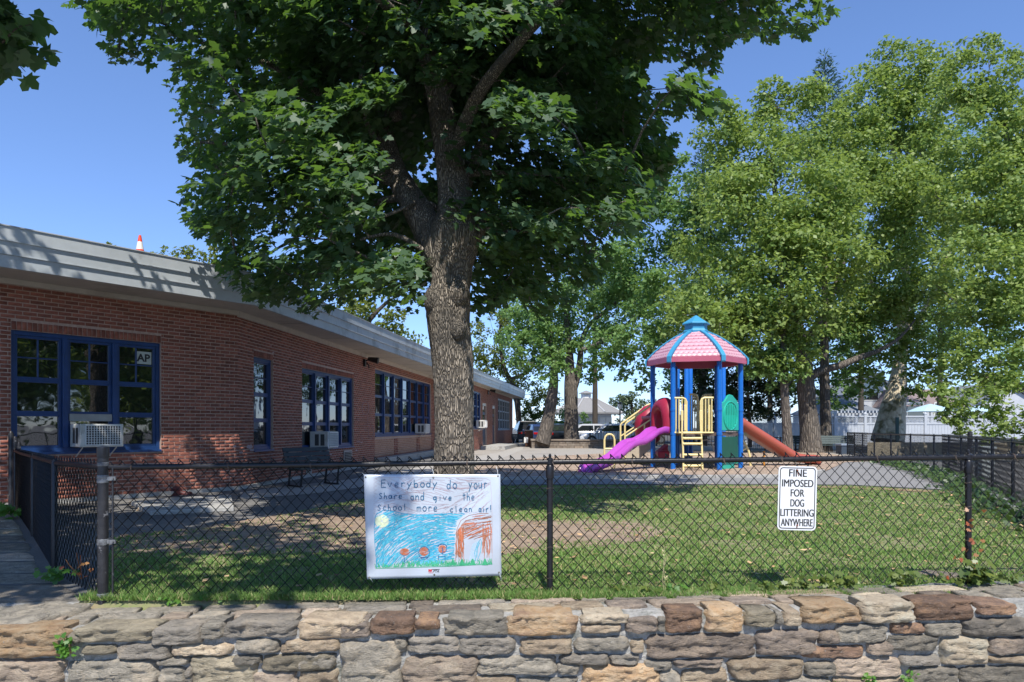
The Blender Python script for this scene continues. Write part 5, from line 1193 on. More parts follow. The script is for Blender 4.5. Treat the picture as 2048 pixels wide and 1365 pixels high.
# railings either side of the ladder, front face Y
yf = PY0-Rr*math.sin(R(60)); r_ = .022
def rail(name, pts, r=r_): b = MB(); b.tube(pts, r, 8); return b.build(name, m_yl, pg, smooth=True)
def gate(x0, x1, y, z0, z1, nb, rnd_side):
    b = MB(); k_ = .09
    top = [(x0, y, z0), (x0, y, z1-k_), (x0+.03, y, z1-.03), (x0+k_, y, z1), (x1, y, z1)] if rnd_side < 0 else [(x0, y, z1), (x1-k_, y, z1), (x1-.03, y, z1-.03), (x1, y, z1-k_), (x1, y, z0)]
    b.tube(top, r_*1.2, 8); b.tube([(x0, y, z0), (x1, y, z0)], r_, 8)
    for i in range(nb): xx = x0+(x1-x0)*(i+.5)/nb; b.tube([(xx, y, z0), (xx, y, z1)], r_*.8, 6)
    o = b.build('railing', m_yl, pg, smooth=True); return o
yfl = yf+.13
gate(X(1349, yfl), X(1373, yfl), yfl, .95, Z(796, yf), 4, 1); gate(X(1401, yf), X(1426, yf), yf-.03, .95, Z(796, yf), 4, -1)
gate(X(1379, 19.2), X(1396, 19.2), 19.2, .97, Z(792, 19.2)+.04, 4, 1); gate(X(1404, 19.2), X(1424, 19.2), 19.2, .97, Z(790, 19.2), 5, -1)
for a, c in ((1369, 1374), (1418, 1422)):
    b = MB(); b.box(X(a, yf), X(c, yf), yf+.03, yf+.06, 1.0, 1.65); b.build('railing_panel', m_yl, pg, bevel=.01)
# ladder
yl_ = yf-.35
for px in (1366, 1404):
    rail('ladder_rail', [(X(px, yl_), yl_-.05, 0), (X(px, yl_), yl_, .55), (X(px, yl_), yl_+.1, 1.0), (X(px+(1 if px < 1380 else -1), yl_), yl_+.12, Z(823, yl_))], .024)
    b = MB(); b.box(X(px-2, yl_), X(px+3, yl_), yl_+.1, yl_+.17, Z(842, yl_), Z(821, yl_)); b.build('hand_hold', m_yl, pg, bevel=.012)
for py in (866, 877, 888, 910, 932):
    z = Z(py, yl_); dy = -.05*(1-min(1, z/.55)); b = MB(); b.tube([(X(1366, yl_), yl_+dy, z), (X(1404, yl_), yl_+dy, z)], .03 if py < 930 else .035, 8); b.build('rung', m_yl, pg, smooth=True)
# green barrel panel on the right front face (between front-right and right posts)
pA_, pB_ = hv(5), hv(0); fr = Fr(pA_, (pB_[0]-pA_[0], pB_[1]-pA_[1])); Lf = Rr
def fprism(fr, poly, o0, o1):
    b = MB(); n = len(poly); vs = [fr.pt(s, o1, z) for s, z in poly]+[fr.pt(s, o0, z) for s, z in poly]
    b.add(vs, [tuple(range(n)), tuple(range(n, 2*n))[::-1]]+[(i, n+i, n+(i+1) % n, (i+1) % n) for i in range(n)]); return b
z0, z1 = 1.0, 1.70
outl = [(.12, z0), (Lf-.1, z0), (Lf-.1, z1-.02), (Lf-.2, z1+.08), (Lf*.62, z1+.21), (Lf*.5, z1+.23), (Lf*.4, z1+.2), (Lf*.25, z1+.05), (.12, z1)]
gp = fprism(fr, outl, -.05, .0).build('green_panel', m_grn, pg, bevel=.015)
cx_ = Lf*.51; b = MB(); q = ell(cx_, (z0+z1)/2+.03, .36, .36, 0, 6.283, 32); q = [(s, (z-(z0+z1)/2)*1.0+(z0+z1)/2) for s, z in q]
b.tube([fr.pt(s, .004, z) for s, z in q], .02, 6); b.build('ring', m_grn, gp, smooth=True)
for i in range(7):
    s = cx_-.27+.09*i; hh = math.sqrt(max(0, .33**2-(s-cx_)**2)); b = MB(); b.tube([fr.pt(s, .004, (z0+z1)/2+.03-hh), fr.pt(s, .004, (z0+z1)/2+.03+hh)], .019, 6); b.build('bar', m_grn, gp, smooth=True)
for i in range(6):
    s = cx_-.225+.09*i; hh = math.sqrt(max(0, .33**2-(s-cx_)**2)); fprism(fr, [(s-.016, (z0+z1)/2+.05), (s+.016, (z0+z1)/2+.05), (s+.016, (z0+z1)/2+hh-.02), (s-.016, (z0+z1)/2+hh-.02)], .0005, .002).build('slot', m_dgn, gp)
fprism(fr, [(.16, .22), (Lf-.14, .22), (Lf-.14, .84), (.16, .84)], -.04, .0).build('lower_panel', m_dgn, pg, bevel=.01)
fprism(fr, [(.3, .0), (Lf-.2, .0), (Lf-.2, .2), (Lf-.35, .32), (.45, .32), (.3, .2)], -.16, -.06).build('climber_block', m_grn, pg, bevel=.02)
b = MB(); b.box(X(1458, 20), X(1480, 20), 20, 20.6, 0, .5); b.box(X(1480, 19), X(1486, 19), 19, 19.3, .8, 1.0); b.build('climber_block', m_grn, pg, bevel=.04)
# red arch hood on the left front face over the purple slide
pA_, pB_ = hv(3), hv(4); fr2 = Fr(pA_, (pB_[0]-pA_[0], pB_[1]-pA_[1]))
def hood(o, sc_=1.0): return
outer_ = [(.06, .95), (.10, 1.35), (.05, 1.72), (.18, 1.95), (.40, 2.08), (.62, 2.1), (.85, 2.0), (1.0, 1.8), (1.06, 1.4), (1.07, .95)]
inner_ = [(.36, .95), (.37, 1.3), (.36, 1.5), (.45, 1.62), (.56, 1.66), (.68, 1.6), (.76, 1.45), (.80, 1.2), (.82, .95), (.82, .95)]
b = MB(); rows = []
for oo, bl in ((-.10, 0), (.04, 0), (.16, .35), (.18, .75), (.10, 1.0), (-.1, 1.0)):
    rows.append([fr2.pt(a[0]*(1-bl)+c[0]*bl, oo, (a[1]*(1-bl)+c[1]*bl)*.82+.16) for a, c in zip(outer_, inner_)])
b.grid(rows); hd = b.build('slide_hood', m_rdp, pg, smooth='all'); sb_ = hd.modifiers.new('smooth', 'SUBSURF'); sb_.levels = 1; sb_.render_levels = 1
# purple wave slide, going left and forward
ps_path = []
sx0, sy0 = X(1325, 17.6), 17.65; sx1, sy1 = X(1183, 16.3), 16.3
Lx = math.hypot(sx1-sx0, sy1-sy0)
def slide(path, wdt, side_h, m, name, dirv, lanes=2, parent=pg):
    """path of (distance, z); dirv = plan direction; cross-section trough with raised rims and a middle hump"""
    ox, oy, dx, dy = dirv; nx, ny = -dy, dx; rows = []
    secs = [(-.5, .0), (-.52, side_h), (-.46, side_h+.02), (-.40, side_h), (-.36, .03), (-.2, .0), (-.07, .02), (0, .07), (.07, .02), (.2, .0), (.36, .03), (.40, side_h), (.46, side_h+.02), (.52, side_h), (.5, 0), (.45, -.05), (-.45, -.05)] if lanes == 2 else \
           [(-.5, -.02), (-.52, side_h), (-.44, side_h+.02), (-.38, side_h-.02), (-.32, .02), (0, 0), (.32, .02), (.38, side_h-.02), (.44, side_h+.02), (.52, side_h), (.5, -.02), (.4, -.06), (-.4, -.06)]
    for d, z in path: rows.append([(ox+dx*d+nx*s*wdt, oy+dy*d+ny*s*wdt, z+h) for s, h in secs])
    b = MB(); b.grid(rows, closed=True); n = len(secs); b.add(rows[-1], [tuple(range(n))]); b.add(rows[0], [tuple(range(n))[::-1]])
    o = b.build(name, m, parent, smooth='all'); return o
dxs, dys = (sx1-sx0)/Lx, (sy1-sy0)/Lx
pts = [(0, .98), (.12, .99), (.3, .94), (.5, .79), (.7, .70), (.88, .68), (1.05, .63), (1.25, .48), (1.45, .32), (1.62, .24), (1.78, .18), (1.95, .12), (Lx-.05, .1), (Lx+.1, .04), (Lx+.12, -.0)]
sl = Lx/2.05; pts = [(d*sl if d < 2 else d, z) for d, z in pts[:-3]]+[(Lx, .13), (Lx+.12, .11), (Lx+.2, .02)]
slide(pts, .50, .10, m_pu, 'wave_slide', (sx0, sy0, dxs, dys))
b = MB(); b.box(sx1-.13, sx1+.17, sy1-.1, sy1+.25, 0, .12); b.build('slide_foot', m_pu, pg, bevel=.04)
# brown straight slide to the right
bx0, by0 = X(1478, 18.6), 18.7; bx1, by1 = X(1585, 19.6), 19.4; Lb = math.hypot(bx1-bx0, by1-by0)
pts = [(-.1, 1.17), (0, 1.15), (.1, 1.08), (Lb*.5, .62), (Lb*.82, .28), (Lb*.95, .17), (Lb+.12, .14), (Lb+.45, .13), (Lb+.6, .1), (Lb+.64, .0)]
slide(pts, .6, .16, m_bs, 'straight_slide', (bx0, by0, (bx1-bx0)/Lb, (by1-by0)/Lb), lanes=1)
b = MB(); b.tube([(X(1528, 19), 19.0, 0), (X(1528, 19), 19.0, .42)], .03, 8); b.build('slide_leg', plast('leg_orange', (.6, .25, .03)), pg)
# arc climber right
b = MB(); b.tube([(X(1480+x, 18.9), 18.9, Z(y, 18.9)) for x, y in ((0, 877), (6, 882), (12, 891), (17, 902), (20, 915), (21, 934))], .032, 8); b.tube([(X(1482, 18.9), 18.9, Z(903, 18.9)), (X(1494, 18.9), 18.9, Z(896, 18.9))], .025, 8); b.build('arc_climber', m_yl, pg, smooth=True)
b = MB(); b.tube([(X(1406+x, 19.6), 19.6, Z(y, 19.6)) for x, y in ((-6, 885), (0, 881), (8, 880), (15, 884), (20, 892), (22, 905))], .02, 6); b.build('arc_climber', m_wht, pg, smooth=True)
# red crawl dome / drum on the left behind the stairs and things under the deck
yd = 20.2
b = MB(); b.lathe((X(1296, yd), yd, 0), [(.26, .62), (.36, .72), (.39, .95), (.40, 1.2), (.34, 1.42), (.25, 1.58), (.13, 1.70), (0, 1.74)], 20); b.build('drum', m_rdp, pg, smooth=True)
b = MB(); b.tube([(X(1277, yd), yd-.48, Z(837, yd)), (X(1305, yd), yd-.48, Z(835, yd))], .05, 10); b.build('drum_band', plast('drum_pink', (.62, .25, .28)), pg, smooth=True)
b = MB(); y = 18.9; b.extr([(X(1308, y), y, Z(912, y)), (X(1337, y), y, Z(889, y)), (X(1337, y), y, Z(918, y)), (X(1308, y), y, Z(920, y))], (0, .5, 0)); b.build('red_climber', m_rdp, pg, bevel=.03)
b = MB(); b.box(X(1312, 18.7), X(1335, 18.7), 18.4, 18.7, .22, .45); b.build('red_climber', m_rdp, pg, bevel=.05)
# stairs with cream side panel and handrails, behind the purple slide
y = 19.6
b = MB(); b.extr([(X(1252, y), y, 0.05), (X(1252, y), y, .28), (X(1312, y), y, .92), (X(1312, y), y, .62), (X(1270, y), y, .05)], (0, .04, 0)); b.build('stair_panel', mat('stair_cream', (.5, .43, .32), (.42, .36, .28), rough=.5), pg)
for i in range(5):
    f = (i+.5)/5; b = MB(); x = X(1252, y)+(X(1312, y)-X(1252, y))*f; b.box(x-.02, x+.2, y+.05, y+.8, .15+.75*f-.02, .15+.75*f+.02); b.build('stair_tread', m_deck, pg)
for dy in (0, .8):
    yy = y+dy
    rail('handrail', [(X(1250, y), yy, 0), (X(1250, y), yy, Z(851, y)), (X(1252, y), yy, Z(847, y)), (X(1305, y), yy, Z(809, y)), (X(1313, y), yy, Z(806, y))], .026)
    rail('handrail', [(X(1250, y), yy, Z(874, y)), (X(1304, y), yy, Z(838, y))], .022); rail('handrail', [(X(1289, y), yy, Z(866, y)), (X(1289, y), yy, Z(849, y))], .022)
# separate looped step rail at the far left
y = 17.6; sr = thing('step_rail', 'cream looped hand rail standing left of the purple slide', 'hand rail', (X(1219, y), y, 0))
b = MB(); b.tube([(X(1209, y), y, 0), (X(1209, y), y, Z(880, y)), (X(1211, y), y, Z(873, y)), (X(1215, y), y, Z(869.5, y)), (X(1219, y), y, Z(869, y)), (X(1223, y), y, Z(869.5, y)), (X(1227, y), y, Z(873, y)), (X(1229, y), y, Z(880, y)), (X(1229, y), y, 0)], .026, 8); b.build('loop', m_yl, sr, smooth=True)
b = MB(); b.tube([(X(1209, y), y, Z(898, y)), (X(1229, y), y, Z(898, y))], .024, 8); b.build('rung', m_yl, sr, smooth=True)
# ------------------------------------------------------------------ trees
lm_maple = leafmat('maple_leaf', (0.037, 0.085, 0.045), (0.08, 0.138, 0.066), (0.18, 0.34, 0.04), 0.35, rough=0.5, spec=0.6)
lm_park = leafmat('park_leaf', (0.115, 0.20, 0.045), (0.29, 0.365, 0.10), (0.34, 0.46, 0.085), 0.38, rough=0.5, spec=0.4)
lm_park2 = leafmat('park_leaf_cool', (0.085, 0.18, 0.055), (0.20, 0.31, 0.095), (0.26, 0.42, 0.09), 0.38, rough=0.5, spec=0.4)
lm_yel = leafmat('yellowish_leaf', (0.09, 0.14, 0.02), (0.18, 0.21, 0.04), (0.25, 0.3, 0.04), 0.4, rough=0.5)
lm_dark = leafmat('evergreen_leaf', (0.012, 0.032, 0.014), (0.035, 0.065, 0.025), (0.04, 0.08, 0.02), 0.2, rough=0.5)
lm_hedge = leafmat('hedge_leaf', (0.08, 0.16, 0.03), (0.15, 0.23, 0.05), (0.2, 0.3, 0.05), 0.3)
lm_fir = leafmat('fir_needle', (0.05, 0.11, 0.08), (0.09, 0.16, 0.11), (0.08, 0.16, 0.08), 0.2)
def barkmat(name, c1, c2, c3, sc=16, st=(1, 1, .17), s3=2.2, t3=.56):
    m = bpy.data.materials.new(name); m.use_nodes = True; t = m.node_tree; L = t.links.new; b = t.nodes['Principled BSDF']; b.inputs['Roughness'].default_value = .92
    tc = _n(t, 'ShaderNodeTexCoord'); mp = _n(t, 'ShaderNodeMapping'); mp.inputs['Scale'].default_value = st; L(tc.outputs['Object'], mp.inputs[0])
    wz = _n(t, 'ShaderNodeTexNoise'); wz.inputs['Scale'].default_value = 5; L(tc.outputs['Object'], wz.inputs['Vector'])
    ad = _n(t, 'ShaderNodeMix', data_type='VECTOR'); ad.inputs['Factor'].default_value = .055; L(mp.outputs[0], ad.inputs['A']); L(wz.outputs['Color'], ad.inputs['B'])
    vo = _n(t, 'ShaderNodeTexVoronoi', feature='DISTANCE_TO_EDGE'); vo.inputs['Scale'].default_value = sc*2.2; L(ad.outputs['Result'], vo.inputs['Vector'])
    mr = _n(t, 'ShaderNodeMapRange'); mr.inputs['From Max'].default_value = .28; L(vo.outputs['Distance'], mr.inputs['Value'])
    mx = _n(t, 'ShaderNodeMix', data_type='RGBA'); mx.inputs['A'].default_value = lin(c2); mx.inputs['B'].default_value = lin(c1); L(mr.outputs[0], mx.inputs['Factor'])
    nz = _n(t, 'ShaderNodeTexNoise'); nz.inputs['Scale'].default_value = s3; nz.inputs['Detail'].default_value = 6; L(tc.outputs['Object'], nz.inputs['Vector'])
    m3 = _n(t, 'ShaderNodeMapRange'); m3.inputs['From Min'].default_value = t3; m3.inputs['From Max'].default_value = t3+.12; L(nz.outputs['Fac'], m3.inputs['Value'])
    mx2 = _n(t, 'ShaderNodeMix', data_type='RGBA'); L(m3.outputs[0], mx2.inputs['Factor']); L(mx.outputs['Result'], mx2.inputs['A']); mx2.inputs['B'].default_value = lin(c3)
    L(mx2.outputs['Result'], b.inputs['Base Color'])
    bp = _n(t, 'ShaderNodeBump'); bp.inputs['Strength'].default_value = 1; bp.inputs['Distance'].default_value = .03; L(mr.outputs[0], bp.inputs['Height']); L(bp.outputs[0], b.inputs['Normal'])
    return m
m_bark = barkmat('maple_bark', (0.43, 0.37, 0.295), (0.12, 0.10, 0.08), (0.17, 0.15, 0.125), sc=25, t3=.52)
m_bark2 = barkmat('grey_bark', (0.2, 0.17, 0.14), (0.08, 0.068, 0.058), (0.12, 0.1, 0.085), sc=6)
m_barkp = barkmat('plane_bark', (0.62, 0.53, 0.38), (0.48, 0.40, 0.28), (0.17, 0.15, 0.075), sc=2, st=(1, 1, .6), s3=2.5, t3=.5)
m_dkbark = mat('dark_bark', (0.05, 0.04, 0.033), (0.08, 0.065, 0.05), scale=20, rough=.95)
def trunk_mesh(b, P, Rd, n=14, rough=0.04, seed=0, bark=0.0):
    """P,Rd smoothed by Catmull-Rom; uneven rings"""
    pts = []; rs = []; N = len(P); P = [Vector(p) for p in P]
    for i in range(N-1):
        p0, p1, p2, p3 = P[max(i-1, 0)], P[i], P[i+1], P[min(i+2, N-1)]; m_ = max(2, int((p2-p1).length/(0.05 if bark else .25)))
        for j in range(m_):
            t = j/m_; q = 0.5*((2*p1)+(p2-p0)*t+(2*p0-5*p1+4*p2-p3)*t*t+(3*p1-p0-3*p2+p3)*t**3); pts.append(q); rs.append(Rd[i]*(1-t)+Rd[i+1]*t)
    pts.append(P[-1]); rs.append(Rd[-1]); vs = []; M = len(pts)
    for i, p in enumerate(pts):
        d = (pts[min(i+1, M-1)]-pts[max(i-1, 0)]).normalized(); a = d.cross(Vector((0, 1, 0))).normalized(); c = a.cross(d).normalized()
        for k in range(n):
            th = 2*math.pi*k/n; u = a*math.cos(th)+c*math.sin(th); r = rs[i]
            q = 1+rough*noise.noise(Vector((u.x*1.5+seed, u.y*1.5, p.z*1.4)))*2+rough*.8*noise.noise(Vector((u.x*4, u.y*4+seed, p.z*5)))
            rr = r*q
            if bark: rr += bark*(abs(noise.noise(Vector((th*9, seed, p.z*3.2+noise.noise(Vector((th*2, p.z*3, 1)))*1.5))))-.25)
            vs.append(p+u*rr)
    fs = [(i*n+k, i*n+(k+1) % n, (i+1)*n+(k+1) % n, (i+1)*n+k) for i in range(M-1) for k in range(n)]
    b.add(vs, fs); return pts, rs
def inside_building(C):
    x, y, z = C[:, 0], C[:, 1], C[:, 2]
    w1_ = x < -6.28+0.798*(y-8.37)+.05; w2_ = x < -5.71+.1405*y+.05
    return (z < 3.75) & w1_ & w2_ & (y < 47)
def grow_twigs(b, nodes, C, r0=0.03, n=4, outline=None):
    """each leaf spray hangs on a twig from the nearest existing limb or twig"""
    nd = [Vector(p) for p in nodes]; arr = np.array([tuple(p) for p in nd]); base = len(arr)
    order = np.argsort([np.min(np.linalg.norm(arr-c, axis=1)) for c in C])
    for k in order:
        c = Vector(C[k]); d = np.linalg.norm(arr-np.array(c), axis=1)+np.maximum(0, arr[:, 2]-c.z)*1.2; i = int(np.argmin(d)); a = Vector(arr[i]); L_ = (c-a).length
        m1 = a.lerp(c, .35)+Vector((random.gauss(0, .05), random.gauss(0, .05), .1))*L_; m2 = a.lerp(c, .7)+Vector((random.gauss(0, .04), random.gauss(0, .04), .07))*L_
        r = min(r0, .006+.011*L_)
        vis_ = outline is None or all(in_poly([q.x/q.y*F+CX], [CY-(q.z-EYE)/q.y*F], outline)[0] for q in (a.lerp(c, .2), m1, a.lerp(c, .5), m2, c))
        if vis_: b.tube([a, m1, m2, c], [r, r*.75, r*.5, r*.3], n, cap=False)
        arr = np.vstack([arr, np.array([m1, m2, c])])

# --- the big maple in the middle
YT = 8.5
mt = thing('maple_tree', 'big maple with thick ridged trunk and dark spreading crown in front of the school', 'tree', (X(908, YT), YT, 0))
TP = [(908, 1035, 120, 0), (908, 1000, 104, 0), (908, 950, 92, 0), (909, 900, 88, 0), (909, 840, 86, 0), (908, 770, 87, 0), (904, 715, 91, 0), (899, 660, 94, 0), (897, 615, 100, 0), (901, 575, 88, 0), (904, 535, 92, 0), (906, 500, 112, 0), (909, 470, 118, 0), (913, 430, 88, .05), (909, 380, 72, .1), (900, 320, 66, .15), (889, 260, 60, .2), (878, 200, 54, .2), (860, 120, 46, .1), (830, 40, 40, 0), (800, -60, 34, 0), (775, -170, 26, -.1), (765, -300, 16, -.1)]
LPm = [(884, 535, 60, .0), (868, 490, 74, .05), (845, 440, 68, .2), (812, 385, 60, .45), (785, 335, 52, .6), (768, 270, 46, .7), (758, 200, 40, .8), (735, 100, 32, .8), (700, -50, 24, .9), (680, -200, 12, 1)]
b = MB(); nodes = []
def from_px(L_, yb_=YT): return [(X(a, yb_+d), yb_+d, Z(c, yb_+d)) for a, c, w_, d in L_], [w_*yb_/F/2*.89 for a, c, w_, d in L_]
P_, R_ = from_px(TP); pts, _r = trunk_mesh(b, P_, R_, n=110, rough=.035, seed=1, bark=.02); nodes += [p for p in pts if p.z > 3.3]
P_, R_ = from_px(LPm); pts, _r = trunk_mesh(b, P_, R_, n=72, rough=.04, seed=5, bark=.016); nodes += [p for p in pts if p.z > 4.2]
# burls on the trunk
for (px, py, r, dy) in ((940, 470, .13, -.05), (868, 600, .13, -.14), (915, 585, .14, -.2), (915, 660, .10, -.23), (955, 465, .1, -.0)):
    c = Vector((X(px, YT+dy), YT+dy, Z(py, YT+dy))); rows = []
    for i in range(9):
        a = math.pi*i/8; rows.append([c+Vector((math.sin(a)*math.cos(t_), math.sin(a)*math.sin(t_)*.8, math.cos(a)*1.3))*r*(1+.22*noise.noise(Vector((a*1.5, t_, px)))) for t_ in [2*math.pi*k/14 for k in range(14)]])
    b.grid(rows, closed=True)
b.build('trunk', m_bark, mt, smooth='all')
b = MB()
extra = [[(912, 420, 40, .1), (960, 300, 30, .5), (1060, 200, 22, .9), (1180, 120, 14, 1.2), (1300, 90, 8, 1.3)], [(905, 330, 36, .2), (950, 200, 28, -.5), (1060, 60, 20, -1.2), (1200, -80, 14, -1.8)],
         [(955, 458, 13, -.1), (1000, 464, 11, -.15), (1050, 462, 9, -.2), (1080, 458, 7, -.3), (1120, 450, 5, -.3)], [(845, 500, 13, -.1), (822, 485, 11, -.15), (790, 470, 10, -.2), (760, 470, 7, -.25), (720, 480, 5, -.3)],
         [(960, 450, 10, 0), (975, 430, 8, .1), (1000, 440, 5, .2), (1020, 480, 4, .2)], [(800, 370, 30, .5), (700, 330, 18, .2), (600, 300, 13, -.2), (480, 290, 8, -.5), (400, 285, 5, -.6)], [(765, 250, 26, .7), (660, 200, 18, .3), (540, 130, 12, 0), (420, 90, 8, -.2), (300, 60, 5, -.3)],
         [(905, 350, 22, .1), (1000, 345, 10, .1), (1060, 350, 8, 0), (1100, 350, 6, -.1), (1200, 380, 4, 0)], [(780, 330, 20, .6), (735, 250, 12, .2), (720, 180, 9, .1), (725, 130, 7, 0)], [(880, 200, 30, .2), (960, 60, 24, 1.2), (1000, -60, 16, 2)], [(830, 60, 26, 0), (760, 0, 18, -1.2), (700, -80, 12, -2)],
         [(900, 300, 26, .2), (860, 220, 20, 1.2), (800, 160, 14, 2)], [(1000, -40, 16, 0), (1300, -120, 12, -.5), (1500, -60, 8, -1), (1640, 0, 4, -1.2)], [(780, 236, 26, .55), (792, 233, 24, .45), (800, 230, 22, .42)],
         [(880, 420, 14, .3), (840, 400, 10, .2), (800, 420, 8, -.3), (740, 440, 6, -.6), (660, 440, 4, -.8)], [(800, 395, 20, .4), (700, 420, 12, .9), (600, 470, 8, 1.2), (520, 520, 5, 1.2)], [(915, 440, 18, .3), (1020, 420, 12, .9), (1120, 450, 8, 1.3), (1200, 480, 5, 1.3)]]
for i, e in enumerate(extra):
    P_, R_ = from_px(e); pts, _r = trunk_mesh(b, P_, R_, n=10, rough=.06, seed=i+10)
    nodes += pts if i != 13 else []
OUT = [(100, -2500), (115, -30), (140, 15), (178, 12), (190, 60), (225, 35), (210, 75), (235, 128), (275, 118), (300, 135), (335, 100), (350, 150), (340, 175), (368, 190), (345, 235), (322, 272), (345, 300), (395, 325), (385, 350), (355, 385), (372, 430), (395, 470), (450, 500), (440, 545), (475, 575), (520, 608), (580, 600), (640, 640), (700, 595), (770, 600), (845, 645), (868, 570), (945, 565), (952, 635), (1030, 590), (1090, 650), (1180, 575), (1230, 520), (1262, 478), (1300, 430), (1335, 330), (1362, 262), (1322, 270), (1335, 230),
       (1420, 240), (1455, 190), (1435, 120), (1462, 82), (1500, 68), (1540, 88), (1570, 60), (1610, 78), (1640, 50), (1680, 22), (1690, -30), (1700, -2500)]
HOLES = [[(1290, 105), (1345, 125), (1335, 190), (1300, 200), (1280, 150)], [(1055, 35), (1085, 45), (1085, 80), (1060, 75)]]
def crown(center, rad, ncl, nleaf, outline, holes, parent, bb, nodes, m, lsz=(.10, .15), clr=.42, seed=1, yclip=None, bias=.45, tw=.03):
    rg = np.random.RandomState(seed); C = []
    while len(C) < ncl:
        v = rg.randn(ncl*2, 3); v /= np.linalg.norm(v, axis=1, keepdims=True); r = rg.rand(ncl*2)**bias; c = np.array(center)+v*r[:, None]*np.array(rad)
        px = c[:, 0]/np.maximum(c[:, 1], .1)*F+CX; py = CY-(c[:, 2]-EYE)/np.maximum(c[:, 1], .1)*F
        ok = in_poly(px, py, outline) & ~inside_building(c)
        for h in holes: ok &= ~in_poly(px, py, h)
        if yclip is not None: ok &= yclip(c)
        C += list(c[ok])
    C = np.array(C[:ncl]); grow_twigs(bb, nodes, C, r0=tw, outline=outline)
    idx = np.repeat(np.arange(ncl), nleaf); n = len(idx); a = rg.rand(n)*6.283; rr = clr*np.sqrt(rg.rand(n))*(.75+.5*rg.rand(ncl)[idx])
    tiltd = rg.randn(ncl, 2)*.25
    outd = C[:, :2]-np.array(center)[:2]; outd /= (np.linalg.norm(outd, axis=1, keepdims=True)+1e-6)
    off = np.stack([rr*np.cos(a), rr*np.sin(a), rg.randn(n)*.07-.5*rr**2], 1)
    off[:, 2] += (off[:, :2]*(tiltd[idx]-outd[idx]*.35)).sum(1)
    L_ = C[idx]+off
    px = L_[:, 0]/np.maximum(L_[:, 1], .1)*F+CX; py = CY-(L_[:, 2]-EYE)/np.maximum(L_[:, 1], .1)*F
    jx = px+rg.randn(n)*4; jy = py+rg.randn(n)*4
    ok = in_poly(jx, jy, outline) & ~inside_building(L_) & (L_[:, 1] > .5)
    for h in holes: ok &= ~in_poly(jx, jy, h)
    L_ = L_[ok]; idx = idx[ok]; off = off[ok]; n = len(L_)
    o2 = np.concatenate([outd[idx], np.zeros((n, 1))], 1)
    N = np.array([0, 0, 1.0])*.85+o2*.45+rg.randn(n, 3)*.38; T = o2*.5+np.concatenate([off[:, :2]*1.6, np.full((n, 1), -.35)], 1)+rg.randn(n, 3)*.4
    S = lsz[0]+(lsz[1]-lsz[0])*rg.rand(n)
    return L_, N, T, S
SEE = [(690, -500), (700, 100), (742, 215), (765, 370), (800, 430), (842, 520), (852, 660), (960, 660), (975, 470), (952, 380), (945, 300), (925, 200), (900, 90), (860, -30)]
def front_clear(c):
    px = c[:, 0]/c[:, 1]*F+CX; py = CY-(c[:, 2]-EYE)/c[:, 1]*F
    return ~((c[:, 1] < 9.0) & in_poly(px, py, SEE) & ((py > 190) | (np.random.rand(len(c)) < .6)))
def sun_lane(c):
    # leave the air between the sun and the lower trunk mostly open
    zz = c[:, 2]-1.5*(8.3-c[:, 1]); return ~((c[:, 1] < 8.3) & (zz > -.3) & (zz < 3.2) & (np.abs(c[:, 0]+.75-.088*(8.3-c[:, 1])) < .62))
Lq = crown((-.75, 8.8, 5.9), (5.6, 3.2, 5.2), 820, 112, OUT, HOLES, mt, b, nodes, lm_maple, (.085, .13), .40, 3, yclip=lambda c: front_clear(c) & sun_lane(c))
b.build('limbs', m_bark, mt, smooth='all', kind='stuff')
add_leaves('crown', mt, *Lq, lm_maple, kind=None)
# --- the second maple off the left edge, its branch ends reach into the corner
OUT2 = [(-30000, -30000), (-30000, 700), (-40, 500), (-8, 160), (8, 168), (30, 140), (52, 158), (70, 135), (62, 120), (108, 118), (100, 105), (62, 112), (55, 85), (80, 78), (62, 50), (85, 45), (80, 28), (50, 40), (20, 5), (15, -30), (300, -1200), (400, -3000), (30000, -30000)]
t2 = thing('maple_tree', 'maple whose leafy branch tips hang into the upper left corner of the sky', 'tree', (-7.0, 3.0, -.0))
b = MB(); P_ = [(-7.0, 2.4, -.6), (-7.0, 2.4, 1), (-6.9, 2.45, 2.6), (-6.6, 2.5, 4), (-6.2, 2.5, 5.5), (-5.6, 2.5, 7.2)]; pts, _r = trunk_mesh(b, P_, [.3, .25, .22, .18, .12, .06], 20, .05, 3); nodes = [p for p in pts if p.z > 3]
b.build('trunk', m_bark, t2, smooth='all')
b = MB()
for e in ([(-6.8, 2.45, 3.2), (-6.2, 3.6, 4.6), (-5.2, 4.8, 5.0), (-4.3, 5.4, 4.8)], [(-6.5, 2.5, 4.4), (-5, 2, 6), (-3.6, 1.5, 7)], [(-6.6, 2.5, 4), (-7.2, 1, 6), (-7.4, .2, 7)], [(-6.3, 2.5, 5), (-4.6, 3.4, 6.6), (-3, 3.2, 7.4)]):
    pts, _r = trunk_mesh(b, e, [.1, .07, .04, .02][:len(e)], 8, .05, 9); nodes += pts
Lq = crown((-5.1, 2.7, 6.6), (3.9, 3.3, 2.5), 115, 60, OUT2, [], t2, b, nodes, lm_maple, (.13, .19), .5, 8, yclip=sun_lane)
Lq3 = crown((-2.5, .9, 6.3), (2.0, 1.6, 1.0), 44, 56, OUT2, [], t2, b, nodes, lm_maple, (.13, .19), .5, 14, yclip=sun_lane)  # unseen crown part, added to shade the front left lawn
Lq2 = crown((-3.95, 5.4, 4.3), (.6, .5, .5), 34, 24, OUT2, [], t2, b, nodes, lm_maple, (.11, .16), .36, 11)
b.build('limbs', m_dkbark, t2, smooth='all', kind='stuff')
add_leaves('crown', t2, *[np.concatenate([p, q, r_]) for p, q, r_ in zip(Lq, Lq2, Lq3)], lm_maple)

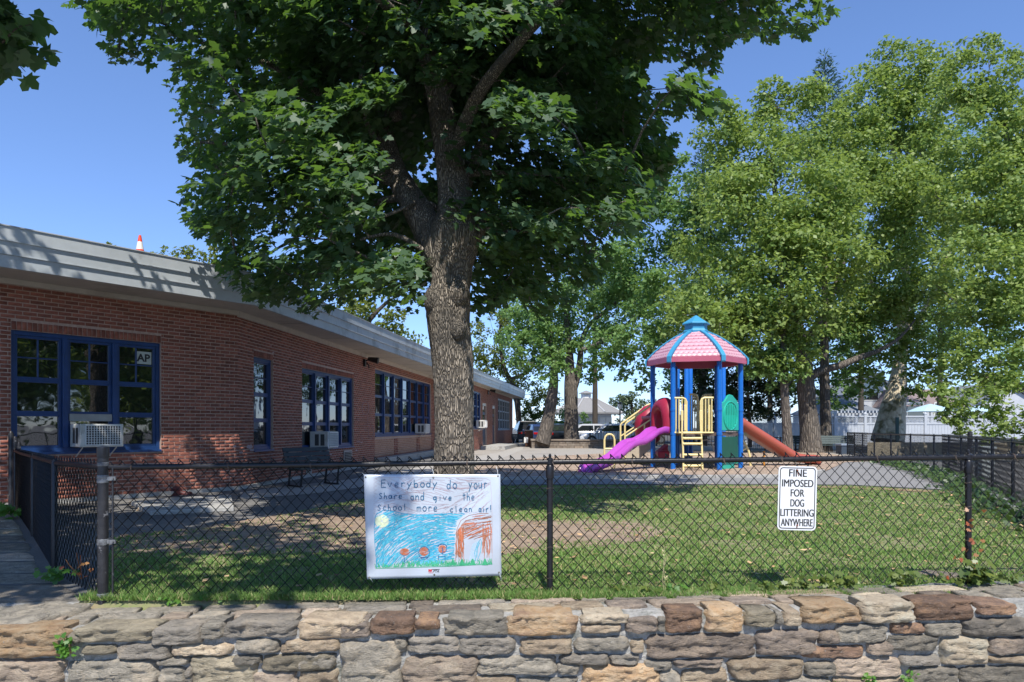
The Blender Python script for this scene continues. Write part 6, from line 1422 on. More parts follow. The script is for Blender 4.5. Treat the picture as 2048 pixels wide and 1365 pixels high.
# --- trees built from lobes (pixel centre, pixel radius, distance)
SKYOUT = [(-500, 3000), (-500, -500), (3000, -500), (3000, 3000)]
def bg_tree(name, label, cat, trunk, lobes, m, bark, leaf=.13, dens=1.0, seed=1, group=None, nsub=44, limb_r=.06, leafscale=1.0, y_flat=.8, lobe_clip=None):
    rg = np.random.RandomState(seed); Cs = []; Ns = []; 
    P0 = trunk[0][0] if trunk else None
    y0 = lobes[0][3]; c0_ = (X(lobes[0][0], y0), y0, 0) if not trunk else (trunk[0][0][0][0], trunk[0][0][0][1], 0)
    t = thing(name, label, cat, c0_, 0, group); nodes_ = []
    if trunk:
        b = MB()
        for P, Rd in trunk:
            pts, _ = trunk_mesh(b, P, Rd, 18, .05, seed); nodes_ += pts
        b.build('trunk', bark, t, smooth='all')
    sub = []; tot = []; 
    for (px, py, pr, y) in lobes:
        r = pr*y/F; c = np.array([X(px, y), y, Z(py, y)]); ns = max(8, int(nsub*(r/2.6)**.4)); v = rg.randn(ns, 3); v /= np.linalg.norm(v, axis=1, keepdims=True)
        q = .5+.5*rg.rand(ns)**.6; sc_ = c+v*q[:, None]*r*np.array([1, y_flat, .95]); sr = (.20+.16*rg.rand(ns))*min(r, 2.6)*(1 if r < 2.6 else 1.05)
        nl = (dens*(sr/leaf)**2*10).astype(int)+4
        for s_, rr, k_ in zip(sc_, sr, nl):
            v = rg.randn(k_, 3); v /= np.linalg.norm(v, axis=1, keepdims=True); q = rg.rand(k_)**.45; Cs.append(s_+v*q[:, None]*rr*np.array([1.15, 1.15, .72])); Ns.append(v*.45+np.array([0, 0, .75])+rg.randn(k_, 3)*.55)
        sub += list(sc_)
    C = np.concatenate(Cs); N = np.concatenate(Ns); ok = (C[:, 2] > .05) & ~inside_building(C); C = C[ok]; N = N[ok]; n = len(C)
    if nodes_:
        b = MB(); sel_ = [s for i, s in enumerate(sub) if i % 3 == 0]; st = nodes_[len(nodes_)//3::2]
        grow_twigs(b, st, np.array(sel_), r0=limb_r, n=5); b.build('limbs', m_dkbark if bark is not m_bark2 else m_bark2, t, smooth='all', kind='stuff')
    add_leaves('crown' if cat == 'tree' else 'foliage', t, C, N, rg.randn(n, 3)+np.array([0, 0, -.4]), leaf*(.6+.7*rg.rand(n)), m, DIAM, DIAM_F)
    return t
def tp(L_, y, dy=None):
    """trunk from pixel list (px,py,width px)"""
    P = [(X(a, y+(dy or 0)*i/len(L_)), y+(dy or 0)*i/len(L_), Z(c, y+(dy or 0)*i/len(L_))) for i, (a, c, w_) in enumerate(L_)]; return (P, [w_*y/F/2 for a, c, w_ in L_])
bg_tree('park_tree', 'tall spreading tree with the thickest trunk right of the blue playground tower', 'tree', [tp([(1622, 908, 50), (1621, 880, 40), (1616, 830, 36), (1612, 780, 34), (1608, 730, 32), (1600, 680, 24), (1580, 560, 18), (1560, 440, 12), (1540, 320, 8)], 29), tp([(1612, 760, 22), (1640, 742, 16), (1680, 732, 14), (1720, 715, 12), (1760, 700, 9), (1800, 675, 6), (1830, 640, 3)], 29), tp([(1604, 700, 16), (1660, 600, 12), (1700, 480, 8)], 29)],
        [(1560, 560, 120, 27), (1500, 450, 125, 28), (1430, 560, 110, 28), (1590, 390, 130, 29), (1490, 300, 95, 30), (1440, 260, 60, 30), (1590, 240, 85, 31), (1640, 520, 110, 27), (1400, 660, 80, 26), (1520, 660, 80, 27), (1460, 380, 80, 31), (1545, 190, 38, 31), (1610, 640, 70, 27), (1590, 710, 45, 27)], lm_park, m_bark2, .18, .95, 21)
bg_tree('park_tree', 'tall tree with pale mottled leaning trunk standing in front of the white fence', 'tree', [tp([(1776, 884, 62), (1781, 850, 54), (1788, 810, 44), (1795, 770, 34), (1800, 730, 26), (1806, 680, 22), (1812, 560, 16), (1800, 400, 10), (1780, 260, 6)], 33, 1), tp([(1806, 690, 14), (1860, 600, 10), (1900, 500, 7)], 33), tp([(1806, 660, 12), (1740, 560, 9), (1700, 440, 6)], 33)],
        [(1760, 420, 120, 31), (1800, 300, 110, 32), (1740, 210, 80, 33), (1820, 170, 80, 33), (1700, 320, 80, 32), (1860, 420, 110, 31), (1800, 560, 95, 30), (1720, 600, 70, 30), (1880, 590, 85, 30), (1775, 120, 42, 33), (1850, 240, 90, 33), (1770, 690, 45, 30), (1850, 690, 50, 30), (1900, 720, 45, 30), (1750, 730, 35, 30), (1840, 750, 34, 30), (1715, 690, 40, 31), (1700, 750, 34, 32), (1740, 770, 26, 32), (1830, 790, 22, 31)], lm_park, m_barkp, .185, .9, 22)
bg_tree('park_tree', 'broad tree filling the right edge, its drooping branches reaching low over the fence', 'tree', [tp([(2130, 930, 60), (2125, 860, 52), (2110, 800, 46), (2090, 700, 36), (2060, 560, 26), (2030, 400, 16), (2010, 250, 8)], 24), tp([(2105, 790, 24), (2050, 775, 18), (2000, 768, 13), (1960, 765, 8)], 24)],
        [(2010, 420, 110, 23), (1960, 560, 100, 22), (2030, 600, 90, 22), (1980, 290, 90, 24), (2030, 170, 90, 24), (1940, 170, 70, 25), (1960, 100, 40, 25), (2000, 720, 70, 22), (1940, 700, 60, 22), (2030, 800, 55, 21), (1960, 800, 40, 21), (1905, 790, 32, 21), (1870, 770, 30, 22), (1920, 830, 30, 21), (1975, 880, 16, 21), (1990, 850, 30, 21), (1935, 850, 28, 21), (2040, 860, 26, 21), (2120, 400, 160, 24), (2110, 620, 110, 23), (1895, 835, 20, 21), (1885, 400, 50, 24)], lm_park, m_bark2, .145, .95, 23)
bg_tree('park_tree', 'tree with a stout straight trunk rising from the low wall left of the playground', 'tree', [tp([(1143, 886, 32), (1143, 860, 29), (1142, 800, 27), (1141, 772, 26), (1138, 700, 14), (1130, 600, 9)], 36), tp([(1146, 780, 16), (1158, 740, 13), (1172, 660, 9), (1240, 600, 6)], 36), tp([(1165, 700, 9), (1230, 670, 8), (1300, 600, 6), (1340, 540, 5)], 34)],
        [(1130, 640, 70, 35), (1190, 560, 70, 35), (1250, 620, 60, 34), (1290, 520, 85, 33), (1080, 660, 55, 36), (1220, 700, 50, 33), (1270, 690, 55, 31), (1320, 600, 70, 31), (1350, 450, 80, 33), (1310, 400, 45, 33), (1330, 690, 45, 30), (1100, 720, 40, 35), (1180, 740, 30, 34), (1290, 760, 24, 31), (1250, 750, 20, 32), (1370, 340, 40, 34), (1410, 460, 60, 33)], lm_park2, m_bark2, .19, .9, 24)
bg_tree('park_tree', 'tree with slanting mossy trunk beside the end of the school wing', 'tree', [tp([(1084, 886, 30), (1092, 860, 27), (1100, 820, 23), (1106, 780, 20), (1108, 740, 15), (1100, 660, 9)], 35)],
        [(1060, 700, 50, 35), (1050, 640, 45, 36), (1100, 740, 32, 34), (1020, 680, 35, 36)], lm_park2, m_bark2, .19, 1, 25)
bg_tree('park_tree', 'slim dark trunked tree just right of the brown slide', 'tree', [tp([(1576, 908, 22), (1574, 860, 18), (1570, 800, 17), (1568, 740, 15), (1566, 640, 10), (1560, 500, 6)], 27)],
        [(1560, 740, 45, 27), (1520, 720, 45, 27), (1540, 620, 50, 27), (1590, 780, 30, 30), (1630, 760, 30, 32)], lm_park2, m_bark2, .17, 1, 26)
bg_tree('park_tree', 'tree with reddish straight trunk just right of the thick trunk', 'tree', [tp([(1652, 905, 26), (1652, 860, 22), (1650, 800, 19), (1649, 740, 18), (1648, 640, 12), (1650, 480, 7)], 30)],
        [(1680, 790, 38, 31), (1660, 690, 50, 30), (1700, 660, 45, 30)], lm_park2, m_bark2, .17, 1, 27)
bg_tree('shrub', 'dark dense evergreen shrub behind the brown slide', 'shrub', [tp([(1500, 895, 8), (1500, 850, 7), (1495, 800, 5), (1500, 760, 4)], 30)], [(1500, 790, 55, 30), (1450, 780, 50, 31), (1545, 800, 40, 31), (1470, 730, 50, 31), (1400, 790, 45, 32), (1390, 740, 40, 32), (1530, 750, 40, 31), (1420, 850, 30, 32)], lm_dark, m_dkbark, .14, 1.25, 28)
bg_tree('background_tree', 'yellow green tree behind the school roof left of the big trunk', 'tree', [tp([(700, 780, 14), (715, 700, 12), (740, 640, 9), (780, 600, 6)], 34)], [(760, 620, 52, 34), (715, 620, 40, 34), (700, 590, 35, 35), (820, 690, 34, 34), (790, 650, 30, 34), (730, 670, 30, 33)], lm_yel, m_dkbark, .2, .62, 29)
bg_tree('background_tree', 'leafy tree behind the school roof between the big trunk and the far eave', 'tree', [tp([(1040, 860, 12), (1030, 780, 11), (1010, 740, 9), (1000, 680, 7), (1005, 620, 5)], 50), tp([(1020, 760, 8), (1060, 740, 7), (1070, 700, 5)], 50)], [(975, 700, 36, 50), (1010, 650, 36, 50), (1000, 610, 26, 50), (1030, 740, 42, 50), (965, 730, 24, 50), (1060, 790, 34, 51), (1090, 800, 30, 52), (950, 660, 20, 50)], lm_yel, m_dkbark, .2, .8, 30)
bg_tree('background_tree', 'sparse treetop showing over the school roof beside the traffic cone', 'tree', [tp([(420, 760, 14), (420, 640, 12), (430, 560, 8), (430, 520, 5)], 24)], [(440, 515, 30, 24), (390, 520, 25, 24), (340, 515, 22, 24), (310, 520, 15, 24), (470, 540, 35, 24), (375, 500, 14, 24), (430, 490, 15, 24)], lm_yel, m_dkbark, .14, .6, 31)
bg_tree('background_tree', 'small sprig of a treetop over the roof left of the traffic cone', 'tree', [tp([(219, 700, 4), (219, 520, 2)], 26)], [(219, 492, 8, 26)], lm_yel, m_dkbark, .12, .7, 32)
bg_tree('background_tree', 'rounded grey green tree far beyond the white pavilion', 'tree', [tp([(1265, 880, 8), (1265, 830, 6), (1262, 800, 4)], 72)], [(1265, 815, 30, 72), (1240, 810, 22, 73), (1290, 825, 30, 72), (1255, 795, 16, 72), (1315, 840, 30, 72), (1340, 850, 30, 72)], leafmat('far_leaf', (0.09, 0.14, 0.07), (0.15, 0.2, 0.1), (0.15, 0.2, 0.08), .3), m_dkbark, .26, .9, 33)
for i, (lb, lobes, mm) in enumerate((('large light green clipped bush by the corner of the school wing', [(1050, 838, 22, 52), (1080, 842, 22, 52), (1065, 825, 18, 52)], lm_hedge), ('dark green bushy shrub between the slanting and the stout trunk', [(1115, 835, 22, 50), (1118, 855, 16, 50)], lm_park2),
                                   ('small conical shrub in front of the white pavilion', [(1168, 842, 11, 55), (1168, 830, 7, 55), (1180, 852, 10, 55)], lm_park2), ('low light green hedge in front of the white pavilion', [(1210, 856, 9, 56), (1230, 857, 9, 56), (1190, 858, 9, 56), (1250, 852, 12, 56)], lm_hedge),
                                   ('bright lime bush beside the lamp post', [(1238, 849, 13, 50), (1222, 853, 8, 50), (1250, 855, 8, 50)], lm_yel), ('dark hedge behind the parked cars next to the red drum', [(1268, 845, 16, 56), (1288, 845, 16, 56), (1300, 855, 16, 56), (1330, 860, 16, 56)], lm_park2))):
    bg_tree('bush', lb, 'bush', None, lobes, mm, None, .15, 1.2, 40+i)
for i, (lb, tr_, lobes) in enumerate((('deep background tree filling the view left of the tower roof', 1370, [(1340, 620, 90, 45), (1400, 700, 70, 45), (1440, 600, 90, 45), (1370, 760, 50, 45)]), ('deep background tree behind the thickest trunk', 1540, [(1540, 560, 110, 46), (1620, 650, 90, 46), (1560, 750, 50, 46), (1500, 680, 70, 46)]),
        ('deep background tree between the thick and the mottled trunks', 1722, [(1720, 500, 110, 48), (1735, 640, 80, 48), (1700, 400, 90, 48), (1690, 730, 40, 48), (1760, 300, 90, 48)]), ('deep background tree behind the mottled trunk crown at right', 1880, [(1880, 480, 120, 48), (1950, 600, 110, 48), (1850, 640, 80, 48), (1960, 400, 100, 48), (1960, 260, 90, 48), (1990, 720, 60, 48)]),
        ('deep background tree behind the stout straight trunk', 1190, [(1060, 600, 60, 46), (1180, 620, 75, 46), (1240, 540, 65, 46), (1110, 690, 50, 46), (1230, 690, 40, 46)]))):
    bg_tree('background_tree', lb, 'tree', [tp([(tr_, 880, 12), (tr_, 780, 10), (tr_, 640, 7), (tr_, 540, 4)], lobes[0][3])], lobes, lm_park2, m_dkbark, .21, .7, 70+i)
# firs peeking above the crowns
for i, (px, top, y, hgt, lb) in enumerate(((1650, 112, 40, 320, 'bluish fir tip showing above the leafy crowns'), (1405, 300, 40, 240, 'second bluish fir tip in the gap at the left side of the crowns'))):
    t = thing('fir_tree', lb, 'tree', (X(px, y), y, 0), 0, 'fir trees behind the park trees'); zt_ = Z(top, y)
    b = MB(); b.tube([(X(px, y), y, 0), (X(px, y), y, zt_)], [.3, .02], 8); b.build('trunk', m_dkbark, t, smooth=True)
    rg = np.random.RandomState(i); n = 5200; h = rg.rand(n)**.7*10; a = np.round(rg.rand(n)*9+h*3)/9*6.28+rg.randn(n)*.08; rmax = .25+h*.30; f = rg.rand(n)**.7; lay = np.round(h/.5)*.5
    C = np.stack([X(px, y)+np.cos(a)*rmax*f, y+np.sin(a)*rmax*f, zt_-lay+f*rmax*.35+rg.randn(n)*.06], 1)
    T = np.stack([np.cos(a), np.sin(a), .5+0*a], 1)+rg.randn(n, 3)*.3; add_leaves('crown', t, C, np.array([0, 0, 1])+rg.randn(n, 3)*.6, T, .22+.1*rg.rand(n), lm_fir, np.array([(0, 0, 0), (.14, .4, 0), (0, 1, -.1), (-.14, .4, 0)], float), DIAM_F)
# street trees behind the viewer, seen only mirrored in the windows
for i, (x, y, r, h) in enumerate(((13.0, 0.3, 2.9, 3.6), (17, -4.5, 3.6, 4.4), (9.0, -6.5, 3.2, 4.2), (21, 3, 3.6, 4.0))):
    t = thing('street_tree', ('street tree across the road mirrored in the school windows', 'tall street tree on the near kerb mirrored in the school windows', 'street tree behind the viewer mirrored in the school windows', 'street tree at the far right mirrored in the school windows')[i], 'tree', (x, y, -.6), 0, 'street trees mirrored in the school windows')
    b = MB(); pts, _ = trunk_mesh(b, [(x, y, -.6), (x+.1, y, 1.5), (x, y, h*.6), (x, y, h)], [.25, .2, .13, .04], 12, .05, i); b.build('trunk', m_bark2, t, smooth='all')
    rg = np.random.RandomState(60+i); ns = 110; v = rg.randn(ns, 3); v /= np.linalg.norm(v, axis=1, keepdims=True); S_ = np.array([x, y, h])+v*(.3+.7*rg.rand(ns))[:, None]*np.array([r, r, r*.85]); C = np.repeat(S_, 110, 0)+rg.randn(ns*110, 3)*.5; n = len(C)
    add_leaves('crown', t, C, rg.randn(n, 3)*.5+np.array([0, 0, .7]), rg.randn(n, 3), .22+.14*rg.rand(n), lm_park, DIAM, DIAM_F)

# ------------------------------------------------------------------ low wall, cars, pavilion, fences far behind
yW = 36.0; m_plant = mat('planter_stone', (0.17, 0.135, 0.105), (0.25, 0.21, 0.17), scale=5, rough=.95, bump=.5, bscale=20, c3=(.1, .09, .075), s3=1.2)
t = thing('retaining_wall', 'low brown stone wall round the bed of the two leaning trunks', 'wall', (X(1170, yW), yW, 0))
b = MB(); x0, x1 = X(1062, yW), X(1290, yW); zt_ = Z(883, yW)+.12
fr = Fr((x0, yW-.8), (x1-x0, 0.0)); 
k_ = 0; s = 0
b.box(x0+.02, x1, yW-.78, yW-.5, 0, zt_-.09); b.box(x0+.02, x0+.3, yW-.5, yW+3, 0, zt_-.09); b.build('core', m_plant, t)
LW = x1-x0
for row in range(3):
    s = -.0 - (row % 2)*.2
    while s < LW:
        wd = rg.rand()*.35+.3; b = MB(); h_ = (zt_-.1)/3; b.box(x0+max(s, 0)+.01, x0+min(s+wd, LW)-.01, yW-.83-.02*rg.rand(), yW-.77, row*h_+.008, (row+1)*h_-.006); b.build('stone', m_plant if rg.rand() < .6 else ROCK['brown'], t); s += wd
b = MB(); b.box(x0-.03, x1, yW-.9, yW-.45, zt_-.09, zt_); b.box(x0-.03, x0+.35, yW-.45, yW+3, zt_-.09, zt_); b.build('coping', m_plant, t, bevel=.02)
sheet('planting_bed', [(x0+.3, yW-.5), (x1, yW-.5), (x1, yW+3), (x0+.3, yW+3)], zt_-.12, m_dirt)

def carpaint(n, c): return mat('paint_'+n, c, tuple(v*.95 for v in c), scale=2, rough=.28, spec=.6, coat=.7)
m_cg = mat('car_glass', (.015, .018, .02), rough=.05, spec=.9); m_ty = mat('tyre', (.015, .015, .015), (.03, .03, .03), scale=30, rough=.85); m_rim = mat('rim', (.35, .36, .37), rough=.3, metal=.8); m_hl = mat('headlight', (.7, .72, .75), rough=.1, spec=.8); m_tl = mat('taillight', (.4, .01, .01), rough=.2)
def make_car(paint, label, suv=False, L_=4.5, Wd=1.8):
    t = thing('parked_car', label, 'car', (0, 0, 0), 0, 'cars parked beyond the school yard'); H1 = 1.72 if suv else 1.45
    # side profile (x, z) front at +x
    hb = .98 if suv else .88
    low = [(-L_/2, .45), (-L_/2+.02, hb-.08), (-L_/2+.15, hb), (-L_/2+.55, hb+.04), (L_/2-1.35, hb+.05), (L_/2-.5, hb-.1), (L_/2-.1, hb-.24), (L_/2, .55), (L_/2-.02, .3), (-L_/2+.05, .28)]
    b = MB(); rows = []
    for y, ins, zz in ((-Wd/2, .10, .0), (-Wd/2+.02, .03, .0), (-Wd/2+.14, 0, .0), (0, 0, .02), (Wd/2-.14, 0, .0), (Wd/2-.02, .03, .0), (Wd/2, .10, 0)):
        s_ = 1-2*ins/L_; rows.append([(x*s_, y, z-(ins*.5 if z > .6 else -ins*.3)+zz*(z > .6)) for x, z in low])
    b.grid(rows, closed=True); b.add(rows[0], [tuple(range(len(low)))]); b.add(rows[-1], [tuple(range(len(low)))[::-1]])
    bo_ = b.build('body', paint, t, smooth=True, local=True)
    cab = [(-L_/2+.25, hb), (-L_/2+(.4 if suv else .95), H1-.03), (-L_/2+(.7 if suv else 1.35), H1), (L_/2-2.0, H1), (L_/2-1.75, H1-.05), (L_/2-1.1, hb+.02)]
    b = MB(); rows = []
    for y, k in ((-Wd/2+.05, 0), (-Wd/2+.22, 1), (0, 1.0), (Wd/2-.22, 1), (Wd/2-.05, 0)):
        rows.append([(x*(.97 if k else 1), y if k or z < hb+.1 else y*.78, z-(0 if k else .06 if z > hb+.2 else 0)) for x, z in cab])
    # greenhouse: bottom full width, top narrower
    rows = []
    for f in (-1, 1): rows.append([(x, f*(Wd/2-.06-(z-hb)*.32), z) for x, z in cab])
    n = len(cab); b.add(rows[0]+rows[1], [tuple(range(n)), tuple(range(n, 2*n))[::-1]]+[(i, n+i, n+(i+1) % n, (i+1) % n) for i in range(n)])
    b.build('cabin', paint, t, bevel=.04, local=True)
    for f in (-1, 1):
        zz0, zz1 = hb+.06, H1-.12; wy = lambda z: f*(Wd/2-.06-(z-hb)*.32+.006)
        xa0, xa1, xb0, xb1 = -L_/2+.62, -L_/2+(.62 if suv else 1.15), L_/2-1.42, L_/2-1.9
        xm = (xa0+xb0)/2-.1
        for p0_, p1_, q0, q1 in ((xa0, xa1, xm-.04, xm-.04), (xm+.04, xm+.04, xb0, xb1)):
            b = MB(); b.quad((p0_, wy(zz0), zz0), (q0, wy(zz0), zz0), (q1, wy(zz1), zz1), (p1_, wy(zz1), zz1)); b.build('side_window', m_cg, t, local=True)
    def slope(name, xb_, zb_, xt, zt2, off):
        b = MB(); w0, w1_ = Wd/2-.16-(zb_-hb)*.32, Wd/2-.14-(zt2-hb)*.32; b.quad((xb_+off, -w0, zb_), (xb_+off, w0, zb_), (xt+off, w1_, zt2), (xt+off, -w1_, zt2)); b.build(name, m_cg, t, local=True)
    slope('windscreen', L_/2-1.18, hb+.08, L_/2-1.70, H1-.1, .012); slope('rear_window', -L_/2+(.3 if suv else .36), hb+.1, -L_/2+(.385 if suv else .88), H1-.1, -.012)
    for x in (-L_/2+.85, L_/2-.85):
        for f in (-1, 1):
            b = MB(); b.tube([(x, f*(Wd/2-.2), .33), (x, f*(Wd/2+.005), .33)], .33, 18); wh = b.build('wheel', m_ty, t, local=True); b = MB(); b.tube([(x, f*(Wd/2+.0), .33), (x, f*(Wd/2+.012), .33)], .2, 12); b.build('rim', m_rim, wh, local=True)
    for f in (-1, 1):
        b = MB(); b.box(L_/2-.16, L_/2-.03, f*(Wd/2-.32)-.18, f*(Wd/2-.32)+.18, .60, .74); b.build('headlight', m_hl, t, bevel=.03, local=True); b = MB(); b.box(-L_/2-.0, -L_/2+.1, f*(Wd/2-.25)-.15, f*(Wd/2-.25)+.15, .68, .84); b.build('taillight', m_tl, t, bevel=.02, local=True)
        b = MB(); b.box(L_/2-1.5, L_/2-1.35, f*(Wd/2+.08)-.07, f*(Wd/2+.08)+.07, hb+.02, hb+.16); b.build('mirror', paint, t, bevel=.03, local=True)
    b = MB(); b.box(L_/2-.03, L_/2+.01, -.5, .5, .42, .62); b.build('grille', m_blk, t, local=True)
    return t
cw, cs_, cn, ck, cb_, cr = carpaint('white', (.7, .72, .75)), carpaint('silver', (.4, .42, .45)), carpaint('navy', (.02, .04, .12)), carpaint('black', (.012, .013, .016)), carpaint('blue', (.05, .14, .3)), carpaint('grey', (.16, .17, .19))
cars = [(1222, 42, 180, cw, 'white car parked beyond the black fence right of the stout trunk', 0), (1172, 45, 178, cs_, 'silver car partly hidden by the stout trunk', 0), (1112, 44, 95, ck, 'dark car facing the yard between the slanting and stout trunks', 0), (1108, 52, 175, cb_, 'blue car behind the dark car between the two trunks', 1),
        (1076, 47, 100, cn, 'navy car left of the slanting trunk', 0), (1050, 50, 96, ck, 'black car beside the end of the school wing', 1), (1275, 43, 182, cr, 'grey car parked behind the cream stair rails', 1), (1150, 56, 178, cw, 'white car in the second row behind the stout trunk', 0), (1330, 45, 180, cs_, 'silver car seen through the legs of the play tower', 0), (1060, 60, 180, cb_, 'blue car in the back row below the light green bush', 1), (1430, 44, 178, cr, 'grey car seen beneath the play tower deck', 0)]
for px, y, rz, pm, lb, sv in cars:
    o = make_car(pm, lb, bool(sv)); o.location = (X(px, y), y, 0); o.rotation_euler = (0, 0, R(rz)); o.scale = (.9, .9, .9)
# black picket fence in front of the cars
yF = 39.5; t = thing('picket_fence', 'thin black metal picket fence in front of the parked cars', 'fence', (X(1240, yF), yF, 0)); x0, x1 = X(1180, yF), X(1500, yF)
for z in (.95, .2): b = MB(); b.box(x0, x1, yF-.015, yF+.015, z, z+.04); b.build('rail', m_blk, t)
i = 0; x = x0
while x < x1:
    b = MB(); r_p = .035 if i % 12 == 0 else .01; b.box(x-r_p, x+r_p, yF-r_p, yF+r_p, 0, 1.12 if i % 12 == 0 else 1.0); b.build('post' if i % 12 == 0 else 'picket', m_blk, t); x += .16; i += 1
# planters, signs and steps at the far end of the school
t = thing('planter_box', 'brown wooden box with white card at the far end of the school wing', 'box', (X(1057, 38), 38, 0)); b = MB(); b.box(X(1050, 38), X(1066, 38), 37.8, 38.2, 0, .9); b.build('box', mat('brown_wood', (.16, .07, .04), (.11, .05, .03), scale=8, rough=.7), t, bevel=.01); b = MB(); b.box(X(1049, 38), X(1067, 38), 37.7, 38.3, .9, .94); b.build('lid', m_soff, t)
b = MB(); b.box(X(1048, 37), X(1056, 37), 36.9, 36.93, .25, .55); tag(b.build('yard_sign', m_wht), 'small white card sign low beside the brown box', 'sign')
# pavilion
yp = 66; m_gr_ = mat('grey_shingle', (.27, .265, .26), (.21, .205, .2), scale=14, rough=.9, stretch=(1, 1, 3)); m_pw = mat('pale_wall', (.6, .64, .7), (.54, .58, .64), scale=3, rough=.8)
cxp = X(1172, yp); t = thing('white_pavilion', 'white many-sided pavilion with grey pointed roof and small cupola behind the cars', 'building', (cxp, yp, 0))
zE_ = Z(827, yp); zA = Z(797, yp); rE = (X(1246, yp)-cxp); rWl = X(1224, yp)-cxp; rot = R(22.5)
b = MB(); b.lathe((cxp, yp, 0), [(rWl, 0), (rWl, zE_+.02)], 8, rot); b.build('wall', m_pw, t); b = MB(); b.lathe((cxp, yp, 0), [(rE, zE_-.1), (rE, zE_+.04), (.9, zA), (.0, zA+.05)], 8, rot); b.build('roof', m_gr_, t)
b = MB(); b.lathe((cxp-.0, yp, zA-.1), [(.5, 0), (.5, .55)], 8, rot); b.build('cupola', m_wht, t); b = MB(); b.lathe((cxp, yp, zA+.45), [(.75, 0), (.72, .05), (0, .32)], 8, rot); b.build('cupola_roof', m_gr_, t)
for i in range(8):
    a = rot+i*math.pi/4; b = MB(); b.tube([(cxp+math.cos(a)*rE, yp+math.sin(a)*rE, zE_+.06), (cxp+math.cos(a)*.9, yp+math.sin(a)*.9, zA+.03)], .07, 6); b.build('ridge', mat('ridge_grey', (.4, .4, .4)), t)
    a2 = a+math.pi/8; b = MB(); fr = Fr((cxp+math.cos(a)*rWl, yp+math.sin(a)*rWl), (math.cos(a+math.pi/4)-math.cos(a), math.sin(a+math.pi/4)-math.sin(a))); ll = rWl*2*math.sin(math.pi/8); b.fbox(fr, ll*.06, ll*.48, 0, .04, .4, zE_-.4); b.fbox(fr, ll*.52, ll*.94, 0, .04, .4, zE_-.4); b.build('panel', m_wht, t)
# lamp post
yl = 48; x = X(1240, yl); t = thing('street_lamp', 'black lamp post with white globe in front of the far tree', 'street lamp', (x, yl, 0)); b = MB(); b.tube([(x, yl, 0), (x, yl, Z(819, yl))], .05, 8); b.build('pole', m_blk, t); b = MB(); z = Z(819, yl); b.lathe((x, yl, z), [(.08, 0), (.18, .15), (.17, .32), (.05, .4)], 12); b.build('globe', mat('globe', (.75, .75, .72), rough=.3), t, smooth=True); b = MB(); b.lathe((x, yl, z+.4), [(.2, 0), (.04, .12), (0, .2)], 12); b.build('cap', m_blk, t)
# white vinyl privacy fence with lattice top
yv = 40; t = thing('vinyl_fence', 'white vinyl privacy fence with lattice top running behind the trees at right', 'fence', (X(1800, yv), yv, 0)); m_vin = mat('vinyl_white', (.48, .51, .55), (.44, .47, .51), scale=3, rough=.45)
x0, x1 = X(1490, yv), X(2150, yv); n = 11; st_ = (x1-x0)/n; zt_ = Z(833, yv)
for i in range(n+1):
    x = x0+i*st_; b = MB(); b.box(x-.07, x+.07, yv-.07, yv+.07, 0, zt_+.12); po = b.build('post', m_vin, t); b = MB(); b.lathe((x, yv, zt_+.12), [(.12, 0), (.12, .04), (0, .13)], 4, R(45)); b.build('cap', m_vin, po)
    if i == n: break
    xa, xb = x+.075, x+st_-.075
    b = MB()
    for z0_, z1_ in ((.05, .18), (zt_-.48, zt_-.38), (zt_-.05, zt_+.03)): b.box(xa, xb, yv-.04, yv+.04, z0_, z1_)
    b.build('rail', m_vin, t)
    np_ = 9; 
    for j in range(np_):
        b = MB(); u0 = xa+(xb-xa)*j/np_; u1 = xa+(xb-xa)*(j+1)/np_; b.box(u0+.004, u1-.004, yv-.015, yv+.015, .18, zt_-.48); b.build('plank', m_vin, t)
    b = MB(); nn = 18; z0_, z1_ = zt_-.38, zt_-.05; hh = z1_-z0_
    for j in range(-2, nn):
        u = xa+(xb-xa)*j/nn; dxl = hh
        for sg in (1, -1):
            ua = u if sg > 0 else u+dxl; ub = u+dxl if sg > 0 else u
            A, B = max(min(ua, xb), xa), max(min(ub, xb), xa)
            if abs(A-B) < .05: continue
            za = z0_+hh*abs(A-ua)/dxl; zb_ = z1_-hh*abs(B-ub)/dxl
            b.quad((A-.014, yv+.008*sg, za), (A+.014, yv+.008*sg, za), (B+.014, yv+.008*sg, zb_), (B-.014, yv+.008*sg, zb_))
    b.build('lattice', m_vin, t)
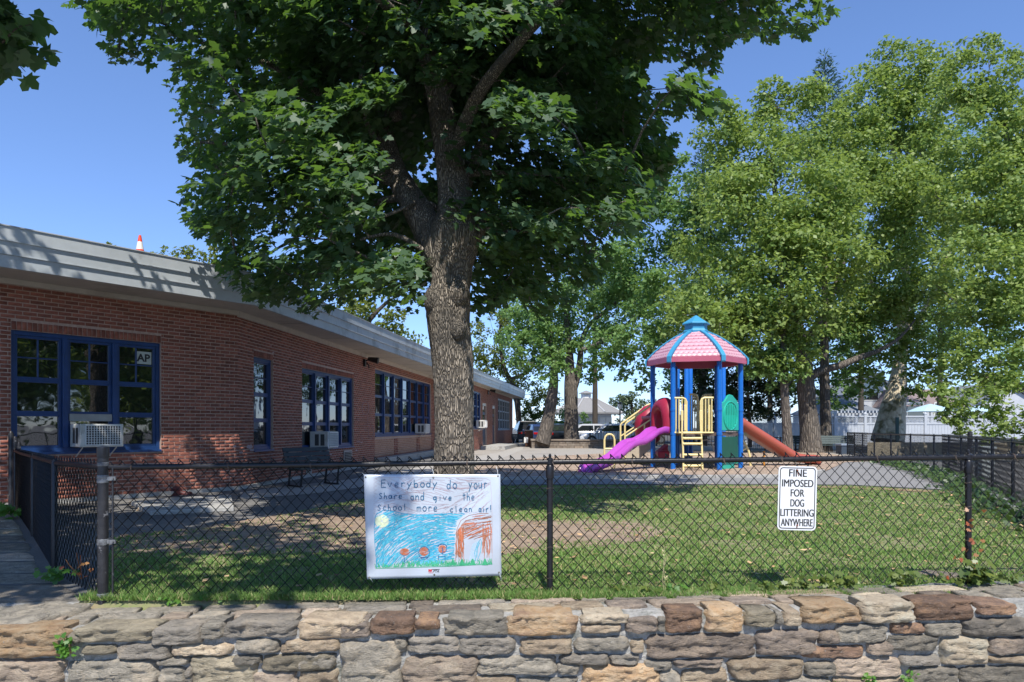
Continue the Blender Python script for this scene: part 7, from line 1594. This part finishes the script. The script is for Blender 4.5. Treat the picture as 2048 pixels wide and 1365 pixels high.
# houses behind the vinyl fence
def house(x0, x1, y, ze, zr_, label, wallm, roofm, wins=(), gable_front=False, depth=7):
    t = thing('house', label, 'house', ((x0+x1)/2, y, 0), 0, 'white houses behind the vinyl fence'); xm = (x0+x1)/2
    b = MB()
    if gable_front: b.extr([(x0, y, 0), (x1, y, 0), (x1, y, ze), (xm, y, zr_), (x0, y, ze)], (0, depth, 0))
    else: b.box(x0, x1, y, y+depth, 0, ze)
    b.build('wall', wallm, t)
    b = MB()
    if gable_front:
        for a, c in ((x0-.3, xm), (x1+.3, xm)):
            za = ze-.15; b.hexa([(a, y-.3, za), (c, y-.3, zr_+.05), (c, y+depth, zr_+.05), (a, y+depth, za), (a, y-.3, za+.18), (c, y-.3, zr_+.25), (c, y+depth, zr_+.25), (a, y+depth, za+.18)])
    else:
        b.hexa([(x0-.3, y-.35, ze-.05), (x1+.3, y-.35, ze-.05), (x1+.3, y+depth+.3, ze-.05), (x0-.3, y+depth+.3, ze-.05), (x0+.8, y+depth*.45, zr_), (x1-.8, y+depth*.45, zr_), (x1-.8, y+depth*.55, zr_), (x0+.8, y+depth*.55, zr_)])
    b.build('roof', roofm, t)
    for wx, wz, ww, wh in wins:
        b = MB(); b.box(wx-ww/2-.08, wx+ww/2+.08, y-.05, y-.001, wz-.08, wz+wh+.08); fo = b.build('window', m_wht, t); b = MB(); b.box(wx-ww/2, wx+ww/2, y-.065, y-.051, wz, wz+wh); b.build('pane', m_glass, fo)
    return t
m_hw = mat('house_white', (.50, .52, .55), (.44, .46, .49), scale=2, rough=.8); m_hr = mat('house_roof_grey', (.2, .22, .245), (.15, .165, .19), scale=12, rough=.9, stretch=(1, 1, 4))
y = 48; house(X(1668, y), X(1765, y), y, Z(826, y), Z(795, y), 'white garden house with pale grey hipped roof left of the mottled trunk', m_hw, m_hr, [(X(1690, y), .9, 1.2, 1.2), (X(1730, y), .9, 1.4, 1.2)])
b = MB(); 
t = thing('pergola', 'white pergola slats in front of the garden house', 'pergola', (X(1700, 46), 46, 0))
for x in (X(1672, 46), X(1712, 46), X(1740, 46)): b = MB(); b.box(x-.08, x+.08, 45.9, 46.1, 0, Z(830, 46)); b.build('post', m_vin, t)
b = MB(); b.box(X(1664, 46), X(1762, 46), 45.9, 46.1, Z(833, 46), Z(827, 46)); b.build('beam', m_vin, t)
for i in range(14): x = X(1667+i*7, 46); b = MB(); b.box(x-.04, x+.04, 45.4, 47.4, Z(827, 46), Z(822, 46)); b.build('rafter', m_vin, t)
y = 62; house(X(1700, y), X(1800, y), y, Z(790, y), Z(752, y), 'tall white gabled house glimpsed above the garden house', m_hw, m_hr, [(X(1740, y), Z(800, y), 1.4, 1.6)], True)
y = 58; house(X(1800, y), X(1925, y), y, Z(812, y), Z(775, y), 'white house half hidden by leaves right of the mottled trunk', m_hw, mat('house_roof_brown', (.22, .17, .16), rough=.9), [(X(1830, y), Z(840, y), 1.3, 1.4), (X(1885, y), Z(840, y), 1.3, 1.4)])
y = 60; house(X(1940, y), X(2090, y), y, Z(815, y), Z(770, y), 'white house glimpsed through the leaves at the right edge', m_hw, m_hr, [(X(1980, y), Z(845, y), 1.3, 1.4)], True)
# pale blue umbrella shades
def umbrella(px, y, zt_, wpx, label):
    x = X(px, y); r = wpx*y/F/2; t = thing('patio_umbrella', label, 'umbrella', (x, y, 0), 0, 'pale patio umbrellas behind the vinyl fence'); b = MB(); b.tube([(x, y, 0), (x, y, zt_)], .03, 8); b.build('pole', m_blk, t); b = MB(); b.lathe((x, y, zt_-.5), [(r, 0), (r*.5, .3), (.02, .5)], 8); b.build('canopy', mat('umbrella_blue', (.42, .58, .68), (.38, .54, .64), scale=3, rough=.7), t)
umbrella(1860, 43, Z(808, 43), 90, 'pale blue patio umbrella just right of the mottled trunk'); umbrella(1955, 44, Z(812, 44), 90, 'pale blue patio umbrella further right, half hidden by drooping leaves')
# utility box and bin behind the right fence
yu = 14.2; b = MB(); b.box(X(1964, yu), X(1990, yu), yu, yu+.25, 0, Z(898, yu)); t = thing('utility_box', 'pale grey utility cabinet standing behind the right fence', 'utility box', (X(1977, yu), yu, 0)); b.build('cabinet', mat('pale_cabinet', (.5, .54, .52), (.44, .48, .46), scale=6, rough=.6), t, bevel=.01); b = MB(); b.box(X(1960, yu), X(1993, yu), yu-.03, yu+.28, Z(898, yu), Z(893, yu)); b.build('lid', mat('lid_grey', (.42, .47, .47), rough=.5), t, bevel=.01)
yu = 27.5; t = thing('storage_bin', 'dark blue grey bin beside the green benches', 'bin', (X(1697, yu), yu, 0)); b = MB(); b.box(X(1683, yu), X(1709, yu), yu, yu+.5, 0, .34); b.build('body', mat('bin_blue', (.05, .07, .1), rough=.5), t, bevel=.02); b = MB(); b.box(X(1682, yu), X(1710, yu), yu-.03, yu+.53, .34, .42); b.build('lid', mat('bin_lid', (.25, .3, .38), rough=.3), t, bevel=.02)
# green sign post at the mottled trunk
yg = 31.5; b = MB(); b.box(X(1793, yg), X(1798, yg), yg, yg+.1, 0, Z(835, yg)); tag(b.build('green_post', mat('green_post', (.01, .06, .05), rough=.5)), 'slim dark green post right against the mottled trunk', 'post')
# terrace wall along the far right
b = MB(); b.prism([(X(1735, 24), 24), (X(2100, 24), 24), (X(2200, 24.4), 24.4), (X(1735, 24.4), 24.4)], 0, .55); tag(b.build('garden_wall', ROCK['olive'], None), 'low grey stone wall behind the right fence under the drooping leaves', 'wall')
